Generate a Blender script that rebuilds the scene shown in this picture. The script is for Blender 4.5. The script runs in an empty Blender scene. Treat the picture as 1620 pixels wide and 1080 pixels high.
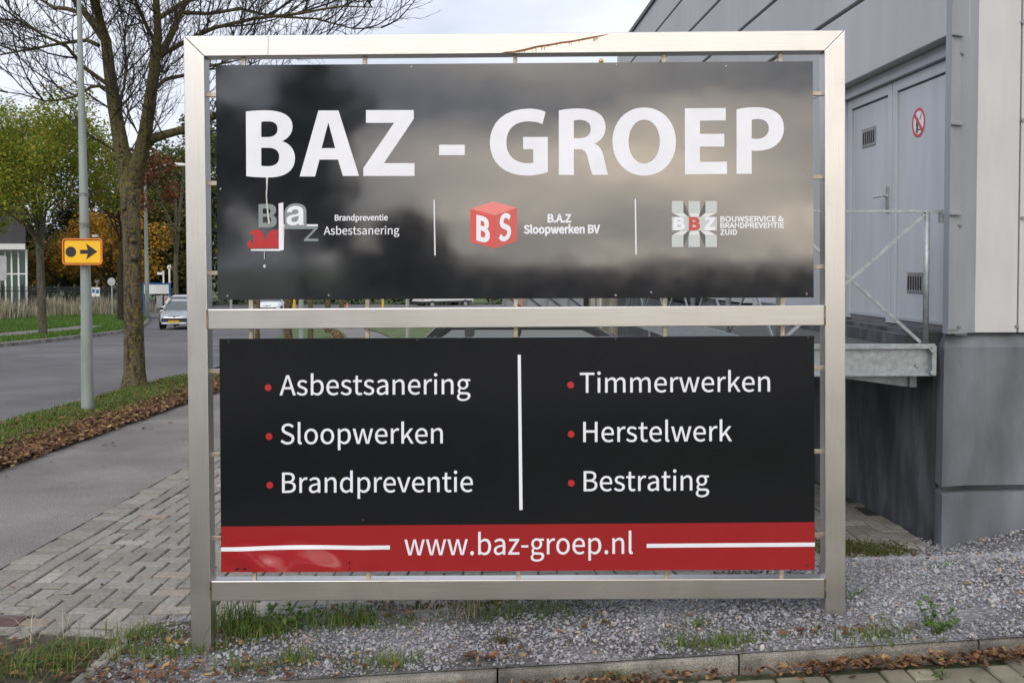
import bpy, bmesh, math, random
import numpy as np
from mathutils import Matrix, Vector, Euler, noise

sc = bpy.context.scene
COL = sc.collection
R = math.radians
random.seed(7)

# ---------------------------------------------------------------- camera
F, CX, CY, HOR, EYE = 1600.0, 810.0, 467.0, 419.0, 1.65
PITCH = math.atan((CY - HOR) / F)
cam = bpy.data.cameras.new('camera')
cam.sensor_width = 36.0
cam.lens = 36.0 * F / 1620.0
cam.shift_y = -(540.0 - CY) / 1620.0
cam.clip_start = 0.05
cam.clip_end = 3000
camo = bpy.data.objects.new('camera', cam)
COL.objects.link(camo)
camo.location = (0, 0, EYE)
camo.rotation_euler = (math.pi / 2 - PITCH, 0, 0)
sc.camera = camo

# ---------------------------------------------------------------- sky and sun
SUN_EL, SUN_AZ = R(37), R(207)          # behind the photographer, to the left
SKY = 0.115
w = bpy.data.worlds.new('World')
sc.world = w
w.use_nodes = True
nt = w.node_tree
bg = nt.nodes['Background']
bg.inputs[1].default_value = SKY
sky = nt.nodes.new('ShaderNodeTexSky')
sky.sky_type = 'NISHITA'
sky.sun_disc = False
sky.sun_elevation = SUN_EL
sky.sun_rotation = SUN_AZ
sky.air_density = 1.2
sky.dust_density = 2.0


def N(t, tree=nt, **kw):
    n = tree.nodes.new(t)
    for k, v in kw.items():
        setattr(n, k, v)
    return n


def ln(a, b, tree=nt):
    tree.links.new(a, b)


def math_node(tree, op, a, b=None, clamp=False):
    n = tree.nodes.new('ShaderNodeMath')
    n.operation = op
    n.use_clamp = clamp
    for i, v in enumerate((a, b)):
        if v is None:
            continue
        if isinstance(v, (int, float)):
            n.inputs[i].default_value = v
        else:
            tree.links.new(v, n.inputs[i])
    return n.outputs[0]


def ramp(tree, fac, stops):
    n = tree.nodes.new('ShaderNodeValToRGB')
    el = n.color_ramp.elements
    while len(el) < len(stops):
        el.new(0.5)
    for e, (p, c) in zip(el, stops):
        e.position = p
        e.color = (c[0], c[1], c[2], 1)
    tree.links.new(fac, n.inputs[0])
    return n.outputs[0]


def mixc(tree, fac, a, b, blend='MIX'):
    n = tree.nodes.new('ShaderNodeMix')
    n.data_type = 'RGBA'
    n.blend_type = blend
    for sock, v in ((n.inputs[0], fac), (n.inputs[6], a), (n.inputs[7], b)):
        if isinstance(v, (int, float)):
            sock.default_value = v
        elif isinstance(v, tuple):
            sock.default_value = (v[0], v[1], v[2], 1)
        else:
            tree.links.new(v, sock)
    return n.outputs[2]


# overcast deck of cloud laid over the sky, plus a warm glow added low behind the camera for the sign's reflections
tc = N('ShaderNodeTexCoord')
sep = N('ShaderNodeSeparateXYZ')
ln(tc.outputs['Generated'], sep.inputs[0])
den = math_node(nt, 'ADD', math_node(nt, 'MAXIMUM', sep.outputs[2], 0.0), 0.16)
cmb = N('ShaderNodeCombineXYZ')
ln(math_node(nt, 'DIVIDE', sep.outputs[0], den), cmb.inputs[0])
ln(math_node(nt, 'DIVIDE', sep.outputs[1], den), cmb.inputs[1])
cn = N('ShaderNodeTexNoise')
cn.inputs['Scale'].default_value = 1.15
cn.inputs['Detail'].default_value = 6
cn.inputs['Roughness'].default_value = 0.52
ln(cmb.outputs[0], cn.inputs['Vector'])
cloudcol = ramp(nt, cn.outputs[0], [(0.33, (6.2, 6.7, 7.9)), (0.48, (7.4, 7.9, 9.2)), (0.62, (8.8, 9.2, 10.2))])
sundir = Vector((math.sin(SUN_AZ) * math.cos(SUN_EL), math.cos(SUN_AZ) * math.cos(SUN_EL), math.sin(SUN_EL)))
dot = N('ShaderNodeVectorMath', operation='DOT_PRODUCT')
ln(tc.outputs['Generated'], dot.inputs[0])
GD = Vector((math.sin(R(168)) * math.cos(R(6)), math.cos(R(168)) * math.cos(R(6)), math.sin(R(6))))
dot.inputs[1].default_value = GD
glow = math_node(nt, 'POWER', math_node(nt, 'MAXIMUM', dot.outputs['Value'], 0.0), 4.0)
mp = N('ShaderNodeMapping')
mp.inputs['Scale'].default_value = (2.2, 2.2, 13.0)
ln(tc.outputs['Generated'], mp.inputs[0])
bn = N('ShaderNodeTexNoise')
bn.inputs['Scale'].default_value = 1.0
bn.inputs['Detail'].default_value = 4
ln(mp.outputs[0], bn.inputs['Vector'])
band = ramp(nt, bn.outputs[0], [(0.36, (0.70, 0.72, 0.78)), (0.50, (2.4, 2.1, 1.65)), (0.64, (4.8, 3.9, 2.8))])
glowc = mixc(nt, glow, cloudcol, mixc(nt, 1.0, cloudcol, band, 'MULTIPLY'))
cloudfac = ramp(nt, cn.outputs[0], [(0.30, (0.80,) * 3), (0.45, (0.97,) * 3)])
fin = mixc(nt, cloudfac, sky.outputs[0], glowc)
ln(fin, bg.inputs[0])

sl = bpy.data.lights.new('sun', 'SUN')
sl.energy = 1.5
sl.angle = R(36)
sl.color = (1.0, 0.955, 0.89)
so = bpy.data.objects.new('sun', sl)
COL.objects.link(so)
so.rotation_euler = (-sundir).to_track_quat('-Z', 'Y').to_euler()
so.location = sundir * 60

sc.view_settings.view_transform = 'Standard'
sc.view_settings.look = 'None'
sc.view_settings.exposure = 0.0
sc.view_settings.gamma = 1.0
sc.render.engine = 'CYCLES'
sc.cycles.max_bounces = 6
sc.cycles.use_denoising = True

# ---------------------------------------------------------------- survey helpers
FW = Vector((0, math.cos(PITCH), -math.sin(PITCH)))
UP = Vector((0, math.sin(PITCH), math.cos(PITCH)))
EYEP = Vector((0, 0, EYE))


def ray(x, y):
    return FW + Vector((1, 0, 0)) * ((x - CX) / F) + UP * (-(y - CY) / F)


def at(x, y, Y):
    d = ray(x, y)
    return EYEP + d * (Y / d.y)


def atz(x, y, z):
    d = ray(x, y)
    return EYEP + d * ((z - EYE) / d.z)


def sstep(x, a, b):
    t = np.clip((np.asarray(x, float) - a) / (b - a), 0, 1)
    return t * t * (3 - 2 * t)


def curve_x(y):
    return -0.0041 * np.maximum(np.asarray(y, float) - 18, 0) ** 2


def gz(x, y):
    """height of the made ground"""
    x = np.asarray(x, float)
    y = np.asarray(y, float)
    yy = np.minimum(y, 140)
    z = np.where(yy < 25, -0.0225 * yy, np.where(yy < 50, -0.5625 - 0.04 * (yy - 25), -1.5625 - 0.01 * (yy - 50)))
    z = z - 0.05 * sstep(x, 0, 2) * sstep(y, 4, 6) * (1 - sstep(y, 22, 30))
    z = z - 0.035 * np.clip(y - 8.5, 0, 6) * sstep(x, -2.5, 0.5) * (1 - sstep(y, 20, 30))
    wb = (1 - sstep(y, 4.95, 6.5)) * sstep(x, -2.3, -1.6)
    zb = -0.02 + 0.06 * np.clip(x, -3, 5)
    z = z * (1 - wb) + zb * wb
    z = z + 0.13 * sstep(x, 2.85, 3.6) * sstep(y, 5.2, 6.6) * (1 - sstep(y, 9, 12))
    return z


def g(x, y):
    return float(gz(x, y))


def on_ground(x, y, dz=0.0):
    z = 0.0
    p = None
    for _ in range(40):
        p = atz(x, y, z)
        z = 0.5 * z + 0.5 * (g(p.x, p.y) + dz)
    return p


# ---------------------------------------------------------------- materials
MATS = {}


def new_mat(name):
    m = bpy.data.materials.new(name)
    m.use_nodes = True
    t = m.node_tree
    return m, t, t.nodes['Principled BSDF']


def mat(name, col, rough=0.6, metal=0.0, var=0.12, scale=6.0, bump=0.0, bscale=60.0, spec=None, island=0.0,
        col2=None, stretch=None, detail=5.0, coat=0.0, ior=None, rvar=0.0, speck=0.0, sscale=200.0, patch=0.0, pscale=0.5):
    """painted, stony or metal surface with uneven tone and grain"""
    if name in MATS:
        return MATS[name]
    m, t, b = new_mat(name)
    tcn = t.nodes.new('ShaderNodeTexCoord')
    vec = tcn.outputs['Object']
    if stretch:
        mp = t.nodes.new('ShaderNodeMapping')
        mp.inputs['Scale'].default_value = stretch
        t.links.new(vec, mp.inputs[0])
        vec = mp.outputs[0]
    n1 = t.nodes.new('ShaderNodeTexNoise')
    n1.inputs['Scale'].default_value = scale
    n1.inputs['Detail'].default_value = detail
    n1.inputs['Roughness'].default_value = 0.6
    t.links.new(vec, n1.inputs['Vector'])
    lo = tuple(max(0, c * (1 - var * 1.6)) for c in col)
    hi = tuple(c * (1 + var * 1.6) for c in (col2 or col))
    c = ramp(t, n1.outputs[0], [(0.3, lo), (0.7, hi)])
    if island:
        gi = t.nodes.new('ShaderNodeNewGeometry')
        v = math_node(t, 'ADD', math_node(t, 'MULTIPLY', gi.outputs['Random Per Island'], 2 * island), 1 - island)
        cc = t.nodes.new('ShaderNodeCombineColor')
        for i in range(3):
            t.links.new(v, cc.inputs[i])
        c = mixc(t, 1.0, c, cc.outputs[0], 'MULTIPLY')
    for amt, scl, lo_, hi_ in ((speck, sscale, .36, .64), (patch, pscale, .42, .60)):
        if amt:
            n3 = t.nodes.new('ShaderNodeTexNoise')
            n3.inputs['Scale'].default_value = scl
            n3.inputs['Detail'].default_value = 3
            t.links.new(vec, n3.inputs['Vector'])
            c = mixc(t, 1.0, c, ramp(t, n3.outputs[0], [(lo_, (1 - amt,) * 3), (hi_, (1 + amt,) * 3)]), 'MULTIPLY')
    t.links.new(c, b.inputs['Base Color'])
    b.inputs['Roughness'].default_value = rough
    if rvar:
        t.links.new(math_node(t, 'ADD', math_node(t, 'MULTIPLY', n1.outputs[0], rvar * 2), rough - rvar), b.inputs['Roughness'])
    b.inputs['Metallic'].default_value = metal
    if spec is not None:
        b.inputs['Specular IOR Level'].default_value = spec
    if ior:
        b.inputs['IOR'].default_value = ior
    if coat:
        b.inputs['Coat Weight'].default_value = coat
        b.inputs['Coat Roughness'].default_value = 0.08
    if bump:
        n2 = t.nodes.new('ShaderNodeTexNoise')
        n2.inputs['Scale'].default_value = bscale
        n2.inputs['Detail'].default_value = 4
        t.links.new(vec, n2.inputs['Vector'])
        bp = t.nodes.new('ShaderNodeBump')
        bp.inputs['Strength'].default_value = bump
        bp.inputs['Distance'].default_value = 0.01
        t.links.new(n2.outputs[0], bp.inputs['Height'])
        t.links.new(bp.outputs[0], b.inputs['Normal'])
    MATS[name] = m
    return m


def island_mat(name, stops, rough=0.7, var=0.0, scale=20.0, trans=0.0, bump=0.0):
    """many small loose pieces, each with its own colour (leaves, pebbles, blades, bricks)"""
    if name in MATS:
        return MATS[name]
    m, t, b = new_mat(name)
    gi = t.nodes.new('ShaderNodeNewGeometry')
    c = ramp(t, gi.outputs['Random Per Island'], stops)
    tcn = t.nodes.new('ShaderNodeTexCoord')
    if var:
        n1 = t.nodes.new('ShaderNodeTexNoise')
        n1.inputs['Scale'].default_value = scale
        n1.inputs['Detail'].default_value = 6
        n1.inputs['Roughness'].default_value = 0.65
        t.links.new(tcn.outputs['Object'], n1.inputs['Vector'])
        v = ramp(t, n1.outputs[0], [(0.28, (1 - var,) * 3), (0.72, (1 + var,) * 3)])
        c = mixc(t, 1.0, c, v, 'MULTIPLY')
        if bump:
            bp = t.nodes.new('ShaderNodeBump')
            bp.inputs['Strength'].default_value = bump
            bp.inputs['Distance'].default_value = 0.004
            n2 = t.nodes.new('ShaderNodeTexNoise')
            n2.inputs['Scale'].default_value = 160
            t.links.new(tcn.outputs['Object'], n2.inputs['Vector'])
            t.links.new(n2.outputs[0], bp.inputs['Height'])
            t.links.new(bp.outputs[0], b.inputs['Normal'])
    t.links.new(c, b.inputs['Base Color'])
    b.inputs['Roughness'].default_value = rough
    b.inputs['Specular IOR Level'].default_value = 0.3
    if trans:
        tr = t.nodes.new('ShaderNodeBsdfTranslucent')
        t.links.new(c, tr.inputs[0])
        ms = t.nodes.new('ShaderNodeMixShader')
        ms.inputs[0].default_value = trans
        t.links.new(b.outputs[0], ms.inputs[1])
        t.links.new(tr.outputs[0], ms.inputs[2])
        t.links.new(ms.outputs[0], t.nodes['Material Output'].inputs[0])
    MATS[name] = m
    return m


def glass_mat(name, col, rough=0.05):
    if name in MATS:
        return MATS[name]
    m, t, b = new_mat(name)
    b.inputs['Base Color'].default_value = (*col, 1)
    b.inputs['Roughness'].default_value = rough
    b.inputs['IOR'].default_value = 1.9
    MATS[name] = m
    return m


# ---------------------------------------------------------------- mesh builder
class MB:
    def __init__(s):
        s.v, s.f, s.mi, s.cur = [], [], [], 0

    def add(s, vs, fs):
        o = len(s.v)
        s.v += [tuple(p) for p in vs]
        s.f += [tuple(o + i for i in f) for f in fs]
        s.mi += [s.cur] * len(fs)
        return s

    def box(s, x0, x1, y0, y1, z0, z1):
        vs = [(x, y, z) for z in (z0, z1) for y in (y0, y1) for x in (x0, x1)]
        return s.add(vs, [(0, 2, 3, 1), (4, 5, 7, 6), (0, 1, 5, 4), (1, 3, 7, 5), (3, 2, 6, 7), (2, 0, 4, 6)])

    def bar(s, a, b, w, h=None, up=(0, 0, 1)):
        """square bar from a to b"""
        a, b = Vector(a), Vector(b)
        h = h or w
        d = (b - a).normalized()
        u = Vector(up)
        if abs(d.dot(u)) > 0.95:
            u = Vector((0, 1, 0))
        r = d.cross(u).normalized() * (w / 2)
        q = r.cross(d).normalized() * (h / 2)
        vs = [p + i * r + j * q for p in (a, b) for (i, j) in ((-1, -1), (1, -1), (1, 1), (-1, 1))]
        return s.add(vs, [(3, 2, 1, 0), (4, 5, 6, 7), (0, 1, 5, 4), (1, 2, 6, 5), (2, 3, 7, 6), (3, 0, 4, 7)])

    def tube(s, pts, rad, n=8, caps=True):
        pts = [Vector(p) for p in pts]
        if not isinstance(rad, (list, tuple)):
            rad = [rad] * len(pts)
        o = len(s.v)
        u = None
        for i, p in enumerate(pts):
            d = (pts[min(i + 1, len(pts) - 1)] - pts[max(i - 1, 0)]).normalized()
            if u is None:
                u = d.cross(Vector((0.3, 1, 0.2))).normalized()
                if u.length < 0.1:
                    u = d.cross(Vector((1, 0, 0))).normalized()
            u = (u - d * u.dot(d)).normalized()
            q = d.cross(u)
            for k in range(n):
                a = 2 * math.pi * k / n
                s.v.append(tuple(p + (u * math.cos(a) + q * math.sin(a)) * rad[i]))
        for i in range(len(pts) - 1):
            for k in range(n):
                s.f.append((o + i * n + k, o + i * n + (k + 1) % n, o + (i + 1) * n + (k + 1) % n, o + (i + 1) * n + k))
                s.mi.append(s.cur)
        if caps:
            s.f.append(tuple(o + k for k in reversed(range(n))))
            s.f.append(tuple(o + (len(pts) - 1) * n + k for k in range(n)))
            s.mi += [s.cur, s.cur]
        return s

    def prism(s, poly, axis, a, b):
        """poly of 2-D points swept along an axis from a to b"""
        n = len(poly)

        def P(p, t):
            return {'x': (t, p[0], p[1]), 'y': (p[0], t, p[1]), 'z': (p[0], p[1], t)}[axis]
        vs = [P(p, a) for p in poly] + [P(p, b) for p in poly]
        fs = [tuple(range(n)), tuple(reversed(range(n, 2 * n)))]
        fs += [(i, n + i, n + (i + 1) % n, (i + 1) % n) for i in range(n)]
        return s.add(vs, fs)

    def loft(s, rings, caps=True):
        o = len(s.v)
        n = len(rings[0])
        for r in rings:
            s.v += [tuple(p) for p in r]
        for i in range(len(rings) - 1):
            for k in range(n):
                s.f.append((o + i * n + k, o + i * n + (k + 1) % n, o + (i + 1) * n + (k + 1) % n, o + (i + 1) * n + k))
                s.mi.append(s.cur)
        if caps:
            s.f.append(tuple(o + k for k in reversed(range(n))))
            s.f.append(tuple(o + (len(rings) - 1) * n + k for k in range(n)))
            s.mi += [s.cur, s.cur]
        return s

    def xf(s, M, start=0):
        for i in range(start, len(s.v)):
            s.v[i] = tuple(M @ Vector(s.v[i]))
        return s

    def arr(s, V, Fc):
        o = len(s.v)
        s.v += [tuple(p) for p in V.tolist()]
        s.f += [tuple(f) for f in (Fc + o).tolist()]
        s.mi += [s.cur] * len(Fc)
        return s


WM = {}


def tag(o, label=None, cat=None, group=None, kind=None):
    for k, v in (('label', label), ('category', cat), ('group', group), ('kind', kind)):
        if v:
            o[k] = v
    return o


def thing(name, label, cat, loc=(0, 0, 0), rotz=0.0, group=None, M=None):
    o = bpy.data.objects.new(name, None)
    o.empty_display_size = 0.2
    COL.objects.link(o)
    if M is None:
        M = Matrix.Translation(Vector(loc)) @ Matrix.Rotation(rotz, 4, 'Z')
    o.matrix_world = M
    WM[o.name] = M
    return tag(o, label, cat, group)


def obj(name, mb, m, parent=None, space='local', smooth=False, bevel=0.0, seg=2, label=None, origin=None, recalc=True):
    me = bpy.data.meshes.new(name)
    vs = mb.v
    if parent is not None and space == 'world':
        I = WM[parent.name].inverted()
        vs = [tuple(I @ Vector(p)) for p in vs]
    loc = Vector((0, 0, 0))
    if parent is None:
        if origin is None:
            A = np.array(vs)
            origin = ((A[:, 0].min() + A[:, 0].max()) / 2, (A[:, 1].min() + A[:, 1].max()) / 2, A[:, 2].min())
        loc = Vector(origin)
        vs = [(p[0] - loc.x, p[1] - loc.y, p[2] - loc.z) for p in vs]
    me.from_pydata(vs, [], mb.f)
    for mm in (m if isinstance(m, (list, tuple)) else [m]):
        me.materials.append(mm)
    if any(mb.mi):
        me.polygons.foreach_set('material_index', mb.mi)
    if recalc and len(mb.f) < 60000:
        bm = bmesh.new()
        bm.from_mesh(me)
        bmesh.ops.recalc_face_normals(bm, faces=bm.faces)
        bm.to_mesh(me)
        bm.free()
    if smooth:
        me.polygons.foreach_set('use_smooth', [True] * len(me.polygons))
    me.update()
    o = bpy.data.objects.new(name, me)
    COL.objects.link(o)
    if parent is not None:
        o.parent = parent
        WM[o.name] = WM[parent.name]
    else:
        o.location = loc
        WM[o.name] = Matrix.Translation(loc)
    if bevel:
        md = o.modifiers.new('bevel', 'BEVEL')
        md.width = bevel
        md.segments = seg
        md.limit_method = 'ANGLE'
        md.angle_limit = R(35)
    if label:
        o['label'] = label
    return o


def copy_tree(o, parent=None):
    c = o.copy()
    COL.objects.link(c)
    if parent is not None:
        c.parent = parent
    for ch in list(o.children):
        copy_tree(ch, c)
    return c


def struct(name, mb, m, smooth=False, **kw):
    o = obj(name, mb, m, smooth=smooth, **kw)
    o['kind'] = 'structure'
    return o


def stuff(name, mb, m, label, cat, **kw):
    o = obj(name, mb, m, recalc=False, **kw)
    return tag(o, label, cat, kind='stuff')


def strip(name, fa, fb, y0, y1, m, dz=0.0, nx=6, step=0.35, zf=None, smooth=True):
    """a sheet of ground between two edges fa(y) and fb(y)"""
    ny = max(2, int((y1 - y0) / step))
    mb = MB()
    ys = np.linspace(y0, y1, ny)
    V = []
    for y in ys:
        a, b = fa(y), fb(y)
        for i in range(nx + 1):
            x = a + (b - a) * i / nx
            V.append((x, y, (zf(x, y) if zf else g(x, y)) + dz))
    fs = []
    for j in range(ny - 1):
        for i in range(nx):
            k = j * (nx + 1) + i
            fs.append((k, k + 1, k + nx + 2, k + nx + 1))
    mb.add(V, fs)
    return struct(name, mb, m, smooth=smooth)


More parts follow.
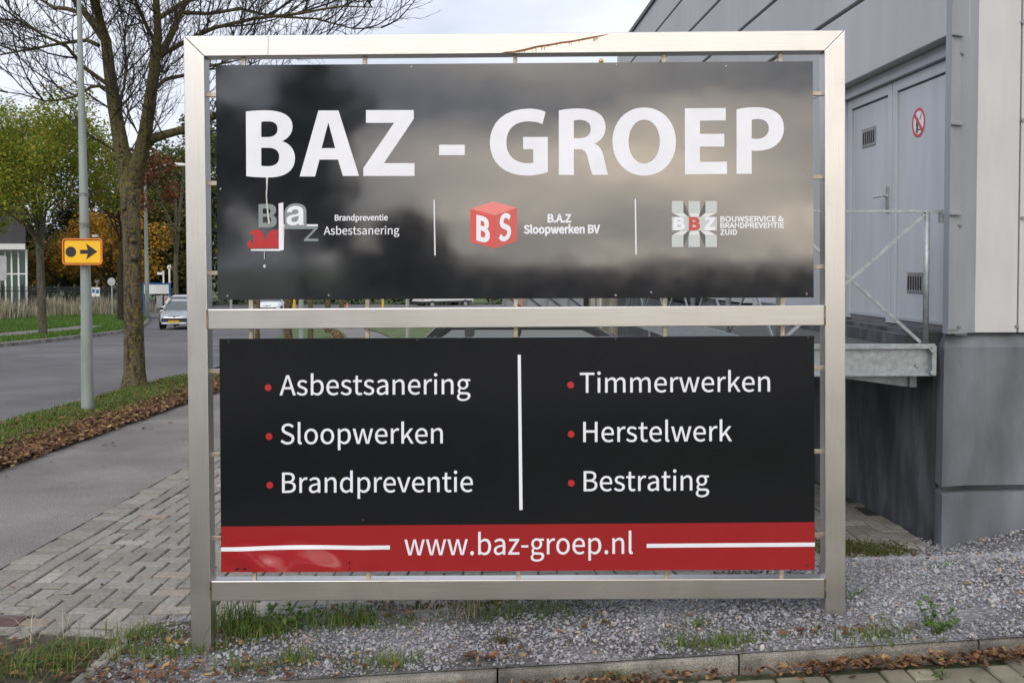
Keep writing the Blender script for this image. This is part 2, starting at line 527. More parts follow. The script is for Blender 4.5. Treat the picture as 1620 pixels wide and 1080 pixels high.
GL = {"&":[238,[[[91,-5],[108,-3],[124,1],[139,7],[152,15],[165,25],[177,17],[189,9],[201,4],[213,-1],[224,-5],[232,22],[223,25],[214,29],[204,34],[194,40],[184,47],[196,63],[206,81],[215,99],[223,118],[229,138],[199,138],[194,121],[188,105],[180,90],[172,76],[163,63],[149,75],[135,89],[121,104],[109,119],[98,135],[115,147],[131,161],[144,175],[153,192],[156,211],[154,227],[147,241],[137,252],[123,259],[105,261],[86,258],[69,250],[57,237],[49,220],[47,201],[47,190],[49,178],[53,166],[58,153],[63,141],[48,129],[34,117],[23,102],[15,86],[13,67],[16,43],[27,24],[43,9],[65,-1]],[[144,42],[134,35],[125,29],[115,25],[105,22],[95,21],[78,23],[64,29],[53,39],[46,52],[44,68],[45,80],[50,90],[57,100],[66,110],[76,118],[88,102],[100,86],[114,70],[129,55]],[[86,156],[82,165],[78,175],[76,184],[74,193],[74,201],[75,213],[79,224],[86,232],[95,237],[106,239],[115,237],[122,233],[126,227],[129,219],[130,210],[128,197],[121,186],[112,175],[100,165]]]],"-":[121,[[[16,86],[106,86],[106,110],[16,110]]]],".":[97,[[[49,-5],[56,-3],[62,0],[67,5],[71,12],[72,20],[71,28],[67,35],[62,40],[56,43],[49,44],[41,43],[35,40],[30,35],[27,28],[26,20],[27,12],[30,5],[35,0],[41,-3]]]],"0":[194,[[[97,-5],[124,1],[146,17],[163,43],[174,81],[177,129],[174,177],[163,214],[146,240],[124,256],[97,261],[70,256],[48,240],[31,214],[21,177],[18,129],[21,81],[31,43],[48,17],[70,1]],[[97,21],[81,25],[68,38],[57,59],[51,89],[48,129],[51,169],[57,199],[68,220],[81,232],[97,236],[114,232],[127,220],[137,199],[144,169],[146,129],[144,89],[137,59],[127,38],[114,25]]]],"1":[194,[[[31,0],[172,0],[172,27],[120,27],[120,257],[96,257],[87,252],[77,248],[67,244],[55,241],[42,238],[42,218],[88,218],[88,27],[31,27]]]],"2":[194,[[[15,0],[177,0],[177,28],[106,28],[98,28],[89,27],[81,27],[72,26],[64,25],[97,59],[125,92],[146,124],[160,155],[165,186],[161,211],[151,232],[136,248],[115,258],[90,261],[71,259],[55,255],[40,247],[27,236],[14,224],[33,206],[42,215],[51,223],[62,230],[74,234],[86,235],[103,233],[116,226],[126,215],[131,201],[133,185],[129,157],[115,127],[92,95],[59,59],[15,19]]]],"3":[194,[[[92,-5],[118,-1],[141,8],[159,23],[171,43],[175,69],[172,88],[164,105],[153,118],[138,128],[120,134],[120,136],[136,143],[148,152],[158,165],[164,180],[166,197],[162,219],[152,237],[136,250],[116,258],[91,261],[74,260],[59,256],[45,249],[32,241],[20,231],[37,210],[46,219],[56,226],[67,231],[78,234],[90,235],[105,233],[117,228],[126,220],[131,208],[133,195],[131,179],[124,165],[110,155],[90,148],[62,146],[62,121],[93,119],[116,112],[131,101],[140,87],[142,70],[140,53],[133,40],[122,30],[107,24],[90,22],[74,24],[59,28],[47,34],[36,42],[27,51],[10,31],[21,20],[35,10],[51,3],[70,-3]]]],"4":[194,[[[119,0],[149,0],[149,71],[183,71],[183,96],[149,96],[149,257],[114,257],[7,92],[7,71],[119,71]],[[119,96],[40,96],[99,184],[103,191],[107,199],[112,207],[116,214],[119,222],[121,222],[120,213],[120,203],[119,193],[119,184],[119,175]]]],"5":[194,[[[92,-5],[117,-1],[140,10],[159,28],[171,53],[176,83],[172,114],[161,137],[144,153],[123,162],[98,165],[90,165],[82,164],[74,161],[67,159],[60,155],[67,229],[163,229],[163,257],[39,257],[30,137],[47,126],[56,131],[64,136],[72,139],[80,140],[90,141],[108,139],[123,131],[134,119],[141,103],[143,83],[140,62],[133,45],[121,33],[106,25],[89,22],[72,24],[58,28],[45,34],[35,42],[26,50],[9,29],[21,19],[34,10],[50,2],[69,-3]]]],"6":[194,[[[105,-5],[128,-1],[149,10],[165,28],[175,51],[179,79],[176,108],[167,130],[152,146],[132,156],[108,159],[96,158],[83,154],[71,148],[60,139],[50,129],[54,170],[63,200],[78,220],[95,232],[116,235],[125,234],[134,231],[142,227],[150,222],[157,215],[175,235],[165,244],[155,251],[143,256],[130,260],[114,261],[86,256],[60,241],[39,215],[25,176],[20,123],[24,77],[36,41],[54,16],[78,1]],[[50,103],[61,115],[72,125],[82,131],[93,134],[103,136],[119,133],[132,126],[142,114],[147,98],[149,79],[147,59],[141,43],[131,31],[119,23],[105,21],[88,24],[73,34],[62,51],[54,74]]]],"7":[194,[[[69,0],[103,0],[106,56],[114,105],[127,149],[147,193],[178,237],[178,257],[17,257],[17,229],[142,229],[115,188],[96,146],[82,103],[74,55]]]],"8":[194,[[[98,-5],[125,-1],[147,8],[164,22],[174,40],[178,62],[176,81],[170,97],[160,110],[148,121],[135,129],[135,131],[144,139],[154,150],[161,163],[167,177],[169,193],[166,215],[157,234],[142,248],[123,257],[99,261],[76,257],[57,249],[42,235],[32,217],[28,195],[30,180],[35,167],[43,155],[52,145],[63,136],[63,135],[49,126],[36,114],[26,100],[19,83],[16,64],[20,41],[31,23],[49,8],[71,-1]],[[116,139],[98,147],[82,155],[69,166],[61,179],[57,195],[59,209],[65,221],[74,229],[85,235],[98,237],[113,234],[125,228],[134,218],[140,206],[142,191],[141,180],[138,169],[132,159],[125,149]],[[98,19],[81,22],[66,28],[55,38],[47,51],[44,67],[46,81],[51,94],[58,106],[68,116],[80,125],[101,116],[119,106],[134,95],[144,81],[148,63],[145,48],[139,36],[129,27],[115,21]]]],"9":[194,[[[82,-5],[110,0],[136,16],[156,44],[170,84],[175,139],[171,183],[159,217],[141,242],[117,256],[89,261],[66,257],[46,246],[30,229],[19,206],[15,178],[19,149],[28,127],[43,110],[62,101],[86,97],[99,99],[112,103],[124,109],[135,118],[145,129],[141,87],[131,57],[117,37],[100,25],[81,22],[71,23],[62,25],[53,29],[45,35],[38,42],[20,22],[30,13],[40,6],[53,0],[66,-3]],[[145,155],[134,142],[124,133],[113,126],[102,122],[91,121],[75,124],[62,131],[53,143],[47,159],[46,178],[48,198],[54,214],[63,226],[75,234],[89,236],[107,233],[122,223],[133,207],[141,184]]]],"A":[213,[[[1,0],[34,0],[59,78],[153,78],[177,0],[211,0],[124,257],[88,257]],[[67,104],[79,144],[85,161],[90,178],[95,195],[100,213],[105,230],[106,230],[111,213],[116,195],[122,178],[127,161],[132,144],[145,104]]]],"B":[230,[[[35,0],[117,0],[149,3],[176,12],[197,27],[210,48],[214,75],[212,95],[205,110],[194,122],[179,131],[162,137],[162,138],[175,145],[186,154],[193,166],[198,179],[200,194],[195,218],[183,236],[165,248],[140,254],[111,257],[35,257]],[[68,148],[68,231],[107,231],[129,230],[146,225],[158,217],[165,206],[168,190],[166,175],[159,164],[147,155],[129,150],[106,148]],[[68,26],[68,123],[112,123],[137,121],[157,115],[171,106],[179,93],[182,76],[179,58],[170,44],[156,34],[137,28],[112,26]]]],"C":[223,[[[132,-5],[151,-3],[168,2],[184,9],[198,19],[211,32],[193,53],[183,43],[172,35],[160,29],[147,25],[133,24],[106,29],[84,42],[68,64],[57,93],[54,129],[57,165],[68,193],[85,215],[107,228],[134,233],[147,232],[159,228],[169,223],[178,217],[187,209],[204,230],[195,239],[182,248],[168,255],[152,260],[134,261],[97,255],[66,238],[42,211],[26,174],[20,128],[26,82],[41,45],[65,18],[96,1]]]],"D":[241,[[[35,0],[101,0],[143,6],[176,22],[200,49],[215,85],[220,129],[215,174],[200,209],[176,235],[142,251],[99,257],[35,257]],[[68,27],[68,230],[97,230],[129,226],[155,214],[173,193],[183,165],[187,129],[183,94],[173,65],[155,44],[129,31],[97,27]]]],"E":[206,[[[35,0],[187,0],[187,28],[68,28],[68,121],[165,121],[165,149],[68,149],[68,229],[183,229],[183,257],[35,257]]]],"G":[241,[[[136,-5],[156,-3],[174,1],[190,7],[204,16],[215,25],[215,133],[131,133],[131,106],[186,106],[186,39],[179,34],[170,29],[161,26],[150,24],[139,24],[109,29],[85,42],[68,64],[57,93],[54,129],[57,165],[69,193],[87,215],[110,228],[139,233],[153,232],[166,228],[177,223],[186,216],[194,209],[212,230],[202,239],[190,247],[175,255],[158,259],[138,261],[100,255],[67,238],[42,211],[26,174],[20,128],[26,82],[42,45],[66,18],[98,1]]]],"H":[255,[[[35,0],[68,0],[68,121],[187,121],[187,0],[220,0],[220,257],[187,257],[187,149],[68,149],[68,257],[35,257]]]],"I":[102,[[[35,0],[68,0],[68,257],[35,257]]]],"J":[187,[[[83,-5],[110,-1],[130,11],[143,28],[151,50],[154,75],[154,257],[121,257],[121,78],[120,58],[115,42],[106,32],[95,26],[80,24],[69,25],[59,28],[51,34],[43,42],[35,53],[12,36],[22,22],[34,10],[48,2],[65,-3]]]],"K":[226,[[[35,0],[68,0],[68,81],[112,134],[189,0],[225,0],[132,159],[213,257],[176,257],[68,128],[68,128],[68,257],[35,257]]]],"L":[190,[[[35,0],[180,0],[180,28],[68,28],[68,257],[35,257]]]],"N":[253,[[[35,0],[66,0],[66,135],[66,151],[65,167],[64,183],[63,199],[62,215],[63,215],[91,162],[185,0],[218,0],[218,257],[187,257],[187,123],[187,107],[188,91],[189,74],[190,58],[192,42],[190,42],[162,95],[68,257],[35,257]]]],"O":[260,[[[130,-5],[166,1],[196,19],[219,47],[234,84],[239,129],[234,175],[219,211],[196,238],[166,255],[130,261],[94,255],[63,238],[40,211],[26,175],[20,129],[26,84],[40,47],[63,19],[94,1]],[[130,24],[104,29],[83,42],[67,64],[57,94],[54,129],[57,165],[67,193],[83,215],[104,228],[130,233],[156,228],[177,215],[193,193],[203,165],[206,129],[203,94],[193,64],[177,42],[156,29]]]],"P":[221,[[[35,0],[68,0],[68,102],[110,102],[141,105],[168,114],[187,130],[200,152],[204,181],[200,211],[187,232],[167,246],[141,254],[109,257],[35,257]],[[68,129],[68,230],[104,230],[129,229],[148,224],[161,215],[170,201],[172,181],[170,162],[162,147],[149,137],[130,130],[106,129]]]],"R":[222,[[[68,135],[68,230],[111,230],[133,229],[150,224],[163,215],[170,203],[173,185],[170,167],[163,153],[150,143],[133,137],[111,135]],[[176,0],[213,0],[147,112],[167,119],[183,130],[195,144],[203,163],[205,185],[201,213],[189,233],[170,247],[145,254],[116,257],[35,257],[35,0],[68,0],[68,109],[114,109]]]],"S":[208,[[[106,-5],[136,-1],[160,9],[178,25],[190,45],[194,68],[191,89],[184,105],[172,118],[158,128],[141,137],[104,153],[92,158],[81,164],[71,172],[64,182],[62,196],[64,208],[70,219],[80,226],[93,231],[110,233],[123,232],[136,229],[148,224],[158,217],[168,209],[185,230],[173,240],[159,249],[144,255],[127,260],[110,261],[83,258],[61,249],[44,234],[33,216],[29,193],[32,173],[40,157],[52,144],[66,135],[81,127],[118,111],[132,105],[143,98],[153,90],[159,79],[161,65],[158,52],[152,40],[140,31],[125,26],[107,24],[91,25],[76,29],[61,36],[48,45],[36,56],[17,33],[31,20],[47,10],[66,2],[85,-3]]]],"T":[210,[[[89,0],[121,0],[121,229],[199,229],[199,257],[11,257],[11,229],[89,229]]]],"U":[252,[[[126,-5],[156,-1],[181,11],[201,31],[214,63],[218,106],[218,257],[187,257],[187,105],[184,73],[176,50],[163,35],[146,26],[126,24],[107,26],[91,35],[78,50],[70,73],[67,105],[67,257],[34,257],[34,106],[39,63],[52,31],[71,11],[97,-1]]]],"V":[201,[[[82,0],[120,0],[201,257],[168,257],[127,118],[122,100],[117,83],[113,67],[108,50],[102,33],[101,33],[95,50],[91,67],[86,83],[81,100],[76,118],[34,257],[0,257]]]],"W":[307,[[[63,0],[102,0],[140,155],[143,167],[145,178],[148,190],[151,202],[153,213],[154,213],[157,202],[159,190],[162,178],[164,167],[167,155],[206,0],[245,0],[298,257],[267,257],[239,117],[237,100],[234,84],[231,67],[228,50],[225,34],[223,34],[220,50],[216,67],[212,84],[209,100],[205,117],[169,257],[140,257],[104,117],[101,100],[97,84],[93,67],[90,50],[86,34],[85,34],[82,50],[79,67],[76,84],[72,100],[69,117],[42,257],[9,257]]]],"X":[200,[[[6,0],[40,0],[77,69],[81,77],[85,85],[89,93],[93,102],[98,111],[99,111],[121,69],[159,0],[195,0],[120,131],[190,257],[156,257],[121,191],[118,184],[114,177],[111,170],[107,162],[103,153],[102,153],[97,162],[93,170],[89,177],[85,184],[82,191],[47,257],[11,257],[81,133]]]],"Z":[211,[[[18,0],[195,0],[195,28],[57,28],[193,237],[193,257],[30,257],[30,229],[153,229],[18,20]]]],"a":[197,[[[76,-5],[90,-3],[103,1],[116,7],[128,14],[139,23],[140,23],[143,0],[169,0],[169,117],[167,143],[159,165],[147,181],[128,191],[103,195],[85,194],[69,190],[54,184],[40,177],[29,170],[41,148],[51,154],[61,160],[73,164],[85,167],[98,168],[114,166],[125,159],[132,148],[136,135],[137,120],[94,114],[61,103],[38,90],[25,72],[21,49],[23,31],[31,16],[43,5],[58,-2]],[[85,21],[74,22],[65,26],[58,31],[53,40],[51,51],[54,65],[63,77],[79,86],[104,94],[137,99],[137,46],[126,37],[116,30],[106,25],[96,22]]]],"b":[216,[[[116,-5],[141,0],[164,13],[182,34],[194,62],[199,98],[195,131],[186,158],[171,178],[150,191],[123,195],[110,194],[98,190],[86,184],[74,177],[63,168],[64,202],[64,279],[32,279],[32,0],[58,0],[61,20],[62,20],[72,11],[83,5],[94,0],[105,-3]],[[111,22],[103,23],[94,25],[84,29],[74,34],[64,42],[64,142],[75,151],[85,159],[95,164],[105,167],[115,168],[134,165],[148,155],[158,141],[164,121],[165,98],[163,72],[155,51],[143,35],[128,26]]]],"d":[217,[[[97,-5],[110,-3],[123,1],[135,7],[145,14],[155,22],[156,22],[159,0],[185,0],[185,279],[153,279],[153,206],[154,173],[145,181],[135,187],[125,191],[113,194],[101,195],[76,191],[53,178],[35,157],[23,129],[19,95],[22,60],[32,33],[49,12],[71,0]],[[104,22],[86,26],[71,35],[60,50],[54,70],[51,95],[54,119],[62,140],[74,155],[89,165],[106,168],[116,167],[125,165],[134,161],[143,156],[153,148],[153,48],[143,39],[134,32],[124,26],[114,23]]]],"e":[194,[[[109,-5],[124,-4],[137,-1],[150,3],[161,9],[172,15],[160,36],[152,31],[143,27],[133,24],[123,22],[113,21],[93,24],[76,33],[62,47],[54,65],[50,88],[178,88],[179,106],[176,136],[167,161],[151,179],[130,191],[103,195],[78,191],[55,178],[36,157],[23,129],[18,95],[23,60],[36,33],[55,12],[80,0]],[[49,110],[54,131],[62,147],[74,160],[88,167],[104,169],[120,167],[133,160],[143,148],[149,131],[151,110]]]],"g":[197,[[[96,-88],[129,-84],[156,-75],[176,-60],[188,-42],[193,-22],[190,-5],[182,8],[169,17],[150,22],[126,23],[89,23],[76,24],[66,27],[60,32],[57,37],[56,44],[56,50],[58,55],[61,59],[64,63],[68,67],[73,65],[79,63],[85,61],[90,61],[96,60],[118,63],[137,72],[152,86],[162,104],[166,126],[165,136],[163,145],[160,153],[155,160],[150,166],[189,166],[189,190],[123,190],[119,192],[114,193],[108,194],[102,195],[96,195],[74,192],[54,183],[39,169],[29,150],[25,127],[26,114],[30,102],[36,92],[42,83],[50,76],[50,75],[44,70],[38,64],[33,56],[30,48],[29,39],[30,31],[32,23],[36,17],[40,12],[46,8],[46,6],[36,-1],[28,-9],[23,-18],[19,-27],[18,-37],[22,-55],[32,-69],[49,-79],[70,-85]],[[96,82],[83,84],[72,90],[64,99],[58,112],[56,127],[58,142],[63,155],[72,164],[83,170],[96,172],[109,170],[120,164],[129,155],[135,142],[137,127],[134,112],[129,99],[120,90],[109,84]],[[101,-65],[82,-64],[67,-60],[55,-53],[48,-43],[46,-32],[47,-26],[49,-19],[52,-12],[58,-6],[65,0],[70,-1],[75,-2],[80,-2],[85,-3],[90,-3],[123,-3],[136,-4],[147,-6],[155,-11],[159,-18],[161,-27],[158,-38],[150,-49],[138,-58],[121,-63]]]],"i":[96,[[[32,0],[64,0],[64,190],[32,190]],[[48,229],[55,230],[61,233],[66,238],[69,244],[70,251],[69,258],[66,263],[61,268],[55,270],[48,271],[41,270],[35,268],[31,263],[28,258],[27,251],[28,244],[31,238],[35,233],[41,230]]]],"k":[193,[[[32,0],[64,0],[64,50],[99,92],[155,0],[190,0],[118,113],[181,190],[146,190],[65,90],[64,90],[64,279],[32,279]]]],"l":[99,[[[66,-5],[71,-4],[75,-4],[78,-3],[82,-3],[84,-2],[80,23],[73,22],[70,23],[68,24],[66,27],[65,31],[64,36],[64,279],[32,279],[32,38],[33,23],[37,11],[44,3],[53,-3]]]],"m":[324,[[[32,0],[64,0],[64,138],[75,149],[84,157],[94,162],[103,166],[112,167],[125,165],[135,159],[142,150],[146,135],[147,116],[147,0],[179,0],[179,138],[190,149],[200,157],[209,162],[218,166],[227,167],[240,165],[250,159],[257,150],[261,135],[263,116],[263,0],[294,0],[294,120],[292,147],[285,168],[274,183],[258,192],[237,195],[223,193],[210,188],[198,181],[186,171],[174,159],[168,171],[161,181],[150,189],[138,193],[121,195],[108,193],[96,189],[84,182],[73,173],[62,162],[62,162],[58,190],[32,190]]]],"n":[213,[[[32,0],[64,0],[64,138],[75,148],[85,157],[95,162],[105,166],[116,167],[130,165],[140,159],[147,150],[151,135],[152,116],[152,0],[184,0],[184,120],[182,147],[175,168],[164,183],[147,192],[126,195],[111,193],[98,189],[85,182],[73,173],[62,162],[62,162],[58,190],[32,190]]]],"o":[212,[[[106,-5],[133,0],[157,12],[176,33],[189,60],[194,95],[189,130],[176,158],[157,178],[133,191],[106,195],[79,191],[55,178],[36,158],[23,130],[18,95],[23,60],[36,33],[55,12],[79,0]],[[106,22],[88,25],[73,35],[61,50],[54,71],[51,95],[54,119],[61,140],[73,155],[88,165],[106,168],[124,165],[140,155],[151,140],[159,119],[161,95],[159,71],[151,50],[140,35],[124,25]]]],"p":[217,[[[32,-80],[64,-80],[64,-16],[63,18],[74,10],[84,4],[95,-1],[105,-4],[116,-5],[141,0],[164,13],[182,34],[194,62],[199,98],[195,131],[186,158],[171,178],[150,191],[123,195],[110,194],[97,190],[85,184],[73,176],[62,168],[62,168],[58,190],[32,190]],[[111,22],[103,23],[94,25],[84,29],[74,34],[64,42],[64,142],[75,151],[86,159],[96,164],[105,167],[115,168],[134,165],[148,155],[158,141],[164,121],[165,98],[163,72],[155,51],[143,35],[128,26]]]],"r":[136,[[[32,0],[64,0],[64,122],[73,139],[82,152],[92,160],[102,165],[112,166],[116,166],[120,166],[124,165],[127,164],[131,163],[137,191],[133,192],[129,194],[125,194],[121,195],[116,195],[104,193],[92,188],[81,180],[71,169],[62,155],[62,155],[58,190],[32,190]]]],"s":[164,[[[82,-5],[106,-2],[126,6],[140,19],[148,34],[151,52],[148,71],[139,85],[125,95],[110,103],[93,110],[81,114],[69,120],[60,126],[54,133],[52,143],[54,151],[58,159],[65,165],[75,169],[88,170],[97,169],[106,167],[115,163],[123,159],[131,153],[146,173],[137,180],[126,186],[114,191],[101,194],[87,195],[64,192],[46,185],[33,173],[25,158],[22,141],[25,124],[34,111],[46,100],[61,92],[77,86],[90,81],[101,76],[111,69],[118,60],[120,50],[119,41],[115,32],[107,26],[97,22],[83,20],[70,21],[58,24],[47,29],[37,35],[27,43],[11,22],[23,13],[36,6],[51,0],[66,-3]]]],"t":[132,[[[92,-5],[99,-4],[106,-3],[113,-2],[120,0],[127,2],[121,27],[117,25],[112,24],[108,22],[103,22],[99,21],[88,23],[79,28],[74,35],[71,45],[70,58],[70,164],[121,164],[121,190],[70,190],[70,244],[43,244],[40,190],[9,188],[9,164],[38,164],[38,59],[40,38],[45,20],[55,7],[71,-2]]]],"v":[182,[[[73,0],[111,0],[178,190],[146,190],[110,82],[107,71],[103,59],[100,48],[96,37],[93,26],[91,26],[74,82],[38,190],[5,190]]]],"w":[281,[[[62,0],[99,0],[126,102],[129,113],[132,124],[134,135],[137,146],[139,157],[141,157],[144,146],[146,135],[149,124],[151,113],[154,103],[181,0],[220,0],[272,190],[241,190],[213,80],[211,69],[208,59],[206,48],[204,38],[202,27],[200,27],[187,80],[157,190],[126,190],[96,80],[93,69],[91,59],[88,48],[86,38],[83,27],[82,27],[70,80],[42,190],[9,190]]]],"z":[166,[[[12,0],[156,0],[156,26],[53,26],[153,173],[153,190],[23,190],[23,164],[112,164],[12,17]]]]," ":[78,[]]}


def text_polys(s):
    out, x = [], 0
    for ch in s:
        adv, cs = GL[ch]
        for c in cs:
            out.append([(p[0] + x, p[1]) for p in c])
        x += adv
    return out


def fill(polys, thick, bold=0.0):
    """closed outlines (with holes) filled and given thickness: faces in x-z, front towards -y"""
    cu = bpy.data.curves.new('outline', 'CURVE')
    cu.dimensions = '2D'
    cu.fill_mode = 'BOTH'
    cu.extrude = thick / 2
    cu.offset = bold
    for p in polys:
        sp = cu.splines.new('POLY')
        sp.points.add(len(p) - 1)
        for q, (x, y) in zip(sp.points, p):
            q.co = (x, y, 0, 1)
        sp.use_cyclic_u = True
    o = bpy.data.objects.new('outline', cu)
    COL.objects.link(o)
    dg = bpy.context.evaluated_depsgraph_get()
    me = bpy.data.meshes.new_from_object(o.evaluated_get(dg))
    vs = [(v.co.x, -v.co.z, v.co.y) for v in me.vertices]
    fs = [tuple(p.vertices) for p in me.polygons]
    bpy.data.objects.remove(o)
    bpy.data.curves.remove(cu)
    bpy.data.meshes.remove(me)
    return vs, fs


def bez(path, k=8):
    """path: list of points; a 6-tuple is a cubic segment (c1x, c1y, c2x, c2y, x, y)"""
    out = [path[0]]
    for p in path[1:]:
        if len(p) == 2:
            out.append(p)
        else:
            a = out[-1]
            for j in range(1, k + 1):
                t = j / k
                u = 1 - t
                out.append((a[0] * u ** 3 + 3 * p[0] * t * u * u + 3 * p[2] * t * t * u + p[4] * t ** 3,
                            a[1] * u ** 3 + 3 * p[1] * t * u * u + 3 * p[3] * t * t * u + p[5] * t ** 3))
    return out


def ell(cx, cy, rx, ry, n=40, sq=1.0):
    o = []
    for i in range(n):
        a = 2 * math.pi * i / n
        c, s_ = math.cos(a), math.sin(a)
        o.append((cx + rx * math.copysign(abs(c) ** sq, c), cy + ry * math.copysign(abs(s_) ** sq, s_)))
    return o

# ================================================================ GROUND
def L(v):
    return lambda y: v + float(curve_x(y))


def K(v):
    return lambda y: v


M_ASPH = mat('asphalt', (0.116, 0.111, 0.114), 0.85, var=0.10, scale=1.3, bump=0.5, bscale=220, speck=.32, sscale=70, patch=.14, pscale=.45)
M_PATH = mat('path_asphalt', (0.185, 0.171, 0.160), 0.88, var=0.09, scale=1.7, bump=0.6, bscale=240, speck=.40, sscale=130, patch=.13, pscale=.7)
M_SOIL = mat('soil', (0.055, 0.042, 0.030), 0.95, var=0.25, scale=9, bump=0.6, bscale=70)
M_TURF = mat('turf', (0.060, 0.095, 0.022), 0.95, var=0.28, scale=2.2, bump=0.8, bscale=55, col2=(0.075, 0.115, 0.03))
M_JOINT = mat('joint_sand', (0.050, 0.046, 0.036), 0.95, var=0.3, scale=5, bump=0.5, bscale=90)
M_CONC = mat('kerb_concrete', (0.185, 0.172, 0.150), 0.9, var=0.24, scale=9, bump=0.6, bscale=140, speck=.30, sscale=190, patch=.30, pscale=3)


def far_z(x, y):
    d = -14.45 + float(curve_x(y)) - x
    up = 0.0
    if d > 0 and y < 150:
        up = 0.12 + 0.035 * min(d, 12)
    return g(x, y) + up


# broad terrain to the horizon
xs = np.unique(np.concatenate([np.linspace(-700, -60, 17), np.linspace(-60, 60, 61), np.linspace(60, 700, 17)]))
ys = np.unique(np.concatenate([np.linspace(-400, -20, 14), np.linspace(-20, 160, 91), np.linspace(160, 1200, 20)]))
mb = MB()
V = [(x, y, (far_z(x, y) if x < -14 and y > 0 else g(x, y)) - 0.09 - (0.6 if -6.1 < x < 9 and -3 < y < 29 else 0) - (0.25 if -16 < x - float(curve_x(y)) < -13 and y < 150 else 0)) for y in ys for x in xs]
nx = len(xs)
mb.add(V, [(j * nx + i, j * nx + i + 1, (j + 1) * nx + i + 1, (j + 1) * nx + i) for j in range(len(ys) - 1) for i in range(nx - 1)])
struct('terrain', mb, M_TURF, smooth=True)

strip('road', L(-14.3), L(-6.1), -14, 120, M_ASPH, 0.0, nx=8, step=0.8)
strip('road_apron', K(-60), K(60), -70, -3.5, mat('pale_unseen_ground', (.24, .23, .21), .9, var=.12, scale=1.5), -0.02, nx=20, step=2.0)  # unseen ground behind the camera, made pale to brighten the crossbar's reflection
# far verge
strip('far_grass', L(-46), L(-14.45), 10, 130, M_TURF, 0.0, nx=16, step=1.5, zf=far_z)
strip('far_footpath', L(-17.0), L(-15.8), 10, 50, M_PATH, 0.015, nx=3, step=1.0, zf=far_z)
mb = MB()
for y in np.arange(12, 90, 2.0):
    y2 = y + 1.985
    a0, a1 = -14.46 + float(curve_x(y)), -14.46 + float(curve_x(y2))
    z0, z1 = g(a0, y), g(a1, y2)
    mb.add([(a0, y, z0 - .1), (a0 + .16, y, z0 - .1), (a0 + .16, y, z0 + .11), (a0, y, z0 + .13),
            (a1, y2, z1 - .1), (a1 + .16, y2, z1 - .1), (a1 + .16, y2, z1 + .11), (a1, y2, z1 + .13)],
           [(0, 1, 2, 3), (7, 6, 5, 4), (0, 4, 5, 1), (1, 5, 6, 2), (2, 6, 7, 3), (3, 7, 4, 0)])
struct('far_kerb', mb, M_CONC)
# near verges and the path
strip('near_verge', K(-6.1), K(-4.56), -3.5, 18.8, M_SOIL, 0.0, nx=10, step=0.5, zf=lambda x, y: g(x, y) + .03 * float(sstep(x, -4.57, -4.85)) - .002)
strip('next_verge', lambda y: -7.2 + float(curve_x(y)), L(-4.6), 31, 62, M_TURF, 0.04, nx=4, step=0.8)
strip('cycle_path', L(-4.6), L(-3.0), -3.5, 62, M_PATH, 0.003, nx=4, step=0.4)
strip('yard_grass', L(-3.0), L(9), 30, 62, M_TURF, 0.03, nx=10, step=1.0)
strip('side_road', K(-26), K(60), 64, 92, M_ASPH, 0.03, nx=30, step=1.4)
strip('parking_lane', K(-19.5), K(-12), 62, 66, M_ASPH, 0.02, nx=6, step=0.8)

# ---- block paving: herringbone laid square to the street
M_BRICK = island_mat('paving_block', [(0.0, (0.195, 0.182, 0.158)), (0.35, (0.225, 0.210, 0.184)), (0.7, (0.25, 0.235, 0.207)),
                                      (0.94, (0.275, 0.26, 0.232)), (0.97, (0.25, 0.205, 0.16)), (1.0, (0.36, 0.345, 0.31))],
                     0.9, var=0.30, scale=38, bump=0.9)
M_BRICK_MOSS = island_mat('mossy_paving_block', [(0.0, (0.135, 0.122, 0.088)), (0.4, (0.19, 0.175, 0.125)), (0.8, (0.235, 0.215, 0.155)),
                                           (1.0, (0.28, 0.26, 0.20))], 0.9, var=0.30, scale=8, bump=0.9)
rng = np.random.default_rng(3)


def block(mb, cx, cy, lx, ly, dz=0.0, th=0.05, zf=g):
    gx, gy, c = lx / 2 - 0.0045, ly / 2 - 0.0045, 0.006
    tz = rng.normal(0, 0.0028)
    sx, sy = rng.normal(0, 0.010, 2)
    jx, jy = rng.normal(0, 0.0016, 2)
    cx += jx
    cy += jy
    a = rng.normal(0, 0.008)
    ca, sa = math.cos(a), math.sin(a)
    vs = []
    for (k, zz) in ((0, -th), (0, -c), (c, 0)):
        for (px, py) in ((-1, -1), (1, -1), (1, 1), (-1, 1)):
            ux, uy = px * (gx - k), py * (gy - k)
            x, y = cx + ux * ca - uy * sa, cy + ux * sa + uy * ca
            vs.append((x, y, zf(x, y) + dz + zz + tz + sx * ux + sy * uy))
    fs = [(8, 9, 10, 11)] + [(k + i, k + (i + 1) % 4, k + 4 + (i + 1) % 4, k + 4 + i) for k in (0, 4) for i in range(4)]
    mb.add(vs, fs)


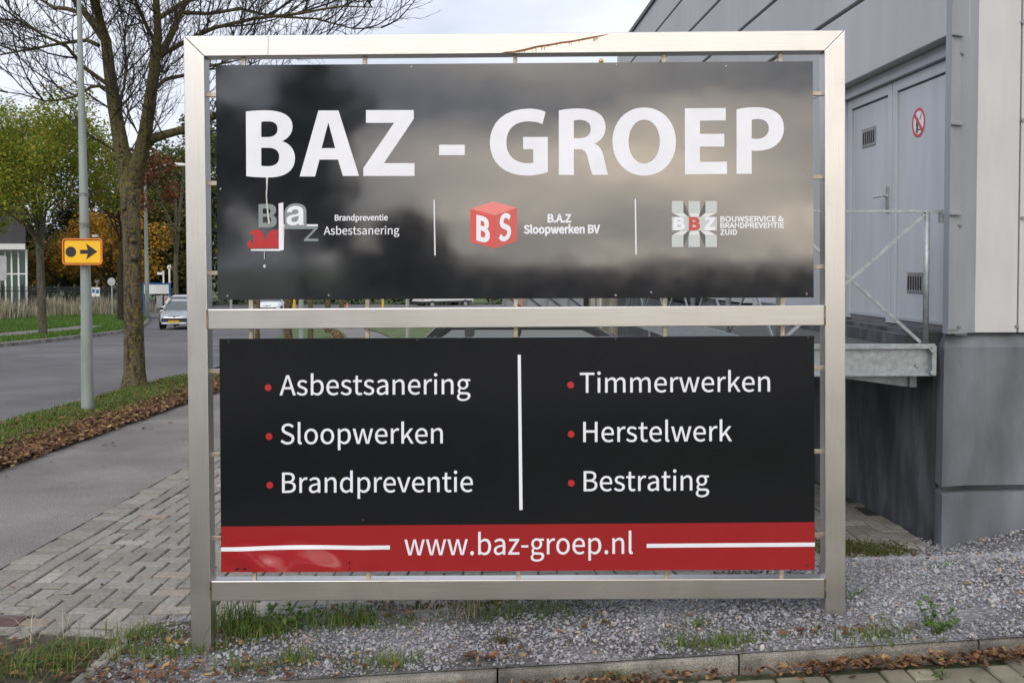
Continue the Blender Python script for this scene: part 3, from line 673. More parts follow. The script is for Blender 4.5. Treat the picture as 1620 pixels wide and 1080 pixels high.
def herringbone(mb, x0, x1, y0, y1, a, inside, dz=0.0, rot=0.0, zf=g):
    """blocks a wide and 2a long"""
    n = int(max(x1 - x0, y1 - y0) / a) + 8
    done = set()
    for i in range(-n, n):
        for j in range(-n, n):
            # unit cell of the 90 degree herringbone, period 4 along the diagonal
            k = (i - j) % 4
            if k == 0:
                cx, cy, lx, ly = x0 + (i + 1) * a, y0 + (j + .5) * a, 2 * a, a
            elif k == 3:
                cx, cy, lx, ly = x0 + (i + .5) * a, y0 + (j + 1) * a, a, 2 * a
                # vertical block covers (i, j) and (i, j+1)
            else:
                continue
            if x0 + lx / 2 - .01 <= cx <= x1 and y0 <= cy <= y1 and inside(cx, cy):
                block(mb, cx, cy, lx, ly, dz, zf=zf)
                done.add((i, j))
                done.add((i + 1, j) if k == 0 else (i, j + 1))
    for i in range(0, n):
        for j in range(0, n):
            cx, cy = x0 + (i + .5) * a, y0 + (j + .5) * a
            if (i, j) not in done and cx <= x1 and cy <= y1 and inside(cx, cy):
                block(mb, cx, cy, a, a, dz, zf=zf)


BA = 0.105
mb = MB()
# two border courses along the path
for y in np.arange(3.0, 30, BA):
    block(mb, -2.905, y, 0.21, BA)
for y in np.arange(3.0, 30, 2 * BA):
    block(mb, -2.745, y, BA, 2 * BA)


def back_of_bed(x):
    return float(np.interp(x, (-3, 0.6, 1.6, 2.0, 2.6, 2.8), (4.93, 4.93, 5.4, 5.8, 6.35, 6.62)))


def pave_ok(x, y):
    if x < -1.62 and y > 4.68 + 0.10 * math.sin(5 * x):
        return x > -2.69
    return y > back_of_bed(x) and not (y > 6.4 and x > 2.75 - 0.046 * (y - 6.7)) and x < 2.85


herringbone(mb, -2.69, 3.0, 3.0, 13.5, BA, pave_ok)
struct('block_paving', mb, M_BRICK)
mb = MB()
herringbone(mb, -6.0, -2.8, 18.9, 30.5, 0.21, lambda x, y: x < -4.65 or x > -3.0)
struct('entrance_paving', mb, island_mat('entrance_block', [(0, (.20, .165, .145)), (.6, (.27, .225, .20)), (1, (.31, .27, .24))], 0.9, var=.2, scale=4))
strip('paving_bed', K(-3.2), K(-1.75), 3.0, 13.6, M_JOINT, -0.009, nx=8, step=0.15)
strip('paving_bed', K(-1.75), K(3.2), 4.8, 13.6, M_JOINT, -0.010, nx=18, step=0.15)
strip('yard_asphalt', K(-3.0), K(14), 13.5, 30.2, mat('yard_block', (0.17, 0.16, 0.145), 0.9, var=.15, scale=4, bump=.4), 0.0, nx=20, step=0.5)
strip('entrance_bed', K(-6.1), K(-4.6), 18.8, 31, M_JOINT, -0.015, nx=6, step=0.4)

# ---- gravel bed under the sign, its edging and the kerb in front
def bed_back(x):
    return back_of_bed(x) + 0.04 + 0.05 * math.sin(7 * x) + 0.03 * math.sin(17 * x)


mb = MB()
xs2 = np.linspace(-1.82, 4.6, 130)
V, fs = [], []
for i, x in enumerate(xs2):
    yb = bed_back(x) if x < 2.72 else 6.78
    for j in range(15):
        y = 4.15 + (yb - 4.15) * j / 14
        V.append((x, y, g(x, y) + 0.004 - (0.05 if j == 14 else 0)))
for i in range(len(xs2) - 1):
    for j in range(14):
        k = i * 15 + j
        fs.append((k, k + 15, k + 16, k + 1))
mb.add(V, fs)
M_GRAVBED = mat('gravel_bed', (0.15, 0.148, 0.15), 0.95, var=0.5, scale=55, bump=1.0, bscale=110, patch=.35, pscale=2.2)
struct('gravel_bed', mb, M_GRAVBED)

# loose stones
def ico():
    bm = bmesh.new()
    bmesh.ops.create_icosphere(bm, subdivisions=1, radius=1)
    V = np.array([v.co[:] for v in bm.verts])
    Fc = np.array([[v.index for v in f.verts] for f in bm.faces])
    bm.free()
    return V, Fc


def octa():
    V = np.array([(1, 0, 0), (0, 1, 0), (-1, 0, 0), (0, -1, 0), (0, 0, 1), (0, 0, -1), (.62, .62, .5), (-.62, .62, .5), (-.62, -.62, .5), (.62, -.62, .5)], float)
    Fc = np.array([(4, 6, 7), (4, 7, 8), (4, 8, 9), (4, 9, 6), (0, 1, 6), (1, 2, 7), (2, 3, 8), (3, 0, 9), (6, 1, 7), (7, 2, 8), (8, 3, 9), (9, 0, 6), (1, 0, 5), (2, 1, 5), (3, 2, 5), (0, 3, 5)])
    return V, Fc


def rotmats(n, rng, tilt=3.14):
    a = rng.uniform(0, 2 * math.pi, n)
    b = rng.uniform(-tilt, tilt, n)
    c = rng.uniform(0, 2 * math.pi, n)
    ca, sa, cb, sb, cc, sc_ = np.cos(a), np.sin(a), np.cos(b), np.sin(b), np.cos(c), np.sin(c)
    Z = np.zeros(n)
    O = np.ones(n)
    Rz = np.stack([np.stack([ca, -sa, Z], 1), np.stack([sa, ca, Z], 1), np.stack([Z, Z, O], 1)], 1)
    Rx = np.stack([np.stack([O, Z, Z], 1), np.stack([Z, cb, -sb], 1), np.stack([Z, sb, cb], 1)], 1)
    R2 = np.stack([np.stack([cc, -sc_, Z], 1), np.stack([sc_, cc, Z], 1), np.stack([Z, Z, O], 1)], 1)
    return Rz @ Rx @ R2


def scatter(mb, base, Fc, P, S, M3):
    n = len(P)
    V = np.einsum('nij,kj->nki', M3, base) if base.ndim == 2 else np.einsum('nij,nkj->nki', M3, base)
    V = V * S[:, None, None] + P[:, None, :]
    k = V.shape[1]
    FF = (Fc[None] + (np.arange(n) * k)[:, None, None]).reshape(-1, Fc.shape[1])
    mb.arr(V.reshape(-1, 3), FF)


rng = np.random.default_rng(11)
n = 74000
X = rng.uniform(-1.80, 4.4, n)
Yq = rng.uniform(4.165, 6.8, n)
keep = []
for i in range(n):
    x, y = X[i], Yq[i]
    b = bed_back(x) if x < 2.72 else 6.75
    if y < b + abs(rng.normal(0, .05)) and rng.random() < 1.25 - 0.13 * (y - 4.2) * 2:
        if x < -1.0 and rng.random() < 0.35:
            continue
        nz_ = noise.noise((x * 1.9, y * 2.6, 5)) + .5 * noise.noise((x * 5, y * 6, 2))
        if nz_ > .28 and rng.random() < (nz_ - .20) * 1.6:
            continue
        keep.append(i)
X, Yq = X[keep], Yq[keep]
n = len(X)
S = np.exp(rng.normal(math.log(0.0054), 0.38, n)) * (1 + 0.06 * (Yq - 4.2))
P = np.stack([X, Yq, gz(X, Yq) + 0.002 + rng.uniform(0, 0.010, n)], 1)
oV, oF = octa()
shape = oV[None] * rng.uniform(0.55, 1.25, (n, 1, 3)) * rng.uniform(0.85, 1.15, (n, 10, 1))
mb = MB()
scatter(mb, shape, oF, P, S, rotmats(n, rng, 0.8))
M_STONE = island_mat('gravel_stone', [(0.0, (0.19, 0.193, 0.21)), (0.30, (0.258, 0.262, 0.285)), (0.60, (0.30, 0.305, 0.33)), (0.86, (0.35, 0.354, 0.378)),
                                      (0.93, (0.42, 0.39, 0.34)), (0.97, (0.33, 0.24, 0.16)), (1.0, (0.56, 0.54, 0.50))], 0.8, var=0.22, scale=5)
stuff('gravel', mb, M_STONE, 'blue grey gravel chippings spread under and around the signboard', 'gravel')

mb = MB()
for k, x in enumerate(np.arange(-2.06, 4.7, 1.0)):
    xa, xb = x + .004, x + .996
    ya, yb = 4.075 + 0.019 * (xa + 1), 4.075 + 0.019 * (xb + 1)
    za, zb = g(xa, 4.2), g(xb, 4.2)
    rg = []
    for (xx, yy, zz) in ((xa, ya, za), (xb, yb, zb)):
        t = random.gauss(0, .002)
        rg.append([(xx, yy + a, zz + b + t) for (a, b) in ((.026, -.2), (.026, -.022), (.030, -.010), (.040, -.002), (.090, .002), (.099, -.004), (.103, -.2))])
    mb.loft(rg)
struct('kerb', mb, M_CONC)
mb = MB()
pz = lambda x, y: g(x, max(y, 4.2)) - 0.06
herringbone(mb, -2.3, 4.4, 1.2, 4.08, BA, lambda x, y: y < 4.00 + .019 * x, dz=-0.0, zf=lambda x, y: g(x, 4.2) - 0.055)
struct('front_paving', mb, M_BRICK_MOSS)
strip('front_paving_bed', K(-2.6), K(5), 1.0, 4.1, mat('mossy_joint', (.045, .052, .022), .95, var=.4, scale=12, bump=.6), 0, nx=30, step=0.2, zf=lambda x, y: g(x, 4.2) - .068)
# narrow concrete edging on the street side of the bed
mb = MB()
rg = []
for y in (3.6, 4.2, 4.72):
    z = g(-1.83, y)
    rg.append([(-1.86 + a + .02 * (y - 4.2), y, z + b) for (a, b) in ((0, -.15), (0, .012), (.008, .02), (.055, .02), (.062, .012), (.062, -.15))])
mb.loft(rg)
struct('bed_edging', mb, M_CONC)
strip('corner_turf', K(-3.0), K(-1.86), 3.2, 4.74, M_SOIL, 0.006, nx=8, step=0.12)
strip('inner_turf', K(-1.8), K(-1.2), 4.55, 4.95, M_SOIL, 0.008, nx=8, step=0.1)

# gully cover in the paving
gp = on_ground(12, 985)
mb = MB()
mb.box(gp.x - .13, gp.x + .07, gp.y - .08, gp.y + .07, gp.z - .03, gp.z + .012)
gl = thing('gully_cover', 'small dark brown gully cover set in the block paving', 'drain cover', (gp.x, gp.y, gp.z))
obj('cover', mb, mat('rusty_iron', (0.085, 0.045, 0.04), .8, var=.3, scale=20, bump=.6), gl, 'world', bevel=.004)
mb = MB()
for dy in (-.10, .07):
    mb.box(gp.x - .15, gp.x + .09, gp.y + dy, gp.y + dy + .022, gp.z - .03, gp.z + .010)
obj('frame', mb, M_CONC, gl, 'world')

# ================================================================ SIGNBOARD
yaw, lean, roll = -0.00843646, -0.01186864, -0.00687504
SR = (Matrix.Rotation(yaw, 4, 'Z') @ Matrix.Rotation(lean, 4, 'X') @ Matrix.Rotation(roll, 4, 'Y'))
SC = Vector((0.01477, 4.55, 1.41232))
SM = Matrix.Translation(SC) @ SR
SI = SM.inverted()
EL = SI @ EYEP


def su(px, py, dep=0.0):
    """point of the sign's own plane at a depth behind its front"""
    d = SI.to_3x3() @ ray(px, py)
    t = (dep - EL.y) / d.y
    p = EL + d * t
    return p.x, p.z


SBW, SBD = 0.092, 0.080


def steel_mat(name, horiz=True):
    m, t, b = new_mat(name)
    tcn = t.nodes.new('ShaderNodeTexCoord')
    mp = t.nodes.new('ShaderNodeMapping')
    mp.inputs['Scale'].default_value = (1.2, 60, 160) if horiz else (160, 60, 1.2)
    t.links.new(tcn.outputs['Object'], mp.inputs[0])
    n1 = t.nodes.new('ShaderNodeTexNoise')
    n1.inputs['Scale'].default_value = 3
    n1.inputs['Detail'].default_value = 5
    t.links.new(mp.outputs[0], n1.inputs['Vector'])
    n2 = t.nodes.new('ShaderNodeTexNoise')
    n2.inputs['Scale'].default_value = 4.5
    n2.inputs['Detail'].default_value = 7
    n2.inputs['Roughness'].default_value = 0.65
    t.links.new(tcn.outputs['Object'], n2.inputs['Vector'])
    c1 = ramp(t, n1.outputs[0], [(0.3, (0.56, 0.55, 0.535)), (0.7, (0.66, 0.65, 0.635))])
    st = ramp(t, n2.outputs[0], [(0.60, (1, 1, 1)), (0.78, (0.78, 0.74, 0.68))])
    c = mixc(t, 1.0, c1, st, 'MULTIPLY')
    t.links.new(c, b.inputs['Base Color'])
    b.inputs['Metallic'].default_value = 1.0
    t.links.new(math_node(t, 'ADD', math_node(t, 'MULTIPLY', n2.outputs[0], 0.2), 0.26), b.inputs['Roughness'])
    bp = t.nodes.new('ShaderNodeBump')
    bp.inputs['Strength'].default_value = 0.10
    bp.inputs['Distance'].default_value = 0.002
    t.links.new(n1.outputs[0], bp.inputs['Height'])
    t.links.new(bp.outputs[0], b.inputs['Normal'])
    return m


M_SSH, M_SSV = steel_mat('brushed_steel_along', True), steel_mat('brushed_steel_upright', False)
sign = thing('signboard', 'large brushed steel frame sign with two dark boards and a red strip', 'sign', M=SM @ Matrix.Translation((0, 0, -1.35)))
OFF = 1.35      # local z of the sign root lies this far below the sign centre


def sobj(name, mb, m, parent, **kw):
    for i, p in enumerate(mb.v):
        mb.v[i] = (p[0], p[1], p[2] + OFF)
    o = obj(name, mb, m, parent, 'local', **kw)
    return o


tl, tr = su(290, 57), su(1337, 48)
W2, top = 1.483, 1.2754
for s in (-1, 1):
    bot = -1.60 if s < 0 else -1.48
    mb = MB()
    a, b = s * W2, s * (W2 - SBW)
    poly = [(a, top), (b, top - SBW), (b, bot), (a, bot)]
    mb.prism(poly, 'y', 0, SBD)
    sobj('post', mb, M_SSV, sign, bevel=0.0035)
mb = MB()
mb.prism([(-W2 + .0006, top), (W2 - .0006, top), (W2 - SBW - .0006, top - SBW), (-W2 + SBW + .0006, top - SBW)], 'y', 0.0004, SBD - .0004)
topbar = sobj('crossbar', mb, M_SSH, sign, bevel=0.0035)
zm0, zm1 = su(820, 517.8)[1], su(820, 486.2)[1]
zb0, zb1 = su(820, 948.5)[1], su(820, 917.0)[1]
for (z0, z1) in ((zm0, zm1), (zb0, zb1)):
    mb = MB()
    mb.box(-W2 + SBW, W2 - SBW, 0.0015, SBD - .0015, z0, z1)
    sobj('crossbar', mb, M_SSH, sign, bevel=0.003)
# weld burns on the posts at the bar ends
M_WELD = mat('weld_stain', (0.22, 0.17, 0.12), 0.5, 0.7, var=.5, scale=40)
for (z0, z1) in ((zm0, zm1), (zb0, zb1)):
    for s in (-1, 1):
        x = s * (W2 - SBW)
        mb = MB()
        mb.bar((x, -.0008, z0), (x, -.0008, z1), .007, .005)
        sobj('weld_seam', mb, M_WELD, sign)

# pins that carry the boards
M_PIN = mat('pin_steel', (0.42, 0.37, 0.30), 0.45, 0.85, var=.25, scale=30)
PF, PB = 0.028, 0.050       # board front and back depth
up_t, up_b = 100.5, 472
lo_t, lo_b = 533.5, 902


def pin(px0, py0, px1, py1):
    a, b = su(px0, py0, .035), su(px1, py1, .035)
    mb = MB()
    mb.bar((a[0], .042, a[1]), (b[0], .042, b[1]), .019, .019)
    sobj('mounting_pin', mb, M_PIN, sign, bevel=.0015)


for x in (385, 577, 815, 1050, 1235):
    pin(x, 84, x, 108)
for x in (397, 581, 816, 1052, 1238):
    pin(x, 466, x, 492)
    pin(x, 514, x, 540)
for x in (402, 583, 820, 1055, 1237):
    pin(x, 895, x, 922)
for y in (150, 290, 432):
    pin(318, y, 348, y)
    pin(1282, y - 2 if y < 200 else y - 10, 1305, y - 2 if y < 200 else y - 10)
for y in (587, 719, 851):
    pin(322, y, 354, y)
    pin(1284, y - 5, 1306, y - 5)


def foil_mat(name, col, rough=0.075, ior=2.1, wav=0.18):
    m, t, b = new_mat(name)
    tcn = t.nodes.new('ShaderNodeTexCoord')
    b.inputs['Base Color'].default_value = (*col, 1)
    b.inputs['IOR'].default_value = ior
    n2 = t.nodes.new('ShaderNodeTexNoise')
    n2.inputs['Scale'].default_value = 9
    n2.inputs['Detail'].default_value = 8
    t.links.new(tcn.outputs['Object'], n2.inputs['Vector'])
    t.links.new(math_node(t, 'ADD', math_node(t, 'MULTIPLY', n2.outputs[0], 0.10), rough - .05), b.inputs['Roughness'])
    n1 = t.nodes.new('ShaderNodeTexNoise')
    n1.inputs['Scale'].default_value = 2.2
    n1.inputs['Detail'].default_value = 2
    t.links.new(tcn.outputs['Object'], n1.inputs['Vector'])
    bp = t.nodes.new('ShaderNodeBump')
    bp.inputs['Strength'].default_value = wav
    bp.inputs['Distance'].default_value = 0.01
    t.links.new(n1.outputs[0], bp.inputs['Height'])
    t.links.new(bp.outputs[0], b.inputs['Normal'])
    return m


M_BOARD = foil_mat('charcoal_foil', (0.014, 0.016, 0.020))
M_BOARD2 = foil_mat('charcoal_foil_matt', (0.0085, 0.0095, 0.0120), 0.16, 1.42)
M_WHITE = mat('white_foil', (0.75, 0.765, 0.83), 0.35, var=.03)
M_RED = foil_mat('red_foil', (0.30, 0.016, 0.02), 0.14, 1.5)
M_LRED = mat('pale_red_foil', (0.62, 0.085, 0.075), .3, var=.03)
M_LRED2 = mat('pale_red_foil_shade', (0.55, 0.10, 0.085), .3, var=.03)
M_LPINK = mat('pink_foil', (0.74, 0.22, 0.20), .3, var=.03)
M_LGREY = mat('grey_foil', (0.22, 0.255, 0.26), .35, var=.03)
M_PGREY = mat('pale_grey_foil', (0.50, 0.54, 0.54), .35, var=.03)
M_DGREY = mat('dark_grey_foil', (0.10, 0.10, 0.10), .35, var=.03)


def dent(u, v):
    """buckled lower left corner of the lower board"""
    p, q = su(350, 904, PF), su(617, 866, PF)
    a = (u - p[0]) / (q[0] - p[0])
    b = (v - p[1]) / (q[1] - p[1])
    d = 0.0
    if -0.3 < a < 1.4 and b < 1.6:
        e = math.exp(-max(b, 0) ** 2 * 1.6)
        d += -0.030 * math.exp(-((a - 0.42) / 0.30) ** 2) * e
        d += 0.010 * math.exp(-((a - 0.14) / 0.07) ** 2) * e * math.cos(b * 3)
        d += -0.006 * math.exp(-((a - 0.86) / 0.10) ** 2) * e * math.cos(a * 30)
        d += 0.006 * math.sin(a * 17 + b * 3) * math.exp(-((a - .4) / .5) ** 2) * e
    return d


def board(c4, m, split=None, bend=False, nx=90, ny=40):
    """sheet between four photo corners (tl, tr, br, bl)"""
    P = [Vector((*su(x, y, PF), 0)) for x, y in c4]
    mb = MB()
    V = []
    for j in range(ny + 1):
        for i in range(nx + 1):
            a, b = i / nx, j / ny
            p = (P[3] * (1 - a) + P[2] * a) * (1 - b) + (P[0] * (1 - a) + P[1] * a) * b
            d = dent(p.x, p.y) if bend else 0
            V.append((p.x, PF + d, p.y + (-.25 * d if bend and b < .3 else 0)))
    fs = []
    mi = []
    for j in range(ny):
        for i in range(nx):
            k = j * (nx + 1) + i
            fs.append((k, k + 1, k + nx + 2, k + nx + 1))
    mb.add(V, fs)
    # turned-back edge
    rim = [i for i in range(nx + 1)] + [j * (nx + 1) + nx for j in range(1, ny + 1)] + [ny * (nx + 1) + i for i in range(nx - 1, -1, -1)] + [j * (nx + 1) for j in range(ny - 1, 0, -1)]
    o = len(mb.v)
    k = len(rim)
    mb.v += [(V[i][0], PB, V[i][2]) for i in rim] + [V[i] for i in rim]
    mb.f += [(o + k + i, o + i, o + (i + 1) % k, o + k + (i + 1) % k) for i in range(k)] + [tuple(o + i for i in range(k))]
    mb.mi += [0] * (k + 1)
    return mb


def flat(polys, m, parent, name, dep=PF - .0016, th=.0012, px=True, label=None, bold=0.0, bend=False):
    if px:
        polys = [[su(x, y, PF) for x, y in p] for p in polys]
    vs, fs = fill(polys, th, bold)
    mb = MB()
    mb.add([(p[0], p[1] + dep + (dent(p[0], p[2]) if bend else 0), p[2]) for p in vs], fs)
    return sobj(name, mb, m, parent, label=label, recalc=False)


def line(s, x0, x1, yb0, yb1, cap, m, parent, bold=0.0, ytop=None, shear=0.0):
    """one line of lettering between photo x0 and x1, baseline yb0 to yb1, capital height cap (all in photo pixels)"""
    ps = text_polys(s)
    lo = min(p[0] for c in ps for p in c)
    hi = max(p[0] for c in ps for p in c)
    H = 257.0
    out = []
    for c in ps:
        q = []
        for (x, y) in c:
            t = (x - lo) / (hi - lo)
            q.append((x0 + (x1 - x0) * t, yb0 + (yb1 - yb0) * t - y / H * cap))
        out.append(q)
    return flat(out, m, parent, 'lettering', bold=bold)


upper = sobj('board', board([(341, 103.5), (1286, 97), (1287.3, 470.5), (344.5, 474)], M_BOARD), M_BOARD, sign, recalc=False, smooth=False)
lower = sobj('board', board([(347, 536), (1288, 531), (1289, 900.5), (350, 904.5)], M_BOARD2, bend=True), M_BOARD2, sign, recalc=False, smooth=False)
for bo in (upper, lower):
    for p in bo.data.polygons[:90 * 40]:
        p.use_smooth = True
upper['label'] = 'upper glossy charcoal board with the company heading and three logos'
lower['label'] = 'lower dark board with six services and a red strip'

# --- heading, drawn letter by letter
def zz(pts, x0, y0, k):
    return [tuple(x0 + v / k if i % 2 == 0 else y0 + v / k for i, v in enumerate(p)) for p in pts]


c2 = lambda pts: bez(zz(pts, 340, 80, 3.375))
c3 = lambda pts: bez(zz(pts, 800, 80, 3.0))
head = [
    c2([(166, 327), (195, 322, 240, 320, 272, 320), (360, 320, 415, 350, 415, 405), (415, 445, 390, 472, 358, 485),
        (400, 495, 428, 530, 428, 575), (428, 640, 380, 678, 290, 678), (240, 678, 200, 676, 168, 671)]),
    c2([(248, 381), (265, 379, 275, 379, 285, 379), (320, 379, 335, 395, 335, 420), (335, 448, 315, 463, 280, 463), (248, 463)]),
    c2([(248, 520), (285, 520), (322, 520, 344, 536, 344, 568), (344, 602, 322, 618, 285, 618), (270, 618, 258, 618, 248, 616)]),
    c2([(553, 321), (660, 321), (770, 670), (684, 670), (658, 583), (559, 583), (535, 673), (453, 673)]),
    c2([(606, 385), (643, 522), (570, 522)]),
    c2([(807, 319), (1062, 319), (1062, 366), (903, 602), (1066, 602), (1066, 670), (793, 670), (793, 628), (957, 387), (807, 387)]),
    c2([(1197, 504), (1334, 504), (1334, 559), (1197, 559)]),
    bez([(863, 177.5), (858.3, 196.7), (851, 193.5, 843, 192.3, 836, 192.3), (815, 192.3, 801, 204, 801, 225.5), (801, 247, 815, 258.6, 835, 258.6), (838.5, 258.6, 841.5, 258.2, 843.7, 257.3),
         (843.7, 236.5), (827.7, 236.5), (827.7, 217), (866.7, 217), (866.7, 272.3), (858, 275.5, 846, 278, 834, 278), (798, 278, 775, 258, 775, 226), (775, 193, 799, 172.3, 837, 172.3), (848, 172.3, 857, 174.5, 863, 177.5)]),
    bez([(884, 175), (892, 173.2, 903, 172, 915, 172), (942, 172, 958, 182, 958, 201), (958, 215, 950, 223.5, 940.5, 227.5), (948, 231, 952, 237, 954.5, 246), (957, 256, 959.5, 270, 962, 276.8), (937.5, 276.8),
         (935, 272, 932.5, 262, 930, 251), (927.5, 239.5, 924, 236.5, 915, 236.5), (907.8, 236.5), (907.8, 277), (884, 277)]),
    bez([(907.8, 191.2), (911, 190.3, 914.5, 190, 918, 190), (928, 190, 934.6, 195.5, 934.6, 204.5), (934.6, 213.5, 928, 219, 917, 219), (907.8, 219)]),
    ell(1019, 224.3, 50.2, 53.8, 56, 0.96),
    ell(1019, 224.3, 24.6, 34.5, 48, 0.96),
    [(1083.3, 171.7), (1148, 171.2), (1148, 190.8), (1107.2, 191.3), (1107.2, 212.2), (1145.7, 212), (1145.7, 232.3), (1107.2, 232.3), (1107.2, 256.4), (1150, 256), (1150, 275.4), (1083.3, 276)],
    bez([(1165, 173.5), (1173, 171.2, 1184, 170, 1196, 170), (1224, 170, 1240, 181, 1240, 203), (1240, 226, 1222, 239, 1196, 239), (1193, 239, 1191, 238.8, 1189, 238.5), (1189, 275), (1165, 275.3)]),
    bez([(1189, 189.8), (1192, 189, 1195, 188.6, 1198, 188.6), (1209, 188.6, 1216, 194, 1216, 203.5), (1216, 214, 1208.5, 220, 1196, 220), (1193, 220, 1191, 219.8, 1189, 219.4)]),
]
flat(head, M_WHITE, upper, 'heading')
line('Brandpreventie', 530, 613.2, 349, 348.6, 8.9, M_WHITE, upper, bold=.0008)
line('Asbestsanering', 512.5, 631.7, 371.2, 370.6, 12.6, M_WHITE, upper, bold=.0003)
line('B.A.Z', 867, 902.8, 351.5, 351.5, 12.0, M_WHITE, upper, bold=.0022)
line('Sloopwerken BV', 829.5, 948.5, 369.2, 368.6, 12.4, M_WHITE, upper, bold=.0020)
line('BOUWSERVICE &', 1139.8, 1239, 350.6, 350.2, 7.9, M_WHITE, upper, bold=.0013)
line('BRANDPREVENTIE', 1139.8, 1239.6, 360.8, 360.3, 7.8, M_WHITE, upper, bold=.0013)
line('ZUID', 1139.8, 1165.4, 371.4, 371.2, 7.8, M_WHITE, upper, bold=.0013)
flat([[(685.9, 316.4), (687.7, 316.4), (689.3, 404), (687.3, 404)]], M_WHITE, upper, 'divider')
flat([[(1004, 315), (1006, 315), (1007.3, 402.6), (1005.1, 402.6)]], M_WHITE, upper, 'divider')

# --- logo of the asbestos removal firm
q1 = lambda pts: bez(zz(pts, 340, 300, 4.765))
lg = thing  # (parts of the board, not things)
flat([q1([(329, 110), (400, 108), (440, 108, 462, 124, 462, 155), (462, 175, 452, 188, 436, 194), (455, 200, 467, 216, 467, 238), (467, 270, 445, 286, 405, 286), (330, 286)]),
      q1([(362, 143), (395, 143), (415, 143, 420, 152, 420, 162), (420, 175, 412, 182, 395, 182), (362, 182)]),
      q1([(362, 205), (398, 205), (418, 205, 424, 214, 424, 227), (424, 242, 416, 250, 398, 250), (362, 250)])], M_LGREY, upper, 'logo')
flat([q1([(527, 297), (525, 180), (525, 135, 560, 104, 610, 104), (655, 104, 690, 120, 690, 165), (690, 262), (700, 279), (777, 280), (777, 290), (700, 370), (780, 370), (780, 388), (672, 388), (672, 376), (750, 297)])], M_LGREY, upper, 'logo')
flat([q1([(543, 172), (548, 140, 572, 124, 610, 124), (650, 124, 668, 140, 668, 172), (668, 240), (668, 252, 670, 262, 673, 268), (636, 268), (634, 262, 633, 258, 633, 254), (622, 266, 606, 271, 588, 271), (560, 271, 541, 256, 541, 231), (541, 207, 556, 195, 585, 190), (615, 186, 632, 184, 632, 168), (632, 156, 625, 150, 608, 150), (592, 150, 583, 157, 580, 172)]),
      q1([(632, 196), (622, 203, 605, 205, 595, 208), (582, 212, 577, 219, 577, 229), (577, 239, 584, 245, 597, 245), (618, 245, 632, 232, 632, 210)])], M_WHITE, upper, 'logo', dep=PF - .0030)
flat([q1([(482, 105), (517, 98), (521, 455), (487, 462), (273, 461), (273, 449), (484, 447)]), q1([(691, 262), (777, 262), (777, 277), (698, 277)]), q1([(517, 263), (527, 263), (527, 282), (517, 282)])], M_WHITE, upper, 'logo', dep=PF - .0042)
flat([q1([(483, 440), (262, 442), (244, 440, 242, 405, 250, 393), (256, 382, 263, 376, 271, 371), (268, 390, 280, 408, 301, 410), (290, 398, 287, 385, 290, 372), (296, 360, 298, 352, 293, 344), (284, 337, 270, 336, 261, 336),
          (268, 312, 290, 302, 315, 301), (350, 302, 364, 322, 369, 345), (372, 365, 380, 380, 393, 389), (388, 365, 390, 345, 402, 328), (418, 308, 445, 301, 470, 304), (482, 306, 492, 312, 498, 319), (485, 321, 474, 330, 473, 343), (473, 352, 476, 362, 483, 371)])], mat('flame_red_foil', (.44, .03, .035), .3, var=.03), upper, 'logo')
# --- cube logo of the demolition firm
flat([[(780, 318.9), (818.1, 329), (783, 340.7), (744, 330.6)]], M_LPINK, upper, 'logo')
flat([[(744, 330.8), (782.9, 340.9), (783, 392.6), (744, 382.8)]], M_LRED, upper, 'logo')
flat([[(783.1, 340.9), (818.1, 329.2), (818.1, 381.5), (783.1, 392.6)]], M_LRED2, upper, 'logo')


def letter(ch, x0, x1, yb0, yb1, cap0, cap1, m, bold=0.0, dep=PF - .0030):
    ps = GL[ch][1]
    lo = min(p[0] for c in ps for p in c)
    hi = max(p[0] for c in ps for p in c)
    out = []
    for c in ps:
        q = []
        for (x, y) in c:
            t = (x - lo) / (hi - lo)
            q.append((x0 + (x1 - x0) * t, yb0 + (yb1 - yb0) * t - y / 257 * (cap0 + (cap1 - cap0) * t)))
        out.append(q)
    return flat(out, m, upper, 'lettering', dep=dep, bold=bold)


letter('B', 755.5, 773, 379, 383.5, 37, 37, M_WHITE, .0055)
letter('S', 791, 807, 382, 376.5, 40, 39, M_WHITE, .0045)
# --- block logo of the building service firm
sx = [(1062.7, 1081.1), (1089.1, 1107.3), (1115.8, 1134.0)]
sq = []
for (a, b) in sx:
    sq += [[(a, 318.2), (b, 318.2), (b, 336.6), (a, 336.6)], [(a, 372.3), (b, 372.3), (b, 390.7), (a, 390.7)]]
flat(sq + [[(1062.7, 343.4), (1134, 343.4), (1134, 364.8), (1062.7, 364.8)]], M_PGREY, upper, 'logo')
wt, dk = [], []
for (ya, yb_, yc) in ((336.9, 343.1, 320), (372.0, 365.1, 389)):
    wt += [[(1063.3, ya), (1081.1, ya), (1088.6, yb_), (1076.7, yb_)], [(1089.6, ya), (1107, ya), (1104.6, yb_), (1092.2, yb_)], [(1115.9, ya), (1133.4, ya), (1120.3, yb_), (1108.2, yb_)]]
    dk += [[(1081.3, yc), (1081.3, ya), (1088.6, yb_), (1089.0, ya)], [(1115.6, yc), (1115.6, ya), (1108.2, yb_), (1107.5, ya)]]
flat(wt, mat('near_white_foil', (.66, .68, .68), .35, var=.03), upper, 'logo')
flat(dk, M_DGREY, upper, 'logo')
letter('B', 1066.8, 1082, 362.9, 362.9, 18, 18, M_WHITE, .0042)
letter('B', 1091.2, 1105.8, 362.9, 362.9, 18, 18, mat('brick_red_foil', (.50, .07, .06), .3, var=.03), .0042)
letter('Z', 1115.4, 1130, 362.9, 362.9, 18, 18, M_WHITE, .0040)

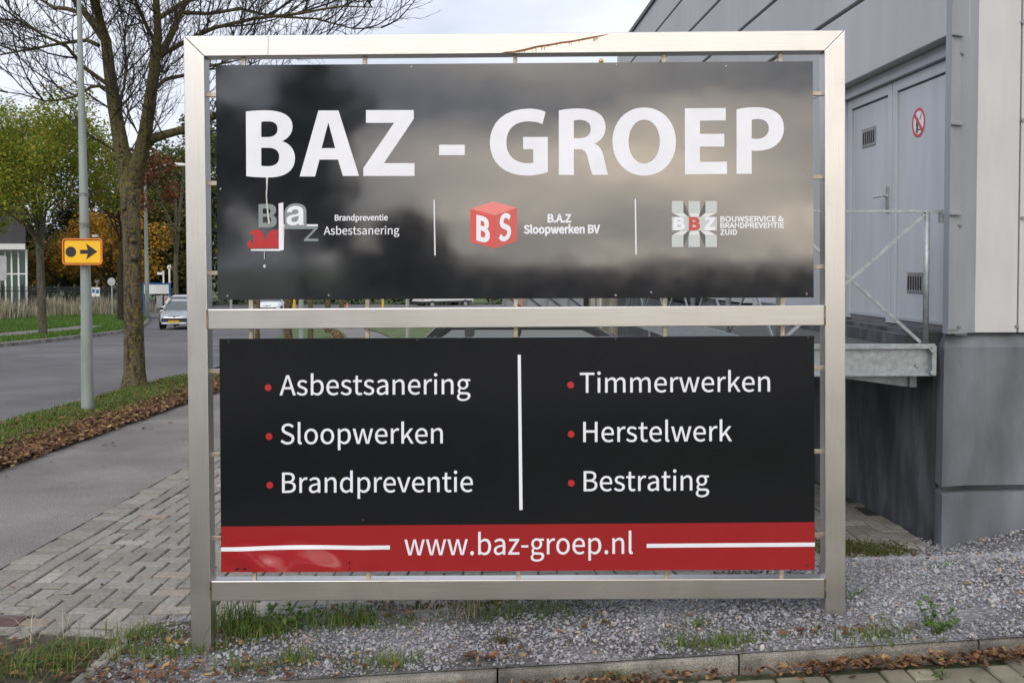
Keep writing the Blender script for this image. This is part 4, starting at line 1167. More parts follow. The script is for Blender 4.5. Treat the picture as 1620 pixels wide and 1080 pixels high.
# --- lower board
line('Asbestsanering', 442.5, 744.3, 625, 622.9, 31.6, M_WHITE, lower, .0004)
line('Sloopwerken', 444.3, 700.5, 702, 700.7, 31.8, M_WHITE, lower, .0004)
line('Brandpreventie', 446.5, 748, 778.9, 777.3, 31.8, M_WHITE, lower, .0004)
line('Timmerwerken', 917.3, 1218, 620.9, 618.9, 31.5, M_WHITE, lower, .0004)
line('Herstelwerk', 922.7, 1157.7, 698.7, 697.2, 31.6, M_WHITE, lower, .0004)
line('Bestrating', 923.4, 1121.8, 776.4, 774.9, 31.6, M_WHITE, lower, .0004)
for (x, y) in ((424.3, 612.8), (425.8, 690), (427, 766.9), (902.8, 608.7), (903.5, 686.4), (903.8, 763.8)):
    flat([ell(x, y, 5.4, 5.4, 28)], mat('bullet_red_foil', (.42, .022, .028), .3, var=.03), lower, 'bullet')
flat([[(819.0, 561), (823.9, 561), (826.8, 806), (821.6, 806)]], M_WHITE, lower, 'divider')

# red strip, following the buckle
RS = MB()
nxs, nys = 120, 14
V = []
for j in range(nys + 1):
    for i in range(nxs + 1):
        a, b = i / nxs, j / nys
        x0_, x1_ = 349.9, 1289
        px_ = x0_ + (x1_ - x0_) * a
        ytop = 832.3 - 7.0 * a + 2.6 * math.exp(-((px_ - 350) / 70) ** 2) * 0
        ybot = 904.4 + (900.4 - 904.4) * a
        u, v = su(px_, ybot + (ytop - ybot) * b, PF)
        d = dent(u, v)
        V.append((u, PF - .0009 + d, v + (-.25 * d if b < .9 else 0)))
RS.add(V, [(j * (nxs + 1) + i, j * (nxs + 1) + i + 1, (j + 1) * (nxs + 1) + i + 1, (j + 1) * (nxs + 1) + i) for j in range(nys) for i in range(nxs)])
red = sobj('red_strip', RS, M_RED, lower, smooth=True, recalc=False)
line('www.baz-groep.nl', 640, 1001, 877.6, 875.0, 33.2, M_WHITE, lower, .0004).name = 'web_address'
for (xa, xb, f0, f1) in ((350, 617, 865.0, 862.0), (1023, 1289, 859.4, 857.4)):
    mb = MB()
    V = []
    for i in range(61):
        t = i / 60
        x = xa + (xb - xa) * t
        y = f0 + (f1 - f0) * t - (2.4 * math.sin(min(1, t * 1.1) * math.pi) ** 2 if xa < 500 else 0)
        for dy in (0, 6.4):
            u, v = su(x, y + dy, PF)
            d = dent(u, v)
            V.append((u, PF - .0024 + d, v - .25 * d * 0))
    mb.add(V, [(2 * i, 2 * i + 1, 2 * i + 3, 2 * i + 2) for i in range(60)])
    sobj('rule', mb, M_WHITE, lower, recalc=False)

# rivets at the board edges, droppings, rust
M_SCREW = mat('screw_head', (.35, .34, .33), .4, .8)
for bo, pts in ((upper, ((520, 467), (651, 106), (975, 103), (1030, 462), (360, 468), (1148, 105), (1276, 465), (349, 299), (1278, 275), (974, 467))),
                (lower, ((660, 538), (974, 536), (362, 541), (1278, 534), (574, 822), (1276, 893)))):
    for (x, y) in pts:
        u, v = su(x, y, PF)
        mb = MB()
        mb.tube([(u, PF + .001, v), (u, PF - .004, v)], [.0055, .004], 10)
        sobj('rivet', mb, mat('dark_rivet', (.06, .06, .06), .35, .3) if bo is lower else M_SCREW, bo)
M_DROP = mat('dried_dropping', (.62, .60, .56), .8, var=.1)
q = [(421.2, 281), (424.5, 281), (424, 290), (423.4, 302), (422.8, 310), (424.6, 330), (427.5, 355), (425.0, 354), (422.8, 335), (421.5, 318), (421.0, 306), (421.8, 296)]
flat([q, [(418.2, 398.5), (419.2, 398.5), (419.4, 410), (418.6, 410)], ell(419, 421, 2.2, 2.6, 12)], M_DROP, upper, 'dropping', dep=PF - .006)
vs, fs = fill([[su(x, y, 0) for x, y in p] for p in ([(423.6, 57), (425.6, 57), (425.4, 66), (424.2, 75), (425.0, 85), (422.6, 85), (423.2, 76), (424.0, 68)],)], .001)
mb = MB()
mb.add([(p[0], p[1] - .0008, p[2]) for p in vs], fs)
sobj('dropping', mb, M_DROP, topbar, recalc=False)
ps = [[(793, 83.6), (800, 82.2), (812, 81.4), (830, 77.6), (850, 72.6), (872, 69.6), (888, 66.4), (905, 64.6), (930, 59.6), (958, 54.8), (964, 54.2), (948, 58.2), (928, 62.6), (905, 67.0), (888, 69.2), (870, 72.6), (850, 75.6), (832, 80.4), (815, 83.4), (800, 84.0)]]
random.seed(5)
dr = []
for i in range(26):
    x = random.uniform(822, 948)
    y = 80.5 - (x - 818) * 0.183
    h = random.uniform(2, 8)
    wd = random.uniform(.5, 1.3)
    dr.append([(x - wd, y), (x + wd, y - .3), (x + wd * .4, y + h), (x - wd * .3, y + h)])
for pp, m, dep in ((ps, mat('rust', (.21, .080, .028), .9, var=.5, scale=60), -.0012), (dr, mat('rust_run', (.46, .27, .10), .8, var=.3, scale=80), -.0007)):
    vs, fs = fill([[su(x, y, 0) for x, y in p] for p in pp], .0008)
    mb = MB()
    mb.add([(p[0], p[1] + dep, p[2]) for p in vs], fs)
    sobj('rust_streak', mb, m, topbar, recalc=False)

# ================================================================ WAREHOUSE
ps_ = atz(1484, 863, -0.2)
pf_ = atz(1521, 861, -0.2)
BD = Vector((-0.0463, 1, 0)).normalized()
BR = Vector((BD.y, -BD.x, 0))
# origin: side plane through ps_, front plane through pf_
BO = ps_ + BD * ((pf_ - ps_).dot(BD))
BO.z = -0.2
BM = Matrix(((BR.x, BD.x, 0, BO.x), (BR.y, BD.y, 0, BO.y), (0, 0, 1, BO.z), (0, 0, 0, 1)))
BI = BM.inverted()
BE = BI @ EYEP


def side(px, py, x=0.0):
    """(along, height) on the side wall plane at local x"""
    d = BI.to_3x3() @ ray(px, py)
    t = (x - BE.x) / d.x
    p = BE + d * t
    return p.y, p.z


def front(px, py, y=0.0):
    d = BI.to_3x3() @ ray(px, py)
    t = (y - BE.y) / d.y
    p = BE + d * t
    return p.x, p.z


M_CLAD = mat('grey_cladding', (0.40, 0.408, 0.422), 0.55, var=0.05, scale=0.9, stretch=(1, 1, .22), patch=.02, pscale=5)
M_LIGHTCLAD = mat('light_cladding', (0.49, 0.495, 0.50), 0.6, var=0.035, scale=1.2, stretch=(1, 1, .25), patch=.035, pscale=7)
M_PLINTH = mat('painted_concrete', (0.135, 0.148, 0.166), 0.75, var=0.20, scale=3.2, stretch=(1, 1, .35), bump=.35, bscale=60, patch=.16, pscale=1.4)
M_SEAM = mat('seam_black', (0.03, 0.032, 0.036), 0.8)
wh = thing('warehouse', 'grey clad warehouse with steel doors above a dark concrete plinth', 'building', M=BM)
zpl = front(1580, 527)[1]
ZP = zpl
sy_end = side(977, 95)[0]
roofz = side(1003, 48.4)[1]
seams = sorted([side(x, y)[1] for x, y in ((1294, 46.4), (1172, 47.3), (1093, 47.8), (1039.3, 48.2))])
lint = side(1417, 95)[1]
XR = 4.5            # how far the front runs to the right
CU = front(1545, 300)[0]        # size of the cut-off corner of the cladding
y_dr = side(1497, 300)[0]       # right jamb of the door opening
y_dl = side(1336, 300, .13)[0]
gap_l = y_dl + 0.55             # second opening further along
y2l = gap_l + (y_dl - y_dr)
corner_y = side(1503, 300)[0]

# core behind the cladding
mb = MB()
mb.prism([(.19, .03), (CU + .1, .14), (XR, .14), (XR, sy_end - .03), (.19, sy_end - .03)], 'z', ZP + .02, roofz - .08)
obj('core', mb, M_SEAM, wh)
# cladding panels, one sheet of stacked boards with open seams
mb = MB()
lv = [lint] + seams + [roofz]
for k in range(len(lv) - 1):
    z0, z1 = lv[k] + (0.018 if k else 0), lv[k + 1] - (0.018 if k < len(lv) - 2 else 0)
    mb.box(0, .16, corner_y + .082, sy_end, z0, z1)
mb.box(0.001, .16, gap_l - .55 + .001, gap_l - .001, ZP + .02, lint - .001)
mb.box(0.001, .16, y2l, sy_end, ZP + .02, lint - .001)
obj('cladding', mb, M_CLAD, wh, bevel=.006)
# far gable end and roof edge
mb = MB()
mb.box(0, XR, sy_end + .001, sy_end + .05, -.5, roofz)
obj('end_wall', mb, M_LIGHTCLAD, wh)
mb = MB()
mb.box(-.035, .25, corner_y, sy_end + .06, roofz + .001, roofz + .07)
obj('roof_edge', mb, mat('roof_trim', (.05, .05, .055), .5), wh)
mb = MB()
mb.box(.0, XR, .2, sy_end, roofz + .004, roofz + .03)
obj('roof', mb, mat('roof_felt', (.06, .06, .06), .9), wh)
# corner cover: cut-off corner strip between side and front
mb = MB()
mb.prism([(0.0, corner_y + .002), (CU + .004, 0.004), (CU + .004, .1), (.1, .12), (0.0, corner_y + .08)], 'z', ZP + .005, roofz + .5)
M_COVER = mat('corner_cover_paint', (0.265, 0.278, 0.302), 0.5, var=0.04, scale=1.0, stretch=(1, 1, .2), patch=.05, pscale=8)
obj('corner_cover', mb, M_COVER, wh)
# front face, light
xj = front(1612, 300)[0]
mb = MB()
mb.box(CU + .001, xj, 0.0, .12, ZP + .004, roofz + .5)
mb.box(xj + .012, XR, .002, .12, ZP + .004, roofz + .5)
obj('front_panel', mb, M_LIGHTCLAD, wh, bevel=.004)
mb = MB()
for y in (35, 190, 345, 516):
    x, z = front(1608 if y == 516 else 1617, y)
    mb.tube([(x, .0, z), (x, -.012, z)], .012, 8)
for y in (78, 190, 355, 520):
    x = 0.02
    yy, z = side(1517, y)
    mb.tube([(x + .08, corner_y * .6, z), (x + .05, corner_y * .6 - .02, z)], .010, 8)
obj('screw', mb, mat('screw_grey', (.25, .26, .28), .4, .6), wh)

# raised trim strip beside the doors, with three ledges
mb = MB()
ty0, ty1 = side(1504, 300)[0], y_dr - .004
cvA, cvB = Vector((0, corner_y, 0)), Vector((CU, .004, 0))
cvn = Vector(((cvB - cvA).y, -(cvB - cvA).x, 0)).normalized()


def on_cover(t0, t1, o0, o1, z0, z1):
    m_ = MB()
    q = [cvA.lerp(cvB, t0) + cvn * o0, cvA.lerp(cvB, t1) + cvn * o0, cvA.lerp(cvB, t1) + cvn * o1, cvA.lerp(cvB, t0) + cvn * o1]
    return m_.prism([(p.x, p.y) for p in q], 'z', z0, z1)


mb = on_cover(-.02, .34, .0008, .007, ZP + .03, lint + .02)
obj('trim_strip', mb, M_COVER, wh, bevel=.002)
for py in (52, 193, 336):
    a, z = side(1509, py)
    mb = MB()
    mb = on_cover(-.07, .32, .0075, .028, z - .016, z + .012)
    obj('ledge', mb, M_COVER, wh, bevel=.004)

# doors
M_DOOR = mat('grey_door_paint', (0.42, 0.445, 0.48), 0.42, var=0.05, scale=1.1, stretch=(1, 1, .12), patch=.03, pscale=9)
M_DOORDK = mat('door_frame_paint', (0.375, 0.395, 0.43), 0.45, var=0.05, scale=2)
M_KICK = mat('kick_plate', (0.135, 0.135, 0.145), 0.5, var=0.18, scale=2.5, stretch=(1, 1, .5))
M_GALV = mat('galvanised_steel', (0.33, 0.37, 0.385), 0.48, 0.55, var=0.15, scale=26, bump=.08, bscale=70, detail=8)
M_VENT = mat('vent_metal', (.30, .30, .30), .45, .6, var=.2, scale=30)
M_HOLE = mat('vent_hole', (.01, .01, .012), .9)
XD = 0.13
fr_t = side(1417, 121.5, XD)[1]
leaf_t = side(1417, 145.5, XD)[1]
kick = side(1417.8, 504.3, XD)[1]
ymid = side(1411, 300, XD)[0]
ylr = side(1489, 300, XD)[0]
yll = side(1345, 300, XD)[0]
doorz0 = ZP - 0.012


def door_pair(y0, y1, ym, first=True):
    """two steel leaves in a frame, y0 near the street, y1 further along"""
    d = thing('door', None, None, M=BM)
    d.parent = wh
    d.matrix_parent_inverse = BM.inverted()
    mb = MB()
    # lintel board and jambs
    mb.box(XD - .03, XD + .05, y0 + .001, y1 - .001, fr_t + .02, lint - .002)
    mb.box(XD - .045, XD + .05, y0 + .001, y1 - .001, fr_t - .03, fr_t + .018)
    mb.box(XD - .03, XD + .05, y0 + .001, y0 + .07, doorz0, fr_t - .032)
    mb.box(XD - .03, XD + .05, y1 - .07, y1 - .001, doorz0, fr_t - .032)
    obj('frame', mb, M_DOORDK, d, bevel=.004)
    for (a, b, s) in ((y0 + .075, ym - .006, 0), (ym + .006, y1 - .075, 1)):
        mb = MB()
        e = .075
        mb.box(XD - .005, XD + .04, a, a + e, doorz0 + .02, fr_t - .036)
        mb.box(XD - .005, XD + .04, b - e, b, doorz0 + .02, fr_t - .036)
        mb.box(XD - .005, XD + .04, a + e + .0005, b - e - .0005, leaf_t, fr_t - .036)
        mb.box(XD + .012, XD + .03, a + e + .006, b - e - .006, kick + .012, leaf_t - .010)
        obj('leaf', mb, M_DOOR, d, bevel=.003)
        mb = MB()
        mb.box(XD + .006, XD + .03, a + e + .006, b - e - .006, doorz0 + .004, kick - .004)
        obj('kick_plate', mb, M_KICK, d, bevel=.002)
        mb = MB()
        mb.box(XD - .002, XD + .02, a + e + .002, b - e - .002, kick - .003, kick + .011)
        obj('drip_rail', mb, M_DOORDK, d)
        mb = MB()
        mb.box(XD + .031, XD + .034, a + e * .6, b - e * .6, kick, leaf_t + .02)
        obj('seal', mb, M_SEAM, d)
        for z in (doorz0 + .24, (doorz0 + fr_t) / 2, fr_t - .28):
            yh = a - .012 if s == 0 else b + .012
            mb = MB()
            mb.tube([(XD - .035, yh, z - .065), (XD - .035, yh, z - .002)], .012, 8)
            mb.tube([(XD - .035, yh, z + .002), (XD - .035, yh, z + .065)], .012, 8)
            obj('hinge', mb, M_VENT, d)
        # grille
        if s == 1:
            yc, zc = (side(1373, 217, XD) if first else ((a + b) / 2 + .03, leaf_t - .38))
        else:
            yc, zc = (side(1446, 447, XD) if first else ((a + b) / 2, kick + .3))
        mb = MB()
        mb.box(XD + .004, XD + .010, yc - .13, yc + .13, zc - .075, zc + .075)
        v = obj('vent', mb, M_VENT, d, bevel=.002)
        mb = MB()
        for k in range(6):
            yy = yc - .10 + k * .04
            mb.box(XD + .0025, XD + .0042, yy - .010, yy + .010, zc - .052, zc + .045)
        obj('slot', mb, M_HOLE, v)
        v.children[0].parent = v
        v['label'] = 'slotted metal vent grille'
    # lever handle on the far leaf
    yh, zh = side(1406, 316, XD) if first else (ym + .03, doorz0 + 1.0)
    mb = MB()
    mb.box(XD - .016, XD - .006, yh - .022, yh + .022, zh - .10, zh + .10)
    mb.tube([(XD - .01, yh, zh + .03), (XD - .06, yh, zh + .03), (XD - .062, yh + .02, zh + .03), (XD - .06, yh + .14, zh + .028)], .010, 8)
    obj('handle', mb, mat('handle_steel', (.55, .55, .55), .3, .9), d, bevel=.002)


door_pair(y_dr + .055, y_dl, ymid)
door_pair(gap_l, y2l, gap_l + (ymid - y_dr), first=False)

# plinth: tilted-up concrete with a groove, cut corner and a block top
zg0, zg1 = front(1580, 766)[1], front(1580, 777.5)[1]
CP = 0.10
mb = MB()


def pl(x0, out, c):
    return [(x0 - out, 40), (x0 - out, c), (c, -out), (XR, -out), (XR, 3), (2.4, 40)]


top_poly = [(-.02, y_dr - .05), (-.02, CP + .04), (CP, -.02), (XR, -.02), (XR, 1), (.2, 1), (.2, y_dr - .05)]
cpx = front(1535, 600)[0]
cpx2 = front(1521, 850)[0]
yA = side(1487, 820)[0]


def ring(cx, ax, out, z):
    return [(ax, yA - out, z), (cx, -out, z), (XR, -out, z), (XR, .6, z), (.35, .6, z), (ax + .02, yA + .12, z)]


mb.loft([ring(cpx2, .0, .03, -.6), ring(cpx2, .0, .025, zg1), ring(cpx2 + .03, .02, -.05, zg1 + .012), ring(cpx2 + .03, .02, -.05, zg0 - .004), ring(cpx2, .0, .02, zg0), ring(cpx, .01, .01, ZP - .09), ring(cpx + .02, .05, -.05, ZP)])
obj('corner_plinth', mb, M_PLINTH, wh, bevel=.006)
mb = MB()
mb.box(-.001, .3, yA + .124, sy_end, -.6, ZP - .12)
mb.box(-.05, .30, yA + .126, y2l + 1.5, ZP - .118, ZP - .0)
mb.box(-.12, -.051, y_dr + .3, y2l + 1.5, ZP - .112, ZP - .03)
M_DKPL = mat('dark_shaded_plinth', (0.055, 0.060, 0.067), 0.8, var=0.36, scale=3.0, stretch=(1, 1, .3), bump=.35, bscale=50, patch=.30, pscale=7)  # dark material, darkened further with the shadow beside the platform painted in
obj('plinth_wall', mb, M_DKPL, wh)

# no smoking sign
yc, zc = side(1451, 194, XD)
ns = thing('prohibition_sign', 'round red and white no smoking sign on the right steel door leaf', 'sign', M=BM @ Matrix.Translation((XD + .0115, yc, zc)))
rr = 0.105


def sideflat(polys, m, parent, name, dep):
    # drawn in (along, height); seen from the street side, so along runs right to left
    vs, fs = fill(polys, .001)
    mb = MB()
    mb.add([(dep + p[1], -p[0], p[2]) for p in vs], fs)
    return obj(name, mb, m, parent, recalc=False)


M_SIGNRED = mat('sign_red', (.50, .035, .06), .4, var=.03)
M_SIGNW = mat('sign_white', (.72, .72, .74), .4, var=.03)
M_SIGNK = mat('sign_black', (.02, .02, .022), .4)
sideflat([ell(0, 0, rr, rr, 36)], M_SIGNW, ns, 'plate', -.0008)
sideflat([ell(0, 0, rr, rr, 36), ell(0, 0, rr * .80, rr * .80, 36)], M_SIGNRED, ns, 'red_ring', -.0024)
c45 = .7071
sideflat([[(-rr * .80 * c45 + a * .009, -rr * .80 * c45 * -1 + b * .009) if e == 0 else (rr * .80 * c45 + a * .009, -rr * .80 * c45 + b * .009) for (e, a, b) in ((0, -1, -1), (1, -1, -1), (1, 1, 1), (0, 1, 1))]], M_SIGNRED, ns, 'red_bar', -.0036)
sideflat([bez([(-.03, -.075), (-.01, -.07), (-.005, -.03), (-.02, .0, .005, .03, -.01, .035), (-.04, .02, -.045, -.02, -.03, -.03), (-.04, -.05, -.04, -.06, -.03, -.075)]),
          [(.0, -.055), (.03, -.06), (.032, -.05), (.002, -.045)], [(.02, .02), (.045, .06), (.05, .057), (.027, .017)]], M_SIGNK, ns, 'symbol', -.0030)

# ================================================================ LOADING PLATFORM
py0, _z = side(1481, 570, -.03)
zb_t, zb_b = front(1380, 547, py0)[1], front(1380, 594, py0)[1]
pxl = front(1228, 560, py0)[0]
pxr = -.032
PLEN = 6.2
lp = thing('loading_platform', 'galvanised steel loading platform with braced railing below the warehouse doors', 'platform', M=BM)
mb = MB()
t = .012
mb.box(pxl, pxr - .002, py0 + .03, py0 + .045, zb_b, zb_t)
mb.box(pxl, pxr - .002, py0, py0 + .0295, zb_t - .022, zb_t + .012)
mb.box(pxl, pxr - .002, py0, py0 + .0295, zb_b - .006, zb_b + .014)
obj('front_beam', mb, M_GALV, lp, bevel=.003)
mb = MB()
mb.box(pxl - .015, pxl - .0005, py0 + .002, py0 + PLEN, zb_b, zb_t + .01)
obj('side_beam', mb, M_GALV, lp, bevel=.003)
mb = MB()
mb.box(pxr - .03, pxr - .0015, py0 - .012, py0 - .001, zb_b, zb_t)
for z in (zb_b + .02, zb_t - .03):
    mb.tube([(pxr - .035, py0 - .03, z), (pxr - .035, py0, z)], .014, 6)
mb.tube([(front(1453, 578, py0)[0], py0 + .015, front(1453, 578, py0)[1]), (front(1453, 578, py0)[0], py0 + .035, front(1453, 578, py0)[1])], .014, 8)
obj('end_plate', mb, M_GALV, lp)
mb = MB()
mb.box(pxl + .002, pxr - .06, py0 + .05, py0 + PLEN, zb_t - .06, zb_t - .035)
obj('deck', mb, mat('deck_grating', (.10, .10, .10), .7, .4, var=.3, scale=40), lp)
mb = MB()
bx0, bx1 = front(1370, 600, py0)[0], front(1458, 600, py0)[0]
zz0 = front(1458, 617, py0)[1]
mb.prism([(bx0 - .3, zb_b - .007), (bx1, zb_b - .007), (bx1, zz0), (bx1 - .02, zz0)], 'y', py0 + .2, py0 + .215)
mb.box(bx1 - .001, bx1 + .045, py0 + .17, py0 + .25, zz0, zb_b - .008)
obj('bracket', mb, M_GALV, lp)
zr = front(1400, 334, py0)[1]
xp = front(1467, 440, py0)[0]
post_xs = [pxl + .02, xp]
for x in post_xs:
    mb = MB()
    mb.tube([(x, py0 + .015, zb_t + .012), (x, py0 + .015, zr)], .019, 10)
    obj('railing_post', mb, M_GALV, lp, smooth=True)
mb = MB()
mb.bar((pxl, py0 + .015, zr), (front(1492, 334, py0)[0], py0 + .015, zr), .030, .016)
mb.box(front(1488, 340, py0)[0], front(1494, 340, py0)[0], py0 - .005, py0 + .035, zr - .075, zr - .01)
obj('top_rail', mb, M_GALV, lp)
for (a, b, o_) in (((xp - .02, zr - .02), (pxl + .03, zb_t + .03), -.007), ((xp - .03, zb_t + .02), (pxl + .03, zr - .03), .007)):
    mb = MB()
    mb.bar((a[0], py0 + .015 + o_, a[1]), (b[0], py0 + .015 + o_, b[1]), .011, .020)
    obj('brace', mb, M_GALV, lp)
nb = 5
ysr = [py0 + .06 + (PLEN - .1) * i / nb for i in range(nb + 1)]
for i, y in enumerate(ysr):
    if i:
        mb = MB()
        mb.tube([(pxl + .02, y, zb_t), (pxl + .02, y, zr)], .022, 10)
        obj('railing_post', mb, M_GALV, lp, smooth=True)
    if i < nb:
        y2 = ysr[i + 1]
        for k, (za, zb2) in enumerate(((zb_t + .03, zr - .03), (zr - .03, zb_t + .03))):
            mb = MB()
            mb.bar((pxl + .02 + (.008 if k else -.008), y + .03, za), (pxl + .02 + (.008 if k else -.008), y2 - .03, zb2), .011, .022)
            obj('brace', mb, M_GALV, lp)
mb = MB()
mb.bar((pxl + .02, py0 + .04, zr), (pxl + .02, py0 + PLEN, zr), .04, .018)
obj('top_rail', mb, M_GALV, lp)
for y in (py0 + 1.3, py0 + 4.6):
    mb = MB()
    mb.box(pxl + .02, pxl + .12, y, y + .1, -.8, zb_b)
    obj('leg', mb, M_GALV, lp)

# ================================================================ TREES AND PLANTS
M_BARK = None


def bark(name, c1, c2, moss, scale=14, m0=.50):
    if name in MATS:
        return MATS[name]
    m, t, b = new_mat(name)
    tcn = t.nodes.new('ShaderNodeTexCoord')
    mp = t.nodes.new('ShaderNodeMapping')
    mp.inputs['Scale'].default_value = (1, 1, .30)
    t.links.new(tcn.outputs['Object'], mp.inputs[0])
    n1 = t.nodes.new('ShaderNodeTexNoise')
    n1.inputs['Scale'].default_value = scale
    n1.inputs['Detail'].default_value = 8
    n1.inputs['Roughness'].default_value = 0.7
    t.links.new(mp.outputs[0], n1.inputs['Vector'])
    n2 = t.nodes.new('ShaderNodeTexNoise')
    n2.inputs['Scale'].default_value = scale * 1.6
    n2.inputs['Detail'].default_value = 6
    t.links.new(tcn.outputs['Object'], n2.inputs['Vector'])
    c = ramp(t, n1.outputs[0], [(0.40, c1), (0.60, c2)])
    mf = ramp(t, n2.outputs[0], [(m0, (0, 0, 0)), (m0 + .10, (1, 1, 1))])
    c = mixc(t, mf, c, moss)
    t.links.new(c, b.inputs['Base Color'])
    b.inputs['Roughness'].default_value = 0.95
    b.inputs['Specular IOR Level'].default_value = 0.2
    bp = t.nodes.new('ShaderNodeBump')
    bp.inputs['Strength'].default_value = 1.0
    bp.inputs['Distance'].default_value = 0.05
    t.links.new(n1.outputs[0], bp.inputs['Height'])
    t.links.new(bp.outputs[0], b.inputs['Normal'])
    MATS[name] = m
    return m


M_BARK1 = bark('lichen_bark', (.030, .024, .017), (.125, .105, .080), (.155, .130, .036))
M_BARKL = bark('limb_bark', (.022, .018, .012), (.085, .072, .047), (.110, .100, .034), m0=.43)
M_TWIG = mat('twig', (0.028, 0.022, 0.018), .9, var=.2, scale=5)
M_BARK2 = bark('grey_bark', (.045, .040, .033), (.12, .108, .09), (.10, .095, .06))
M_BARK3 = bark('dark_bark', (.012, .010, .008), (.045, .038, .03), (.05, .05, .025))


def bend_path(p, d, Ln, n, rng, wob=0.12, lift=0.0):
    pts = [Vector(p)]
    d = Vector(d).normalized()
    for i in range(n):
        d = (d + Vector((rng.gauss(0, wob), rng.gauss(0, wob), rng.gauss(0, wob) + lift))).normalized()
        pts.append(pts[-1] + d * (Ln / n))
    return pts


def resample(pts, step):
    out = [pts[0]]
    for a, b in zip(pts, pts[1:]):
        n = max(1, int((b - a).length / step))
        for i in range(1, n + 1):
            out.append(a.lerp(b, i / n))
    return out


def side_dir(d, rng, spread):
    d = d.normalized()
    r = Vector((rng.gauss(0, 1), rng.gauss(0, 1), rng.gauss(0, 1)))
    r = (r - d * r.dot(d)).normalized()
    return (d * math.cos(spread) + r * math.sin(spread)).normalized()


def shoots(mb, pts, r0, level, rng, spec):
    """side shoots along a branch, thinner at every level"""
    dist, Ln, rr, spread, lift = spec[level]
    acc = rng.random() * dist
    tot = sum((b - a).length for a, b in zip(pts, pts[1:]))
    run = 0
    for a, b in zip(pts, pts[1:]):
        seg = (b - a).length
        run += seg
        acc += seg
        while acc > dist:
            acc -= dist
            t = run / max(tot, 1e-3)
            if t < 0.12 and level == 0:
                continue
            p = a.lerp(b, rng.random())
            d = side_dir(b - a, rng, spread * rng.uniform(.7, 1.25))
            if level == 0 and d.z < -0.2:
                d.z *= -.5
            l2 = Ln * rng.uniform(.55, 1.3) * (1.15 - .45 * t)
            q = bend_path(p, d, l2, 6 if level < 2 else 3, rng, .11, lift)
            r = rr * rng.uniform(.7, 1.2)
            mb.tube(q, [r * (1 - .72 * i / (len(q) - 1)) for i in range(len(q))], 4 if level == 0 else 3, caps=False)
            if level + 1 < len(spec):
                shoots(mb, q, r, level + 1, rng, spec)


SPEC_NEAR = [(0.23, 1.75, .0140, .80, .12), (0.150, .78, .0070, .72, .11), (0.155, .25, .0046, .70, .10)]
# ---- the big bare tree beside the cycle path
TY = 16.4
rngt = random.Random(21)
base = on_ground(213, 614)
TY = base.y


def tp(x, y, dy=0.0):
    return at(x, y, TY + dy)


